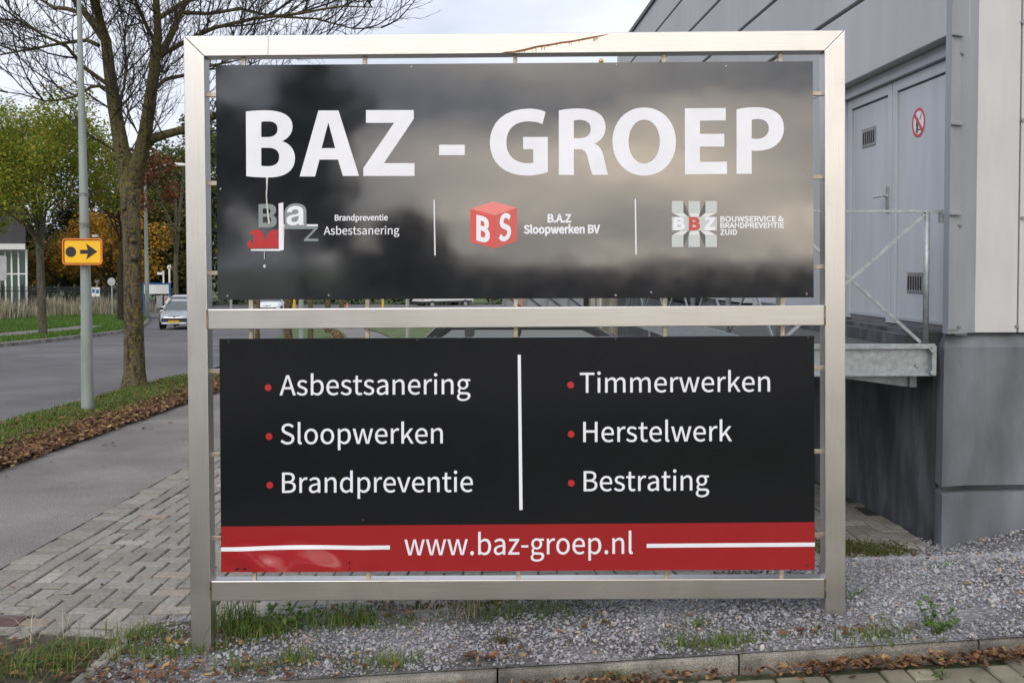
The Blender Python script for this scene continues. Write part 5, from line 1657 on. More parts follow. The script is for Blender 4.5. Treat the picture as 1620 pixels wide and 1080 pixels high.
bt = thing('bare_tree', 'big bare lichen-covered tree forking above the grass verge by the lamp post', 'tree', base)
mb = MB()
pts = [base + Vector((0, 0, -.1)), base + Vector((0, 0, .05)), tp(213, 590), tp(212, 540), tp(211, 480), tp(210, 420), tp(208, 360), tp(206, 315), tp(206, 285)]
mb.tube(pts, [.28, .21, .172, .158, .150, .144, .146, .158, .170], 18)
random.seed(2)
for (x, y, s) in ((216, 380, .05), (217, 407, .05), (201, 330, .04)):
    c = tp(x, y) + Vector((0, -.165, 0))
    mb.tube([c + Vector((0, .06, 0)), c + Vector((0, -.02, 0)), c + Vector((0, -.035, 0))], [s * 1.4, s, s * .4], 9)
tk = obj('trunk', mb, M_BARK1, bt, 'world', smooth=True)
limbs = [
    ([(204, 300), (199, 262), (193, 236), (181, 169), (173, 108), (168, 65), (154, 46), (137, 24), (118, 0), (95, -50), (70, -120)], [.150, .135, .125, .108, .096, .088, .07, .058, .05, .035, .015], 0.6),
    ([(168, 66), (160, 40), (153, 12), (149, -20), (146, -90), (150, -200)], [.085, .072, .064, .058, .045, .015], -.7),
    ([(208, 296), (216, 268), (224, 241), (231, 205), (241, 135), (247, 88), (250, 50), (247, 0), (240, -80), (238, -190)], [.150, .135, .122, .108, .090, .078, .062, .052, .035, .014], -.5),
    ([(253, 90), (272, 53), (289, 14), (300, -20), (318, -100), (330, -180)], [.064, .056, .046, .04, .028, .012], .8),
    ([(230, 230), (240, 220), (258, 214), (277, 209), (300, 203), (330, 190), (372, 160), (410, 140)], [.095, .082, .070, .066, .058, .05, .035, .012], -.9),
    ([(250, 136), (260, 127), (272, 123), (300, 118), (335, 104), (380, 95)], [.040, .035, .030, .028, .022, .010], .5),
    ([(254, 88), (264, 82), (276, 76), (300, 62), (340, 44), (400, 30), (470, 22), (540, 10), (590, 12)], [.045, .042, .038, .035, .030, .026, .02, .013, .007], -.8),
    ([(248, 70), (236, 50), (222, 20), (214, 0), (200, -60)], [.042, .036, .03, .028, .012], -.6),
    ([(168, 132), (150, 119), (132, 106), (104, 72), (72, 58), (36, 36), (0, 10), (-40, -8)], [.040, .036, .032, .028, .023, .018, .013, .006], -.6),
    ([(156, 72), (138, 64), (125, 65), (96, 69), (48, 78), (0, 87), (-45, 100)], [.038, .033, .031, .026, .020, .014, .006], .7),
    ([(168, 140), (156, 136), (144, 138), (120, 152), (96, 158), (72, 160), (30, 148), (8, 146)], [.034, .030, .027, .022, .018, .014, .010, .005], -.4),
    ([(126, 20), (105, 14), (84, 12), (60, -4), (20, -30)], [.04, .034, .030, .024, .010], .6),
    ([(176, 190), (188, 168), (200, 162), (206, 190), (224, 222)], [.016, .014, .014, .012, .010], -.3),
    ([(250, 30), (280, 10), (320, -14), (380, -30), (450, -28), (520, -30)], [.045, .04, .035, .028, .02, .008], .9),
    ([(290, 20), (330, 22), (380, 14), (430, 26), (500, 30), (560, 46), (605, 44)], [.034, .03, .026, .022, .016, .011, .005], .4),
    ([(182, 176), (196, 140), (200, 100), (196, 60), (206, 10), (214, -40)], [.028, .024, .020, .018, .014, .008], .5),
    ([(300, 64), (345, 88), (400, 92), (470, 84), (540, 92)], [.026, .022, .018, .013, .006], -.5),
]
lm, tw = MB(), MB()
for (pl_, rad, dd) in limbs:
    n = len(pl_)
    pp = [tp(x, y, dd * i * 1.6 / n * (i / n + .3) * 1.5) for i, (x, y) in enumerate(pl_)]
    lm.tube(pp, rad, 9 if rad[0] > .06 else 6, caps=False)
    shoots(tw, resample(pp, .25), rad[0], 0, rngt, SPEC_NEAR)
obj('limb', lm, M_BARKL, bt, 'world', smooth=True)
obj('crown', tw, M_TWIG, bt, 'world', recalc=False)


def leaf_cloud(mb, clumps, n, size, rng, flat_=0.6):
    """many small leaf faces spread through clumps (centre, radius)"""
    C = np.array([c for c, r in clumps])
    Rr = np.array([r for c, r in clumps])
    pr = Rr ** 2.2
    k = rng.choice(len(clumps), n, p=pr / pr.sum())
    D = rng.normal(0, 1, (n, 3))
    D /= np.linalg.norm(D, axis=1)[:, None]
    rad = rng.uniform(0.25, 1.05, n) ** 0.6
    P = C[k] + D * (Rr[k] * rad)[:, None] * np.array([1, 1, .8])
    S = size * rng.uniform(.6, 1.35, n)
    base = np.array([(0, -.5, 0), (.36, 0, .10), (0, .5, 0), (-.36, 0, .10)])
    Fc = np.array([(0, 1, 2), (0, 2, 3)])
    scatter(mb, base, Fc, P, S, rotmats(n, rng, 1.3))


def leafy_tree(name, label, loc, H, th, cr, mleaf, mbark, nl, size, seed, tr=.15, clumps=26, aspect=1.0, group=None, cat='tree', sparse=0.0, open_=.34):
    rng = np.random.default_rng(seed)
    rr = random.Random(seed)
    t = thing(name, label, cat, loc, 0, group)
    cz = th + (H - th) * .5
    cl = []
    for i in range(clumps):
        d = rng.normal(0, 1, 3)
        d /= np.linalg.norm(d)
        f = rng.uniform(.35, 1.0)
        hz = (H - th) * .5
        z = cz + d[2] * hz * f * .92
        prof = 1.0 - .35 * max(0, (z - cz) / hz) - .15 * max(0, (cz - z) / hz)
        cl.append(((d[0] * cr * f * prof, d[1] * cr * f * prof, z), cr * rng.uniform(open_ * .65, open_ * 1.15)))
    mb = MB()
    leaf_cloud(mb, cl, nl, size, rng)
    tb = MB()
    top = th + (H - th) * .75
    pts = [Vector((0, 0, -.3)), Vector((0, 0, .1)), Vector((rr.gauss(0, .05), 0, th * .6)), Vector((rr.gauss(0, .1), rr.gauss(0, .1), th)), Vector((rr.gauss(0, .3), rr.gauss(0, .3), top))]
    tb.tube(pts, [tr * 1.5, tr * 1.12, tr, tr * .9, tr * .15], 10)
    for (c, r) in cl[:18]:
        s_ = Vector((0, 0, th * .8 + rr.random() * (c[2] - th * .8) * .55))
        e = Vector(c)
        m_ = s_.lerp(e, .5) + Vector((rr.gauss(0, .12), rr.gauss(0, .12), .2))
        tb.tube([s_, m_, e], [tr * .36, tr * .24, tr * .06], 5, caps=False)
    obj('trunk', tb, mbark, t, smooth=True)
    obj('crown', mb, mleaf, t, recalc=False)
    return t


M_LYG = island_mat('yellow_green_leaf', [(0, (.08, .145, .018)), (.4, (.17, .24, .028)), (.75, (.29, .31, .036)), (.93, (.36, .29, .04)), (1, (.44, .24, .04))], .6, trans=.42)
M_LGR = island_mat('mid_green_leaf', [(0, (.03, .06, .012)), (.5, (.065, .105, .02)), (.85, (.12, .14, .03)), (1, (.20, .15, .03))], .65, trans=.3)
M_LOR = island_mat('orange_leaf', [(0, (.16, .12, .02)), (.3, (.34, .20, .025)), (.6, (.52, .26, .028)), (.85, (.66, .34, .04)), (1, (.22, .20, .03))], .65, trans=.35)
M_LBR = island_mat('red_brown_leaf', [(0, (.07, .022, .012)), (.5, (.15, .05, .022)), (.85, (.24, .09, .03)), (1, (.10, .09, .03))], .7, trans=.3)
M_LDK = island_mat('dark_leaf', [(0, (.010, .020, .008)), (.5, (.024, .040, .012)), (.85, (.05, .062, .018)), (1, (.10, .08, .025))], .7, trans=.15)
M_LOL = island_mat('olive_leaf', [(0, (.03, .04, .012)), (.5, (.075, .08, .02)), (.85, (.14, .115, .025)), (1, (.22, .14, .03))], .7, trans=.25)


def far_at(px, py, Y):
    return at(px, py, Y)


p = far_at(68, 528, 36)
leafy_tree('leafy_tree', 'green tree turning yellow on the far verge, left of the yellow arrow sign', p, 9.0, 3.75, 3.7, M_LYG, M_BARK2, 44000, .100, 5, .135, 46, open_=.30)
p = far_at(-62, 530, 40)
leafy_tree('leafy_tree', 'yellowing tree cut off by the left edge, beside the glass fronted building', p, 7.6, 3.9, 2.4, M_LYG, M_BARK2, 14000, .14, 15, .13, 26)
p = far_at(191, 512, 56)
leafy_tree('street_tree', 'thin tree with rust brown leaves just left behind the big bare trunk', p, 10.2, 5.5, 3.6, M_LBR, M_BARK3, 4200, .20, 8, .16, 30, open_=.22)
p = far_at(279, 473, 70)
leafy_tree('young_tree', 'slender pale trunked young tree behind the blue and white board', p, 11.0, 3.6, 2.2, M_LOL, M_BARK2, 900, .18, 9, .15, 14)
p = far_at(178, 497, 78)
leafy_tree('orange_tree', 'bright orange autumn tree behind the yellow arrow sign', p, 9.2, 1.6, 4.2, M_LOR, M_BARK3, 9000, .24, 10, .18, 26)
p = far_at(105, 497, 84)
leafy_tree('orange_tree', 'dull orange bushy tree behind the trunk of the leafy tree', p, 7.0, .8, 4.4, island_mat('dull_orange_leaf', [(0, (.07, .075, .016)), (.5, (.17, .14, .025)), (.85, (.32, .20, .03)), (1, (.40, .16, .03))], .7, trans=.3), M_BARK3, 7000, .26, 11, .18, 24)
# the wood beyond, tree by tree
wood = [(-130, 100, 14, 6.0, 'dark', 'dark tree of the wood out beyond the left edge'),
        (8, 104, 7.5, 5.4, 'olive', 'low olive tree of the wood behind the glass fronted building'),
        (60, 100, 8.5, 5.0, 'dark', 'dark tree of the wood behind the leafy tree trunk'),
        (130, 106, 11.0, 5.2, 'dark', 'dark tree of the wood right behind the near lamp post'),
        (168, 112, 9.5, 5.5, 'olive', 'olive tree of the wood showing above the orange tree'),
        (222, 100, 14.5, 5.4, 'dark', 'tall dark tree of the wood behind the big bare trunk'),
        (262, 110, 19.5, 5.0, 'green', 'tallest green tree of the wood, beside the far street lamp'),
        (250, 90, 9.0, 4.6, 'olive', 'low olive tree of the wood behind the white name sign'),
        (288, 96, 15.0, 4.6, 'dark', 'dark tree of the wood behind the young pale trunk'),
        (320, 92, 17.5, 5.0, 'green', 'green tree of the wood behind the left sign post'),
        (372, 98, 17.0, 6.0, 'dark', 'dark tree of the wood at the left end of the upper board'),
        (440, 112, 15.0, 6.4, 'olive', 'olive tree of the wood behind the white car'),
        (520, 116, 14.0, 6.4, 'dark', 'dark tree of the wood behind the trunk row'),
        (610, 124, 13.5, 6.5, 'green', 'green tree of the wood behind the yellow marker post'),
        (700, 130, 13.5, 6.5, 'dark', 'dark tree of the wood behind the white van')]
LM = {'dark': M_LDK, 'olive': M_LOL, 'green': M_LGR}
for k, (px_, Y, H_, cr, kind, lab) in enumerate(wood):
    X_ = (px_ - CX) / F * Y
    leafy_tree('woodland_tree', lab, (X_, Y, g(X_, Y) + (.4 if px_ < 330 else 0)), H_, H_ * .10, cr, LM[kind], M_BARK3, 9000, .36, 40 + k, .22, 36, group='trees of the wood across the street', open_=.36)
# undergrowth that closes the foot of the wood
rng = np.random.default_rng(77)
mb = MB()
cl = []
for i in range(170):
    X_ = -62 + 66 * i / 170 + rng.normal(0, .5)
    Y = 92 + rng.normal(0, 2.0) + (6 if X_ > -25 else 0)
    cl.append(((X_, Y, g(X_, Y) + rng.uniform(.3, 4.2)), rng.uniform(1.0, 2.2)))
leaf_cloud(mb, cl, 30000, .32, rng)
stuff('undergrowth', mb, M_LDK, 'dark undergrowth along the foot of the wood across the street', 'undergrowth')

# ---- row of bare street trees seen between the two boards
protos = []


def bare_tree(label, loc, r, H, seed, group):
    rr = random.Random(seed)
    t = thing('street_tree', label, 'tree', loc, 0, group)
    tb = MB()
    pts = [Vector((0, 0, -.2)), Vector((0, 0, .06)), Vector((rr.gauss(0, .02), 0, .5)), Vector((rr.gauss(0, .06), rr.gauss(0, .05), H * .42)), Vector((rr.gauss(0, .15), rr.gauss(0, .15), H * .7)), Vector((rr.gauss(0, .2), rr.gauss(0, .2), H))]
    tb.tube(pts, [r * 1.5, r * 1.2, r, r * .88, r * .5, r * .1], 10)
    obj('trunk', tb, M_BARK1, t, smooth=True)
    cr = MB()
    for i in range(10):
        z = H * rr.uniform(.36, .85)
        a = rr.random() * 6.28
        q = bend_path(Vector((0, 0, z)), (math.cos(a), math.sin(a), .75), H * .34, 5, rr, .12, .05)
        cr.tube(q, [r * .4 * (1 - .8 * j / 5) for j in range(6)], 4, caps=False)
        shoots(cr, q, r * .3, 0, rr, [(.35, 1.0, .014, .8, .08), (.2, .4, .008, .8, .1)])
    obj('crown', cr, M_TWIG, t, recalc=False)
    return t


for k, (px_, Y, wpx, lab) in enumerate(((407, 29, 7, 'thinnest trunk of the bare street trees, at the left below the upper board'),
                                        (456, 31.5, 12.5, 'thickest trunk of the bare street trees, beside the yellow marker'),
                                        (490.5, 36.0, 8, 'bare street tree right of the grey pole, its foot in the grass'),
                                        (518.5, 44, 9, 'bare street tree in the middle of the gap under the first logo'),
                                        (540.5, 52, 8, 'bare street tree just left of the red post'))):
    X_ = (px_ - CX) / F * Y
    bare_tree(lab, (X_, Y, g(X_, Y)), wpx / F * Y / 2, 6.6, 60 + k, 'bare street trees along the cycle path')

# ---- reeds along the fence, grass and leaves
M_REED = island_mat('reed', [(0, (.20, .175, .115)), (.5, (.38, .335, .24)), (.8, (.50, .46, .36)), (1, (.12, .15, .05))], .9, trans=.2)


def blades(mb, P, H, rng, wd=0.006, lean=.35):
    """tapering grass blades, bent once"""
    n = len(P)
    a = rng.uniform(0, 6.283, n)
    l = np.abs(rng.normal(0, lean, n))
    dx, dy = np.cos(a), np.sin(a)
    sx, sy = -dy * wd, dx * wd
    H = H * rng.uniform(.5, 1.2, n)
    V = np.zeros((n, 5, 3))
    V[:, 0] = P + np.stack([sx, sy, 0 * a], 1)
    V[:, 1] = P - np.stack([sx, sy, 0 * a], 1)
    m = P + np.stack([dx * H * l * .35, dy * H * l * .35, H * .6], 1)
    V[:, 2] = m - np.stack([sx, sy, 0 * a], 1) * .75
    V[:, 3] = m + np.stack([sx, sy, 0 * a], 1) * .75
    V[:, 4] = P + np.stack([dx * H * l, dy * H * l, H * (1 - .25 * l)], 1)
    Fq = np.array([(0, 1, 2, 3)])
    FF = (Fq[None] + (np.arange(n) * 5)[:, None, None]).reshape(-1, 4)
    o = len(mb.v)
    VV = V.reshape(-1, 3)
    mb.v += [tuple(p) for p in VV.tolist()]
    mb.f += [tuple(f) for f in (FF + o).tolist()]
    T = (np.array([(3, 2, 4)])[None] + (np.arange(n) * 5)[:, None, None]).reshape(-1, 3)
    mb.f += [tuple(f) for f in (T + o).tolist()]
    mb.mi += [0] * (2 * n)


FP0, FP1 = far_at(-30, 505, 53.0), far_at(226, 497, 74.0)
rng = np.random.default_rng(5)
n = 7000
t_ = rng.uniform(-.02, 1.0, n)
Xr = FP0.x + (FP1.x - FP0.x) * t_ + rng.normal(0, .5, n) + .2
Yr = FP0.y + (FP1.y - FP0.y) * t_ - np.abs(rng.normal(.3, .6, n)) - .1
Zr = np.array([far_z(x, y) for x, y in zip(Xr, Yr)])
hh = 0.55 + .6 * np.clip(np.sin(t_ * 23) * .5 + .5 + t_ * .35, 0, 1)
mb = MB()
blades(mb, np.stack([Xr, Yr, Zr], 1), hh, rng, .022, .25)
stuff('ornamental_grass', mb, M_REED, 'pale dry ornamental grass growing along the black fence', 'grass')

M_GRASS = island_mat('grass_blade', [(0, (.055, .105, .014)), (.4, (.105, .17, .024)), (.75, (.16, .22, .036)), (.92, (.22, .22, .07)), (1, (.33, .28, .15))], .6, trans=.3)
rng = np.random.default_rng(6)
n = 52000
Yv = 8.2 + 10.6 * rng.uniform(0, 1, n) ** 1.15
Xv = rng.uniform(-6.16, -4.68, n)
dens = sstep(Xv, -4.80, -5.45) * .95 + .05
pat = np.array([noise.noise((x * 1.6, y * 1.1, 3)) for x, y in zip(Xv, Yv)])
k = (rng.random(n) < dens * (0.75 + .9 * pat))
Xv, Yv = Xv[k], Yv[k]
Z = gz(Xv, Yv) + .028
mb = MB()
blades(mb, np.stack([Xv, Yv, Z], 1), np.full(len(Xv), .052), rng, .0060, .8)
stuff('verge_grass', mb, M_GRASS, 'short green grass of the verge between road and cycle path', 'grass')

n = 60000
Yv = 29 + 34 * rng.uniform(0, 1, n)
Lv = rng.uniform(-25, -14.5, n)
Xv = Lv + curve_x(Yv)
k = ~((Lv > -17.1) & (Lv < -15.7) & (Yv < 50))
Xv, Yv = Xv[k], Yv[k]
Z = np.array([far_z(x, y) for x, y in zip(Xv, Yv)])
mb = MB()
blades(mb, np.stack([Xv, Yv, Z], 1), np.full(len(Xv), .12), rng, .018, .5)
stuff('far_verge_grass', mb, island_mat('bright_grass_blade', [(0, (.05, .12, .015)), (.6, (.085, .18, .022)), (.95, (.13, .22, .04)), (1, (.25, .24, .1))], .6, trans=.3), 'mown green grass of the far verge across the road', 'grass')

# fallen leaves
M_DEAD = island_mat('dead_leaf', [(0, (.050, .027, .016)), (.35, (.115, .058, .032)), (.65, (.185, .096, .050)), (.86, (.26, .145, .075)), (.95, (.40, .25, .10)), (1, (.16, .14, .05))], .75, var=.2, scale=60, trans=.12)


def dead_leaves(mb, P, size, rng, tilt=.5):
    n = len(P)
    base = np.array([(0, -.55, 0.02), (.30, -.22, .13), (.34, .15, .10), (0, .55, .04), (-.34, .15, .13), (-.28, -.22, .09), (0, 0, -.02)])
    Fc = np.array([(6, 0, 1), (6, 1, 2), (6, 2, 3), (6, 3, 4), (6, 4, 5), (6, 5, 0)])
    shape = base[None] * rng.uniform(.55, 1.3, (n, 1, 3)) * rng.uniform(.75, 1.2, (n, 7, 1))
    shape[:, :, 2] *= rng.uniform(-1.2, 2.0, n)[:, None]
    scatter(mb, shape, Fc, P, size * rng.uniform(.5, 1.3, n), rotmats(n, rng, tilt))


rng = np.random.default_rng(9)
n = 15000
Yv = 8.0 + 11 * rng.uniform(0, 1, n) ** 1.1
Xv = -4.63 - np.abs(rng.normal(0, .31, n)) + rng.normal(0, .05, n)
ex = 1600
Xv = np.concatenate([Xv, rng.uniform(-6.1, -4.6, ex)])
Yv = np.concatenate([Yv, rng.uniform(8, 19, ex)])
k = Xv > -6.15
Xv, Yv = Xv[k], Yv[k]
P = np.stack([Xv, Yv, gz(Xv, Yv) + .035 + rng.uniform(0, .03, len(Xv))], 1)
mb = MB()
dead_leaves(mb, P, .060, rng, .7)
# a line further along the path and a few on the path itself
n = 700
Yv = rng.uniform(31, 60, n)
Xv = -4.7 - np.abs(rng.normal(0, .25, n)) + curve_x(Yv)
dead_leaves(mb, np.stack([Xv, Yv, gz(Xv, Yv) + .06], 1), .12, rng, .6)
n = 46
Yv = rng.uniform(6, 18, n)
Xv = -4.55 + np.abs(rng.normal(0, .45, n))
dead_leaves(mb, np.stack([Xv, Yv, gz(Xv, Yv) + .02], 1), .05, rng, .3)
# foot of the kerb
n = 1300
Xv = np.concatenate([rng.uniform(-1.4, 3.4, n), rng.uniform(1.0, 2.6, 500)])
Xv = Xv[(np.sin(Xv * 5.1) + np.sin(Xv * 2.3 + 1) > -0.9 + rng.normal(0, .7, len(Xv))) | (Xv > 1.2)]
n = len(Xv)
Yv = 4.06 + .019 * (Xv + 1) - np.abs(rng.normal(0.005, .035, n)) - .012
dead_leaves(mb, np.stack([Xv, Yv, gz(Xv, Yv * 0 + 4.2) - .052 + rng.uniform(.002, .036, n)], 1), .033, rng, .9)
# behind the kerb, in the corner and round the left post
for (n, cx_, cy_, sx_, sy_) in ((150, -1.2, 4.26, .35, .06), (70, -1.55, 4.3, .12, .10), (330, -2.25, 4.36, .32, .14), (60, -1.45, 4.66, .2, .08), (70, -.6, 4.86, .25, .05), (40, -.1, 4.24, .1, .02),
                                (34, 1.35, 4.30, .16, .03), (36, .6, 4.6, 1.2, .3), (40, 2.6, 5.2, .8, .7), (60, -.2, 4.95, .7, .05), (26, -2.2, 5.6, .5, .8)):
    Xv, Yv = rng.normal(cx_, sx_, n), rng.normal(cy_, sy_, n)
    dead_leaves(mb, np.stack([Xv, Yv, gz(Xv, Yv) + .018 + rng.uniform(0, .012, n)], 1), .033, rng, .6)
stuff('fallen_leaves', mb, M_DEAD, 'brown fallen leaves lying along the path edge, kerb and gravel', 'leaves')

# moss between the blocks by the warehouse
rng = np.random.default_rng(19)
mb = MB()
n = 2600
c = on_ground(1385, 875)
Xv = np.concatenate([rng.normal(c.x - .08, .16, n), rng.uniform(-.9, 2.2, 1500)])
Yv = np.concatenate([rng.normal(c.y + .12, .10, n), np.zeros(1500)])
Yv[n:] = np.array([back_of_bed(x) for x in Xv[n:]]) + np.abs(rng.normal(0.02, .07, 1500))
blades(mb, np.stack([Xv, Yv, gz(Xv, Yv) - .004], 1), np.full(len(Xv), .020), rng, .006, .8)
stuff('moss', mb, island_mat('moss_tuft', [(0, (.035, .045, .010)), (.5, (.07, .085, .018)), (1, (.12, .12, .03))], .9), 'green brown moss growing over the edge of the block paving', 'moss')

# ---- weeds, each one a plant
M_WEED = island_mat('weed_leaf', [(0, (.035, .085, .012)), (.5, (.075, .15, .02)), (1, (.15, .21, .04))], .55, trans=.3)
M_WEEDD = island_mat('dry_weed', [(0, (.09, .075, .03)), (.5, (.17, .14, .06)), (1, (.10, .14, .03))], .7, trans=.3)


def weed(name, label, cat, px_, py_, kind, h, spread, n, seed, dz=0.0, m=None):
    rng = np.random.default_rng(seed)
    p = on_ground(px_, py_)
    p.z += dz
    t = thing(name, label, cat, p, 0, 'weeds growing in and beside the gravel')
    mb = MB()
    if kind == 'tuft':
        P = np.stack([rng.normal(0, spread, n), rng.normal(0, spread * .55, n), np.full(n, -.006)], 1)
        blades(mb, P, np.full(n, h * .95), rng, .0024, .95)
        obj('blades', mb, m or M_GRASS, t, recalc=False)
    else:
        rr = random.Random(seed)
        stm = MB()
        P, S = [], []
        for i in range(max(3, n // 9)):
            a = rr.random() * 6.28
            q = bend_path(Vector((rr.gauss(0, spread * .35), rr.gauss(0, spread * .25), -.01)), (math.cos(a) * spread * 2.2, math.sin(a) * spread * 2.2, h), h * rr.uniform(.6, 1.15), 4, rr, .15, 0)
            stm.tube(q, [.0022, .002, .0016, .0012, .0008], 4, caps=False)
            for j in range(9):
                k = rr.random() * 3.9
                b = q[int(k)].lerp(q[int(k) + 1], k % 1)
                P.append(tuple(b + Vector((rr.gauss(0, .012), rr.gauss(0, .012), rr.gauss(0, .006)))))
        P = np.array(P)
        base = np.array([(0, -.5, 0), (.28, -.1, .08), (.20, .3, .05), (0, .55, -.05), (-.20, .3, .05), (-.28, -.1, .08)])
        Fc = np.array([(0, 1, 5), (1, 2, 5), (5, 2, 4), (2, 3, 4)])
        scatter(mb, base, Fc, P, rng.uniform(.5, 1.1, len(P)) * max(.018, h * .20), rotmats(len(P), rng, 1.0))
        obj('stem', stm, m or M_WEED, t, recalc=False)
        obj('leaves', mb, m or M_WEED, t, recalc=False)
    return t


weed('weed', 'green leafy weed against the foot of the right sign post', 'weed', 1347, 946, 'leaf', .11, .045, 60, 1)
weed('weed', 'bright green rosette weed in the gravel near the right part of the kerb', 'weed', 1226, 1010, 'leaf', .075, .09, 80, 2)
weed('grass_tuft', 'wide grass tuft in the gravel just behind the kerb, left of the rosette weed', 'grass', 1150, 1020, 'tuft', .07, .075, 170, 3)
weed('grass_tuft', 'sparse grass tuft beside the kerb joint right of the middle', 'grass', 1090, 1022, 'tuft', .055, .06, 80, 4)
weed('weed', 'big feathery weed clump on the gravel near the right edge', 'weed', 1480, 996, 'leaf', .17, .09, 110, 5)
weed('weed', 'dry brownish weed clump left of the feathery weed', 'weed', 1428, 1000, 'leaf', .11, .11, 120, 6, m=M_WEEDD)
weed('grass_tuft', 'low green tuft at the kerb under the feathery weed', 'grass', 1395, 1008, 'tuft', .06, .10, 160, 7)
weed('weed', 'low spreading weed in the gravel in front of the plinth corner', 'weed', 1500, 898, 'leaf', .07, .12, 110, 8)
weed('weed', 'small weed at the foot of the light front wall, near the right edge', 'weed', 1590, 892, 'leaf', .05, .08, 60, 9)
weed('weed', 'bushy dark weed behind the lower crossbar close to the left post', 'weed', 438, 990, 'leaf', .19, .12, 190, 10)
weed('weed', 'second bushy weed right of the first behind the lower crossbar', 'weed', 488, 985, 'leaf', .15, .13, 170, 11)
weed('grass_tuft', 'tall grass tuft at the right side of the left post', 'grass', 372, 1000, 'tuft', .20, .07, 190, 12)
weed('grass_tuft', 'grass tuft between the bushy weeds and the gravel', 'grass', 420, 1006, 'tuft', .13, .09, 190, 13)
weed('grass_tuft', 'grass tuft right of the bushy weeds under the red strip', 'grass', 545, 990, 'tuft', .12, .09, 190, 14)
weed('grass_tuft', 'low grass patch at the gravel edge below the web address', 'grass', 620, 986, 'tuft', .07, .12, 170, 15)
weed('dry_tuft', 'straw coloured tuft of thin stalks at the gravel edge behind the crossbar', 'grass', 730, 976, 'tuft', .13, .07, 60, 16, m=M_REED)
weed('grass_tuft', 'grass patch at the gravel edge right of the straw tuft', 'grass', 800, 972, 'tuft', .09, .14, 200, 17)
weed('grass_tuft', 'grass patch behind the crossbar under the web address ending', 'grass', 900, 964, 'tuft', .06, .13, 150, 18)
weed('grass_tuft', 'small green tuft at the foot of the left post', 'grass', 330, 1030, 'tuft', .07, .06, 60, 19)
weed('grass_tuft', 'reddish green tuft in the gravel at the kerb left of the middle', 'grass', 618, 1052, 'tuft', .075, .08, 150, 20)
weed('grass_tuft', 'thin tuft in the gravel left of the reddish tuft', 'grass', 470, 1048, 'tuft', .10, .05, 70, 21)
weed('grass_tuft', 'tuft on the kerb line at the lower left of the gravel', 'grass', 395, 1062, 'tuft', .09, .07, 90, 22)
weed('grass_tuft', 'grass clump left of the concrete edging', 'grass', 130, 1035, 'tuft', .10, .12, 260, 23)
weed('grass_tuft', 'grass clump in the lower left corner', 'grass', 35, 1062, 'tuft', .11, .14, 260, 24)
weed('grass_tuft', 'grass clump between edging and left post', 'grass', 232, 1010, 'tuft', .09, .10, 200, 25)
weed('grass_tuft', 'grass clump at the front left of the gravel beside the edging', 'grass', 262, 1040, 'tuft', .085, .07, 130, 26)
weed('dry_tuft', 'long dry stalks leaning over the block paving at the lower left', 'grass', 95, 1020, 'tuft', .24, .10, 26, 27, m=M_REED)
weed('grass_tuft', 'small tuft on the paving joint under the middle of the kerb', 'grass', 975, 1052, 'tuft', .05, .05, 60, 28, dz=-.05)
weed('weed', 'small green weed among the leaves in front of the kerb at the right', 'weed', 1480, 1046, 'leaf', .05, .06, 60, 29, dz=-.05)
weed('grass_tuft', 'thin upright weed in the gravel below the right end of the crossbar', 'grass', 1103, 992, 'tuft', .07, .03, 40, 30)
weed('dry_tuft', 'round brown dry seed clump in the gravel below the middle', 'grass', 797, 1018, 'tuft', .07, .02, 60, 31, m=M_WEEDD)

# ================================================================ STREET FURNITURE
M_LAMPG = mat('grey_green_paint', (0.245, 0.285, 0.265), 0.55, var=0.10, scale=7, stretch=(1, 1, .25))
M_ALU = mat('dull_aluminium', (0.42, 0.43, 0.44), 0.4, 0.6, var=.12, scale=8)
M_BLACK = mat('black_paint', (.012, .012, .014), .5)
# near lamp post with the diversion sign
lb = on_ground(138.5, 652)
lb.z += .03
LY = lb.y
lamp = thing('lamp_post', 'grey green lamp post on the near verge carrying the yellow arrow sign', 'lamp post', lb)
mb = MB()
prof = [(138.6, 660, 10.4), (138.6, 640, 9.6), (137.5, 560, 8.9), (136.5, 480, 8.2), (134.5, 400, 7.4), (132.6, 320, 6.7), (130.8, 240, 6.0), (128.6, 150, 5.0), (126.6, 70, 4.0), (125.0, 0, 3.4), (122.0, -150, 2.8), (119, -330, 2.6)]
mb.tube([at(x, y, LY) for x, y, r in prof], [r * LY / F for x, y, r in prof], 20)
obj('pole', mb, M_LAMPG, lamp, 'world', smooth=True)
mb = MB()
for y, h in ((308, 5), (357, 9)):
    c, r = at(132.3 if y < 330 else 133.4, y, LY), (6.9 if y < 330 else 7.2) * LY / F
    mb.tube([c + Vector((0, 0, -h * .5 * LY / F)), c + Vector((0, 0, h * .5 * LY / F))], r * 1.012, 20, caps=False)
obj('sticker_remains', mb, mat('sticker_glue', (.17, .185, .18), .8, var=.5, scale=60), lamp, 'world')
mb = MB()
top_ = at(119, -330, LY)
mb.tube([top_, top_ + Vector((-.1, 0, .25)), top_ + Vector((-.7, 0, .35)), top_ + Vector((-1.0, 0, .35))], [.036, .034, .03, .03], 10)
obj('arm', mb, M_LAMPG, lamp, 'world', smooth=True)
mb = MB()
mb.box(top_.x - 1.55, top_.x - .95, top_.y - .12, top_.y + .12, top_.z + .28, top_.z + .42)
obj('lamp_head', mb, M_ALU, lamp, 'world', bevel=.04)

dsY = LY - .14
a, b = at(99.3, 419, dsY), at(162, 377, dsY)
sg = thing('diversion_sign', 'yellow road sign with black dot and arrow on the near lamp post', 'sign', ((a.x + b.x) / 2, dsY, a.z))
hw, hh_ = (b.x - a.x) / 2, (b.z - a.z) / 2


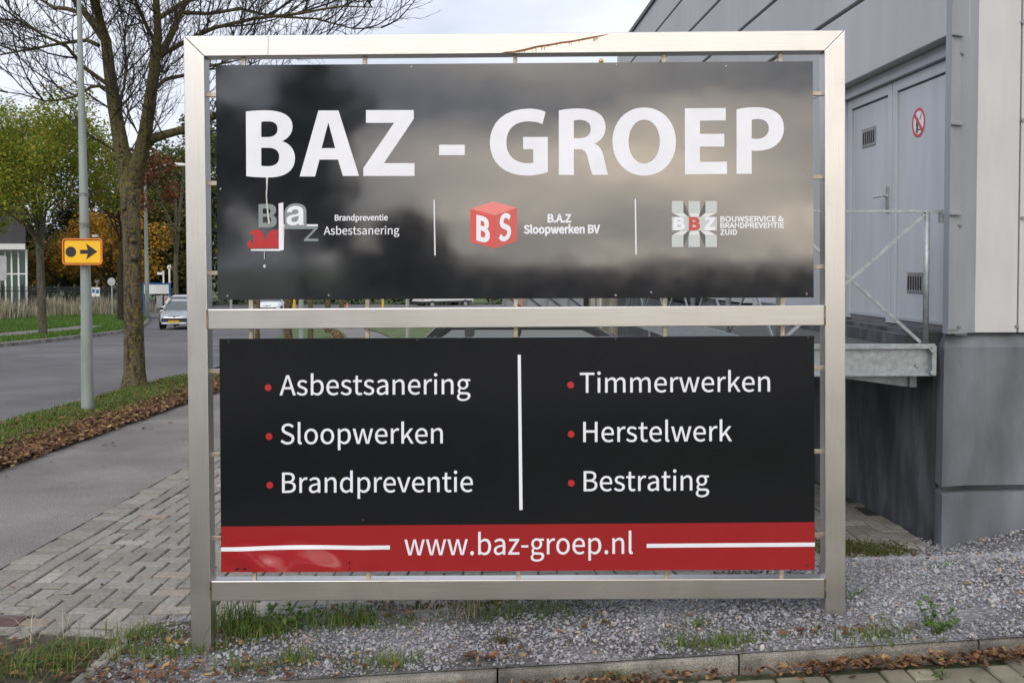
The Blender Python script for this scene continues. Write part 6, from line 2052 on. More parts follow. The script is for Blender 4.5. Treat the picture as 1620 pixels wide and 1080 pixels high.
def rrect(cx, cz, hx, hz, r, n=6):
    o = []
    for (sx_, sz_, a0) in ((1, 1, 0), (-1, 1, 90), (-1, -1, 180), (1, -1, 270)):
        for k in range(n + 1):
            an = R(a0 + 90 * k / n)
            o.append((cx + sx_ * (hx - r) + r * math.cos(an), cz + sz_ * (hz - r) + r * math.sin(an)))
    return o


def plate(polys, m, parent, name, dep, th=.002):
    vs, fs = fill(polys, th)
    mb = MB()
    mb.add([(p[0], p[1] + dep, p[2]) for p in vs], fs)
    return obj(name, mb, m, parent, recalc=False)


M_YEL = mat('sign_yellow', (.86, .49, .010), .45, var=.03)
M_ORA = mat('sign_orange', (.72, .20, .018), .45, var=.04)
plate([rrect(0, hh_, hw * .955, hh_ * .935, .03)], M_YEL, sg, 'plate', 0, .006)
plate([rrect(0, hh_, hw, hh_, .045), rrect(0, hh_, hw * .935, hh_ * .90, .03)], M_ORA, sg, 'rim', -.006, .022)
plate([rrect(0, hh_, hw * .932, hh_ * .895, .03), rrect(0, hh_, hw * .905, hh_ * .85, .025)], M_BLACK, sg, 'border_line', -.0052, .002)
k_ = dsY / F
cx_ = lambda px_: (px_ - 130.65) * k_
cz_ = lambda py_: hh_ + (398 - py_) * k_
plate([ell(cx_(112.3), cz_(398.3), 8.3 * k_, 8.3 * k_, 32)], M_BLACK, sg, 'symbol', -.0056, .002)
plate([[(cx_(x), cz_(y)) for x, y in ((127, 395.2), (139, 395.2), (136.6, 385.4), (154.2, 398), (136.6, 410), (139, 401.4), (127, 401.4))]], M_BLACK, sg, 'symbol', -.0056, .002)
mb = MB()
for z in (hh_ * .5, hh_ * 1.5):
    mb.box(-.09, .09, .004, .03, z - .012, z + .012)
    mb.tube([(cos_ * .085, .14 + sin_ * .085, z) for cos_, sin_ in [(math.cos(R(t)), math.sin(R(t))) for t in range(0, 361, 24)]], .008, 6)
obj('clamp', mb, M_ALU, sg)
mb = MB()
mb.box(.085, .15, .10, .16, hh_ * 2 + .02, hh_ * 2 + .05)
obj('bracket', mb, M_ALU, sg)

# far street lamp
fb = at(233, 506, 60)
fl = thing('street_lamp', 'tall grey street lamp with curved arm on the far verge beyond the big tree', 'street lamp', fb)
mb = MB()
pr = [(233, 508, 3.6), (232.4, 440, 3.2), (231, 370, 2.7), (230, 300, 2.1), (229.6, 285, 1.9), (230.6, 276, 1.8), (235, 270.5, 1.7), (244, 267, 1.6), (258, 262, 1.6), (273, 259.6, 1.6)]
mb.tube([at(x, y, 60) for x, y, r in pr], [r * 60 / F for x, y, r in pr], 10)
obj('pole', mb, M_LAMPG, fl, 'world', smooth=True)
mb = MB()
h0, h1 = at(271, 260.2, 60), at(296, 261, 60)
mb.loft([[(x, 60 + dy * s_, z0_ + dz * s_) for (dy, dz) in ((-.16, -.02), (-.10, .10), (.10, .10), (.16, -.02), (.1, -.09), (-.1, -.09))] for x, z0_, s_ in ((h0.x, h0.z, .5), (h0.x + .2, h0.z, 1.0), (h1.x - .2, h1.z, 1.0), (h1.x, h1.z, .5))])
obj('lamp_head', mb, mat('lamp_white', (.62, .63, .64), .4), fl, 'world')


def pole_thing(name, label, cat, px_, py_base, Y, wpx, top, m, group=None, n=10, extra=None):
    """slim post: foot at a photo point and distance, top at a height above the foot"""
    b = at(px_, py_base, Y)
    t = thing(name, label, cat, b, 0, group)
    r = wpx / 2 / F * Y
    mb = MB()
    mb.tube([(0, 0, -.2), (0, 0, top)], r, n)
    obj('pole', mb, m, t, smooth=False)
    return t, r


t, r = pole_thing('lamp_post', 'grey pole in the gap between the boards, left of the row of trunks', 'lamp post', 477, 545, 27, 7.6, 6.2, M_LAMPG)
mb = MB()
mb.tube([(0, 0, 6.21), (0, 0, 6.3), (0, 0, 6.45), (0, 0, 6.5)], [.05, .22, .22, .02], 12)
obj('lamp_head', mb, M_ALU, t)
t, r = pole_thing('lamp_post', 'thin grey pole between the boards, left of the white van', 'lamp post', 644.5, 545, 27, 5.8, 6.0, M_ALU)
mb = MB()
mb.tube([(0, 0, 6.01), (0, 0, 6.1), (0, 0, 6.25), (0, 0, 6.3)], [.04, .2, .2, .02], 12)
obj('lamp_head', mb, M_ALU, t)
t, r = pole_thing('road_sign', 'thin pale pole at the left end of the gap between the boards', 'road sign', 365.5, 492, 62, 3.6, 3.2, M_ALU)
mb = MB()
mb.tube([(0, -.08, 3.1), (0, -.06, 3.1)], .35, 20)
obj('plate', mb, M_ALU, t)


def marker(label, px_, ytop, Y, wpx, m, taper, H):
    b = at(px_, ytop, Y)
    t = thing('marker_post', label, 'post', (b.x, b.y, b.z - H))
    r = wpx / 2 / F * Y
    mb = MB()
    mb.tube([(0, 0, -.2), (0, 0, 0), (0, 0, H * .92), (0, 0, H)], [r * taper, r * taper, r, r * .6], 10)
    obj('post', mb, m, t)
    mb = MB()
    mb.tube([(0, 0, H * .70), (0, 0, H * .82)], r * 1.06, 10, caps=False)
    obj('band', mb, M_ALU, t)


marker('yellow marker post beside the thickest bare trunk in the gap', 465.5, 469, 44, 3.5, mat('marker_yellow', (.72, .40, .01), .5), 1.6, 1.0)
marker('orange red post right of the last bare trunk in the gap', 549.5, 480, 60, 4.2, mat('marker_red', (.60, .10, .04), .5), 1.0, .8)
marker('yellow post on the grass left of the white van', 605.5, 471, 84, 3.6, mat('marker_yellow', (.72, .40, .01), .5), 1.0, .9)
marker('orange post in front of the grey gate in the gap', 826.5, 468, 18, 3.4, mat('marker_orange', (.62, .18, .05), .5), 1.0, 1.3)

# board with blue frame, and what stands round it
bY = 61.0
p0, p1 = at(236, 477, bY), at(269.6, 447.5, bY)
bb = thing('information_board', 'blank white board in a blue frame on the far verge', 'sign', ((p0.x + p1.x) / 2, bY, p0.z - .6))
M_BLUE = mat('board_blue', (.012, .10, .32), .4)
mb = MB()
wz = at(250, 464.7, bY).z
mb.box(p0.x - .3, p1.x - .10, bY - .01, bY + .03, wz, p1.z - .10)
obj('panel', mb, mat('board_white', (.70, .71, .71), .5, var=.03), bb, 'world')
mb = MB()
mb.box(p0.x - .3, p1.x, bY - .03, bY + .05, p1.z - .09, p1.z)
mb.box(p1.x - .09, p1.x, bY - .03, bY + .05, p0.z - .7, p1.z - .0905)
mb.box(p0.x - .39, p0.x - .305, bY - .03, bY + .05, p0.z - .7, p1.z)
obj('frame', mb, M_BLUE, bb, 'world')
mb = MB()
mb.box(p0.x - .3, p1.x - .095, bY - .02, bY + .04, wz - .05, wz - .005)
obj('lower_rail', mb, M_BLACK, bb, 'world')


def small(label, name, cat, Y, parts, foot):
    f = at(foot[0], foot[1], Y)
    t = thing(name, label, cat, f)
    for (nm, m, x0, x1, y0, y1, dep) in parts:
        a, b = at(x0, y1, Y), at(x1, y0, Y)
        mb = MB()
        mb.box(a.x, b.x, Y + dep, Y + dep + .04, a.z, b.z)
        obj(nm, mb, m, t, 'world')
    return t


M_WPAINT = mat('white_paint', (.68, .68, .68), .5, var=.04)
M_CAB = mat('cabinet_grey', (.26, .27, .28), .6, var=.1, scale=3)
small('white street name sign on a slim post above the blue board', 'street_sign', 'sign', 63, [('post', M_WPAINT, 257.6, 259.4, 428.5, 466, .0), ('post', M_BLACK, 257.6, 259.4, 466.01, 490, .0), ('name_plate', M_WPAINT, 249, 257.5, 430.5, 434.5, -.05)], (258.5, 490))
t = small('white post with a round cap behind the right end of the blue board', 'marker_post', 'post', 63.5, [('post', M_WPAINT, 267.0, 269.0, 424, 490, 0)], (268, 490))
mb = MB()
c = at(267.6, 425, 63.5)
mb.tube([c + Vector((-.10, 0, .0)), c + Vector((-.04, 0, .14)), c + Vector((.05, 0, .20)), c + Vector((.10, 0, .05))], [.05, .08, .08, .04], 8)
obj('cap', mb, M_WPAINT, t, 'world')
t = small('grey electric cabinet under the blue framed board', 'electric_cabinet', 'cabinet', 66, [('body', M_CAB, 247.5, 267, 469, 487, 0), ('lid', M_ALU, 247, 267.5, 467.6, 468.98, -.02), ('seam', M_BLACK, 257, 257.3, 469.5, 486, -.003)], (257, 487))
cbY = 58.5
ch = small('small red and white warning board in front of the grey cabinet', 'warning_board', 'sign', cbY, [('plate', M_WPAINT, 261.5, 269, 470.5, 480, 0), ('post', M_ALU, 264.8, 265.6, 480.01, 492, .01)], (265, 492))
a, b = at(261.5, 480, cbY), at(269, 470.5, cbY)
vs, fs = fill([[(a.x, a.z + (b.z - a.z) * .35), (a.x + (b.x - a.x) * .62, b.z), (a.x + (b.x - a.x) * .2, b.z), (a.x, a.z + (b.z - a.z) * .8)]], .004)
mb = MB()
mb.add([(p[0], p[1] + cbY - .004, p[2]) for p in vs], fs)
obj('stripe', mb, mat('stripe_red', (.5, .03, .03), .5), ch, 'world', recalc=False)

# round sign back, funnel lamp and boards by the fence
mY = 64
c = at(176.5, 445.5, mY)
t = thing('traffic_sign', 'grey back of a round traffic sign behind the black fence', 'sign', (c.x, mY, c.z - 2.2))
mb = MB()
mb.tube([(c.x, mY - .03, c.z), (c.x, mY - .005, c.z)], 6.2 / F * mY, 24)
obj('plate', mb, M_ALU, t, 'world')
mb = MB()
mb.tube([(c.x, mY + .04, c.z - 2.3), (c.x, mY + .04, c.z + .25)], .04, 8)
obj('pole', mb, M_ALU, t, 'world')
c = at(153.5, 447, mY + 1)
t = thing('garden_lamp', 'small funnel shaped lamp behind the black fence', 'lamp', (c.x, mY + 1, c.z - 2.0))
mb = MB()
mb.tube([c + Vector((0, 0, .16)), c + Vector((0, 0, .12)), c + Vector((0, 0, -.14))], [.17, .16, .03], 12)
obj('shade', mb, M_ALU, t, 'world')
mb = MB()
mb.tube([c + Vector((0, 0, -2.1)), c + Vector((0, 0, -.14))], .03, 8)
obj('post', mb, M_CAB, t, 'world')
small('pair of blue and white notice boards behind the black fence', 'notice_board', 'sign', mY + .5, [('panel', M_WPAINT, 145, 150.6, 454.5, 469, 0), ('panel', M_WPAINT, 151.4, 157.5, 454.5, 469, 0), ('notice', M_BLUE, 145.8, 149.8, 457, 463, -.006), ('notice', M_BLUE, 152.2, 156.6, 458, 464, -.006), ('leg', M_CAB, 147, 147.8, 469.01, 490, .005), ('leg', M_CAB, 154, 154.8, 469.01, 490, .005)], (151, 490))
# rounded sign back at the left edge
sY = 21.0
c = at(-5, 424, sY)
t = thing('traffic_sign', 'pale grey rounded back of a road sign cut off by the left edge', 'sign', (c.x, sY, g(c.x, sY)))
vs, fs = fill([rrect(c.x, c.z, 15.5 / F * sY, 19.5 / F * sY, .05)], .03)
mb = MB()
mb.add([(p[0], p[1] + sY, p[2]) for p in vs], fs)
obj('plate', mb, mat('sign_back', (.36, .38, .38), .5, .3), t, 'world', recalc=False)
mb = MB()
mb.tube([(c.x - .12, sY + .04, g(c.x, sY) - .2), (c.x - .12, sY + .04, c.z + .25)], .03, 8)
obj('pole', mb, M_ALU, t, 'world')

# flagpole whose gilt knob shows over the upper board
fk = at(951, 97, 46)
t = thing('flagpole', 'flagpole with a gilt ball just visible above the upper board', 'flagpole', (fk.x, 46, g(fk.x, 46)))
mb = MB()
mb.tube([(fk.x, 46, g(fk.x, 46) - .1), (fk.x, 46, fk.z - .1)], [.06, .035], 10)
obj('pole', mb, M_WPAINT, t, 'world')
bm = bmesh.new()
bmesh.ops.create_uvsphere(bm, u_segments=16, v_segments=10, radius=4.0 / F * 46)
mb = MB()
mb.add([tuple(v.co + fk) for v in bm.verts], [tuple(v.index for v in f.verts) for f in bm.faces])
bm.free()
obj('ball', mb, mat('gilt', (.62, .42, .12), .35, .5), t, 'world', smooth=True)

# ================================================================ FENCES
fn = thing('fence', 'black spiked metal fence behind the reeds across the street', 'fence', (FP0.x, FP0.y, FP0.z))
dv = (FP1 - FP0)
ln_ = math.hypot(dv.x, dv.y)
nb_ = int(ln_ / .14)
mb = MB()
for i in range(nb_ + 1):
    p = FP0 + dv * (i / nb_)
    z = far_z(p.x, p.y)
    mb.box(p.x - .011, p.x + .011, p.y - .011, p.y + .011, z + .05, z + 1.72)
for hz in (.25, 1.45):
    for i in range(12):
        a, b = FP0 + dv * (i / 12), FP0 + dv * ((i + 1) / 12)
        mb.bar((a.x, a.y, far_z(a.x, a.y) + hz), (b.x, b.y, far_z(b.x, b.y) + hz), .03, .04)
obj('bars', mb, M_BLACK, fn, 'world', recalc=False)
npost = 10
for i in range(npost + 1):
    p = FP0 + dv * (i / npost)
    z = far_z(p.x, p.y)
    mb = MB()
    mb.box(p.x - .05, p.x + .05, p.y - .05, p.y + .05, z - .2, z + 1.85)
    obj('post', mb, M_BLACK, fn, 'world')

# grey gate and the slat screen at the back of the yard
M_GATE = mat('gate_grey', (.27, .285, .31), .6, var=.15, scale=3)
gY = 23.0
a, b = at(797, 470, gY), at(931, 470, gY)
gb_ = g(a.x + 1, gY)
gt = thing('yard_gate', 'grey sheet steel gate with diagonal ribs at the back of the yard', 'gate', ((a.x + b.x) / 2, gY, gb_))
mb = MB()
mb.box(a.x, b.x, gY, gY + .04, gb_ + .08, gb_ + 2.2)
obj('sheet', mb, M_GATE, gt, 'world')
mb = MB()
for i in range(5):
    x = a.x + (b.x - a.x) * i / 4
    mb.box(x - .03, x + .03, gY - .04, gY - .001, gb_ + .08, gb_ + 2.2)
mb.box(a.x, b.x, gY - .036, gY - .0015, gb_ + 1.95, gb_ + 2.03)
obj('frame', mb, mat('gate_frame', (.24, .25, .27), .5, .3), gt, 'world', recalc=False)
mb = MB()
for i in range(7):
    x = a.x + (b.x - a.x) * (i - 1.6) / 4.2
    x2 = x + 1.3
    x0c, x1c = max(x, a.x), min(x2, b.x)
    if x1c - x0c > .1:
        mb.bar((x0c, gY - .015, gb_ + 1.9 - (x0c - x) * .75), (x1c, gY - .015, gb_ + 1.9 - (x1c - x) * .75), .02, .03)
obj('rib', mb, mat('rib_dark', (.05, .05, .055), .6), gt, 'world', recalc=False)
kY = 20.6
a, b = at(929, 500, kY), at(1037, 500, kY)
gk = g(2, kY)
ks = thing('slat_screen', 'weathered grey brown vertical slat screen beside the warehouse', 'fence', ((a.x + b.x) / 2, kY, gk))
mb = MB()
n = 34
rng = np.random.default_rng(4)
for i in range(n):
    x = a.x + (b.x - a.x) * i / n
    wd = (b.x - a.x) / n
    mb.box(x, x + wd * .72, kY + rng.uniform(0, .02), kY + .05, gk - .2, gk + 2.1 + rng.normal(0, .02))
obj('slats', mb, island_mat('weathered_slat', [(0, (.10, .088, .075)), (.5, (.27, .245, .215)), (1, (.45, .44, .43))], .85, var=.2, scale=6), ks, 'world', recalc=False)
mb = MB()
mb.box(a.x, b.x, kY + .055, kY + .09, gk + .3, gk + .38)
mb.box(a.x, b.x, kY + .055, kY + .09, gk + 1.7, gk + 1.78)
obj('rail', mb, M_BLACK, ks, 'world')
for x in (a.x - .02, b.x + .03):
    mb = MB()
    mb.box(x - .05, x + .05, kY - .02, kY + .12, gk - .2, gk + 2.2)
    obj('post', mb, M_BARK3, ks, 'world')

# ================================================================ GLASS FRONTED BUILDING ON THE LEFT
lY = 66.0
e = lambda x, y: at(x, y, lY)
c = e(42, 500)
lz = far_z(c.x, lY) - .3
ob = thing('office_building', 'low glass fronted building with white canopy and black upper storey at the left edge', 'building', (c.x, lY, lz))
xl = c.x - 26
ct, cb = e(40, 386).z, e(40, 395).z
mb = MB()
fp = lambda xr, y0_, y1_: [(xl, y0_), (xr, y0_), (xr - .52 * (y1_ - y0_), y1_), (xl - .52 * (y1_ - y0_), y1_)]
mb.prism(fp(c.x - .02, lY + .05, lY + 14), 'z', ct + .005, e(0, 207).z)
obj('upper_storey', mb, mat('black_cladding', (.020, .021, .024), .6, var=.1, scale=2), ob, 'world')
mb = MB()
mb.prism(fp(e(51.5, 390).x, lY - 1.0, lY + 14.4), 'z', cb, ct)
obj('canopy', mb, mat('canopy_white', (.52, .53, .54), .5, var=.03), ob, 'world')
xs_ = [e(x, 430).x for x in (42, 30, 19, 9)]
step_ = xs_[2] - xs_[3]
xx = xs_[3]
while xx > xl + 1:
    xx -= step_
    xs_.append(xx)
M_GLASSG = glass_mat('green_glass', (.055, .085, .085), .06)
zt = e(10, 433).z
for i in range(len(xs_) - 1):
    f = MB()
    f.box(xs_[i] - .05, xs_[i] + .05, lY - .06, lY + .05, lz, cb - .001)
    f.box(xs_[i + 1] + .051, xs_[i] - .051, lY - .05, lY + .04, zt - .05, zt + .03)
    w_ = obj('window', f, M_WPAINT, ob, 'world', recalc=False)
    p = MB()
    p.box(xs_[i + 1] + .05, xs_[i] - .05, lY - .01, lY + .01, lz + .1, zt - .051)
    p.box(xs_[i + 1] + .05, xs_[i] - .05, lY - .01, lY + .01, zt + .031, cb - .002)
    obj('pane', p, M_GLASSG, w_, 'world')
mb = MB()
mb.prism(fp(xs_[0] - .6, lY + 1, lY + 13), 'z', lz - .5, cb - .01)
obj('core', mb, M_CAB, ob, 'world')

# ================================================================ VEHICLES
M_TYRE = mat('tyre', (.016, .016, .017), .85, var=.1, scale=20)
M_RIM = mat('rim', (.38, .39, .40), .35, .7)
M_CARGL = glass_mat('car_glass', (.065, .085, .083), .04)
M_PLASTIC = mat('black_plastic', (.018, .018, .02), .55)
M_LENS = glass_mat('headlight_glass', (.50, .52, .55), .08)
M_PLATEY = mat('plate_yellow', (.75, .44, .02), .5)


def rr_ring(x0, x1, hw, z, r=.16, n=4):
    o = []
    for (xc, yc, a0) in ((x1 - r, hw - r, 0), (x0 + r, hw - r, 90), (x0 + r, -hw + r, 180), (x1 - r, -hw + r, 270)):
        for k in range(n + 1):
            a = R(a0 + 90 * k / n)
            o.append((xc + r * math.cos(a), yc + r * math.sin(a), z))
    return o


def car(name, label, loc, rz, paint, Lc, Wc, Hc, belt, hood, gh, plate_txt=None, group=None, rails=False, wheel_r=.30, bump_col=None):
    """gh = (rear base, rear top, front top, front base) of the glasshouse along x"""
    t = thing(name, label, 'car', loc, rz, group)
    h = Lc / 2
    w = Wc / 2

    def ring(x, hw, zb, zt):
        rgt = [(hw * .90, zb), (hw * .985, zb + .10), (hw, zb + (zt - zb) * .45), (hw * .985, zt - .14), (hw * .93, zt - .035), (hw * .78, zt), (hw * .35, zt + .015)]
        return [(x, y, z) for y, z in rgt] + [(x, -y, z) for y, z in reversed(rgt)]
    mb = MB()
    st = [(-h, w * .78, .42, belt - .22), (-h + .07, w * .90, .30, belt - .06), (-h + .4, w * .98, .22, belt), (gh[0] + .3, w, .20, belt), (gh[3] - .35, w, .20, belt), (gh[3] + .05, w * .99, .20, hood + .015),
          (h - .55, w * .965, .21, hood - .035), (h - .22, w * .90, .24, hood - .12), (h - .06, w * .78, .30, hood - .24), (h, w * .62, .36, hood - .34)]
    mb.loft([ring(*s_) for s_ in st])
    obj('body', mb, paint, t, smooth=True)
    top = Hc
    mb = MB()
    mb.loft([rr_ring(gh[0], gh[3], w * .93, belt - .03, .10), rr_ring(gh[0] + (gh[1] - gh[0]) * .55, gh[3] + (gh[2] - gh[3]) * .55, w * .85, belt + (top - belt) * .55, .13), rr_ring(gh[1] + .01, gh[2] - .01, w * .735, top - .055, .16)])
    obj('window', mb, M_CARGL, t, smooth=False)
    mb = MB()
    mb.loft([rr_ring(gh[1] - .03, gh[2] + .03, w * .775, top - .085, .16), rr_ring(gh[1] + .0, gh[2] - .0, w * .745, top - .03, .18), rr_ring(gh[1] + .12, gh[2] - .12, w * .62, top, .2)])
    obj('roof', mb, paint, t, smooth=True)
    for s in (-1, 1):
        mb = MB()
        def P(x0, x1, k):       # a point on the sloping side of the glasshouse
            return (x0 + (x1 - x0) * k, s * (w * .945 + (w * .765 - w * .945) * k), belt - .02 + (top - .07 - belt + .02) * k)
        mb.bar(P(gh[3] - .06, gh[2] + .0, 0), P(gh[3] - .06, gh[2] + .0, 1), .05, .07)
        mb.bar(P(gh[0] + .06, gh[1] - .0, 0), P(gh[0] + .06, gh[1] + .0, 1), .05, .09)
        obj('pillar', mb, paint, t)
        mb = MB()
        mb.bar(P(gh[3] - .15, gh[2] - .10, 0), P(gh[3] - .15, gh[2] - .10, 1), .045, .06)
        mb.bar(P(gh[0] + .17, gh[1] + .12, 0), P(gh[0] + .17, gh[1] + .12, 1), .045, .07)
        mb.bar(P(gh[1], gh[1] + .06, .985), P(gh[2], gh[2] - .06, .985), .03, .05)
        obj('window_frame', mb, M_PLASTIC, t)
        mb = MB()
        xm = gh[0] * .45 + gh[3] * .55 - .25
        mb.bar(P(xm, xm, .02), P(xm - .06, xm - .06, 1), .09, .03)
        if gh[1] - gh[0] > -9 and (gh[3] - gh[0]) > 2.6:
            xq = gh[0] + .95
            mb.bar(P(xq, xq, .02), P(xq - .02, xq - .02, 1), .13, .03)
        obj('door_pillar', mb, M_PLASTIC, t)
        mb = MB()
        mb.loft([[(gh[3] - .28 + dx, s * (w * .97 + dy), belt - .01 + dz) for dx, dz in ((0, 0), (.08, .0), (.09, .11), (.02, .13))] for dy in (0, .20)])
        obj('mirror', mb, M_PLASTIC, t, bevel=.02)
        for xw in (h - .72, -h + .68):
            mb = MB()
            mb.tube([(xw, s * (w - .03), wheel_r + .0), (xw, s * (w + .004), wheel_r)], wheel_r + .055, 24)
            obj('wheel_arch', mb, M_PLASTIC, t)
            mb = MB()
            mb.tube([(xw, s * (w - .20), wheel_r), (xw, s * (w + .006), wheel_r), (xw, s * (w + .014), wheel_r)], [wheel_r, wheel_r, wheel_r - .03], 24)
            wo = obj('wheel', mb, M_TYRE, t)
            mb = MB()
            mb.tube([(xw, s * (w + .0145), wheel_r), (xw, s * (w + .022), wheel_r)], [wheel_r * .66, wheel_r * .6], 16)
            obj('rim', mb, M_RIM, wo)
        # lamps
        mb = MB()
        f = h - .21
        mb.loft([[(f + a - .20 * q, s * (w * (.40 + .49 * q)), hood - .20 + b + .055 * q) for a, b in ((.045, -.07), (.055, .0), (-.02, .075), (-.12, .06), (-.12, -.07))] for q in (0.0, .5, 1.0)])
        obj('headlight', mb, M_LENS, t)
        mb = MB()
        mb.box(-h - .012, -h + .2, s * w * .62 - .11, s * w * .62 + .11, belt - .30, belt - .14)
        obj('rear_light', mb, mat('rear_lamp_red', (.35, .01, .012), .3), t, bevel=.02)
    mb = MB()
    mb.box(h - .16, h + .012, -w * .74, w * .74, .40, .565)
    obj('grille', mb, M_PLASTIC, t, bevel=.03)
    mb = MB()
    mb.box(h - .2, h + .022, -w * .74, w * .74, .25, .335)
    obj('bumper', mb, bump_col or paint, t, bevel=.035)
    mb = MB()
    mb.box(h - .10, h - .035, -w * .34, w * .34, hood - .245, hood - .215)
    obj('bonnet_vent', mb, M_PLASTIC, t, bevel=.01)
    mb = MB()
    mb.box(h + .0235, h + .035, -.26, .26, .335, .445)
    pl_ = obj('number_plate', mb, M_PLATEY, t)
    if plate_txt:
        ps = text_polys(plate_txt)
        hi = max(p[0] for c_ in ps for p in c_)
        vs, fs = fill([[(x / hi * .44 - .22, y / 257 * .065) for x, y in c_] for c_ in ps], .001)
        mb = MB()
        mb.add([(h + .0365 - p[1], p[0], .358 + p[2]) for p in vs], fs)
        obj('lettering', mb, M_BLACK, pl_, recalc=False)
    mb = MB()
    mb.tube([(h - .02, 0, hood - .235), (h - .005, 0, hood - .24)], .05, 12)
    obj('badge', mb, M_RIM, t)
    if rails:
        for s in (-1, 1):
            mb = MB()
            mb.tube([(gh[1] + .1, s * w * .66, top - .02), (gh[1] + .2, s * w * .66, top + .035), (gh[2] - .3, s * w * .66, top + .035), (gh[2] - .15, s * w * .66, top - .02)], .015, 6)
            obj('roof_rail', mb, M_PLASTIC, t)
    return t


M_SILVER = mat('silver_paint', (.42, .44, .48), .32, .55, var=.02, coat=.6)
M_CARW = mat('white_car_paint', (.70, .71, .72), .3, var=.02, coat=.6)
M_DARKCAR = mat('dark_grey_car_paint', (.055, .06, .066), .3, .4, var=.02, coat=.8)
M_VANW = mat('van_white', (.66, .67, .67), .4, var=.03)
cY = 51.6
p = at(275.5, 520.5, cY - 1.6)
car('parked_car', 'silver hatchback facing the camera on the road, partly behind the left sign post', (p.x, cY, p.z), R(-90 + 3), M_SILVER, 3.83, 1.66, 1.43, .93, .88, (-1.75, -1.15, .42, 1.02), 'PS-JR-17')
p = at(292, 500, 63)
car('parked_car', 'white car whose roof shows behind the silver hatchback', (p.x, 63, at(292, 466.5, 63).z - 1.5), R(-90 - 5), M_CARW, 4.1, 1.72, 1.50, .95, .92, (-1.9, -1.3, .45, 1.1))
p = at(433, 500, 70)
car('parked_car', 'white hatchback facing the camera between the boards, left of the thickest trunk', (p.x, 70, at(433, 497, 70).z), R(-90), M_CARW, 4.0, 1.70, 1.45, .94, .90, (-1.85, -1.2, .42, 1.05), 'SG-48-VT')
dY = 14.2
p = at(826, 533, dY)
car('parked_car', 'dark grey estate car side on behind the sign, its windows showing in the gap', (.50, dY, p.z - 1.20), R(0), M_DARKCAR, 4.55, 1.75, 1.46, .93, .92, (-2.0, -1.45, .55, 1.42), rails=True)

# white open lorry / van far down the side road
vY = 90.0
c = at(700, 487, vY)
van = thing('pickup_van', 'white van with black bumper driving off on the side road, seen in the gap', 'van', (c.x, vY, c.z), R(38))
mb = MB()
mb.box(-2.6, 1.2, -.95, .95, .62, 2.5)
obj('box', mb, M_VANW, van, bevel=.04)
mb = MB()
mb.loft([[(x, s_ * .93, z) for (s_, x, z) in ((-1, 1.21, .45), (1, 1.21, .45), (1, 1.21, zt_), (-1, 1.21, zt_))] if k == 0 else [(x0_, -.93, .45), (x0_, .93, .45), (x0_, .86, zt_), (x0_, -.86, zt_)] for k, (x0_, zt_) in enumerate(((1.21, 2.15), (1.9, 2.1), (2.35, 1.35), (2.75, 1.15)))])
obj('cab', mb, M_VANW, van, bevel=.05)
mb = MB()
mb.bar((1.92, 0, 2.05), (2.36, 0, 1.38), 1.6, .02)
obj('windscreen', mb, M_CARGL, van)
mb = MB()
mb.box(-2.75, -2.605, -.96, .96, .36, .60)
obj('bumper', mb, M_PLASTIC, van, bevel=.03)
mb = MB()
mb.box(-2.6, 2.6, -.97, -.951, .50, .66)
mb.box(-2.6, 2.6, .951, .97, .50, .66)
obj('side_strip', mb, M_PLASTIC, van)
for xw in (-1.7, 1.85):
    for s in (-1, 1):
        mb = MB()
        mb.tube([(xw, s * .72, .36), (xw, s * .96, .36)], .36, 20)
        wo = obj('wheel', mb, M_TYRE, van)
        mb = MB()
        mb.tube([(xw, s * .961, .36), (xw, s * .975, .36)], [.2, .18], 14)
        obj('rim', mb, M_RIM, wo)
mb = MB()
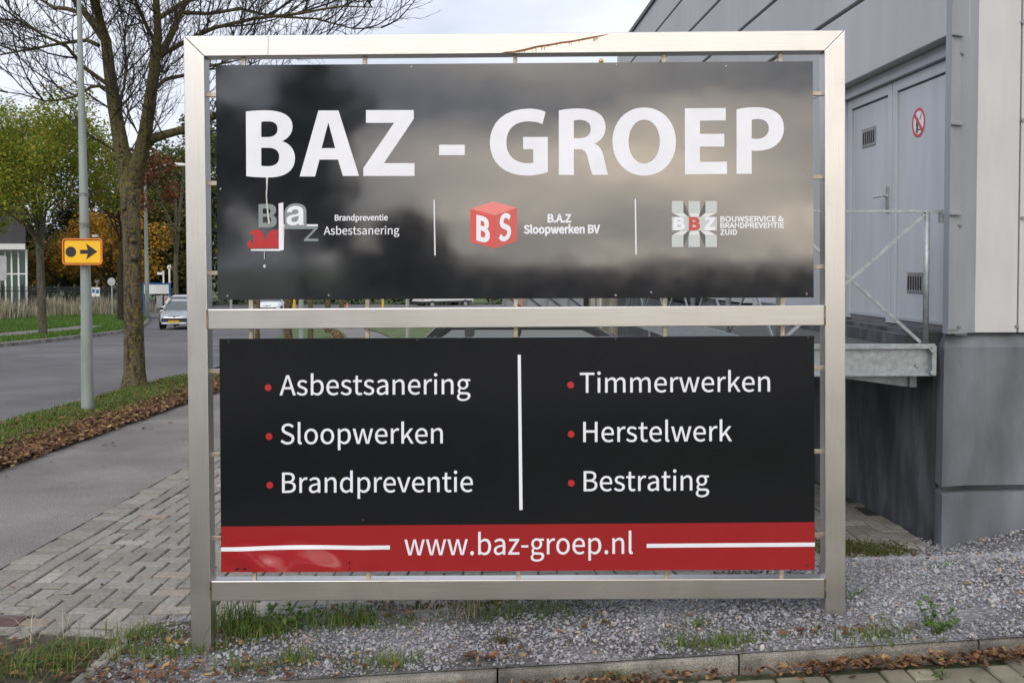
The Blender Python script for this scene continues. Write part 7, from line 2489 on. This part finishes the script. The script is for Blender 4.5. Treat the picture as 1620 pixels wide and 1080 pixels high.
for s in (-1, 1):
    mb.box(-2.62, -2.603, s * .86 - .05, s * .86 + .05, .72, 1.0)
obj('rear_light', mb, mat('rear_lamp_red', (.35, .01, .012), .3), van)

# ================================================================ BEHIND THE PHOTOGRAPHER (mirrored in the upper board)
M_HEDGE = M_LDK
for k, (x, y, H_, cr, lab) in enumerate(((-13.5, -30, 13.0, 3.6, 'tall dark tree behind the photographer, mirrored at the left of the upper board'),
                                         (-9.0, -31, 11.8, 3.0, 'second dark tree behind the photographer, mirrored below the letter A'),
                                         (-5.0, -33, 4.4, 2.4, 'small dark tree behind the photographer, mirrored near the first divider'))):
    leafy_tree('roadside_tree', lab, (x, y, 0), H_, H_ * .2, cr, M_LDK, M_BARK3, 9000, .4, 90 + k, .2, 26, group='trees mirrored in the upper board')
rng = np.random.default_rng(55)
mb = MB()
leaf_cloud(mb, [((x, -27 + rng.normal(0, .15), rng.uniform(.4, 1.75)), .55) for x in np.arange(-32, 24, .35)], 15000, .2, rng)
hd = thing('hedge', 'long clipped dark hedge behind the photographer, mirrored low in the upper board', 'hedge', (-4, -27, 0))
obj('foliage', mb, M_LDK, hd, 'world', recalc=False)
mb = MB()
for x in np.arange(-31, 24, 1.1):
    mb.tube([(x, -27, -.3), (x, -27, 1.6)], .04, 5)
obj('stems', mb, M_BARK3, hd, 'world', recalc=False)
hs = thing('house', 'low brick house behind the photographer, mirrored low in the upper board', 'house', (6, -42, 0))
mb = MB()
mb.box(-13, 16, -8, 0, -.3, 1.75)
obj('wall', mb, mat('house_brick', (.16, .10, .07), .9, var=.2, scale=3), hs)
mb = MB()
mb.prism([(-8.3, 1.751), (.3, 1.751), (-4, 2.9)], 'x', -13.3, 16.3)
obj('roof', mb, mat('house_roof', (.05, .04, .04), .9, var=.2, scale=3), hs)
for x in (-10, -5, 0, 5, 10):
    mb = MB()
    mb.box(x, x + 1.6, .001, .05, .4, 1.5)
    w_ = obj('window', mb, M_WPAINT, hs)
    mb = MB()
    mb.box(x + .1, x + 1.5, .051, .06, .5, 1.4)
    obj('pane', mb, M_CARGL, w_)
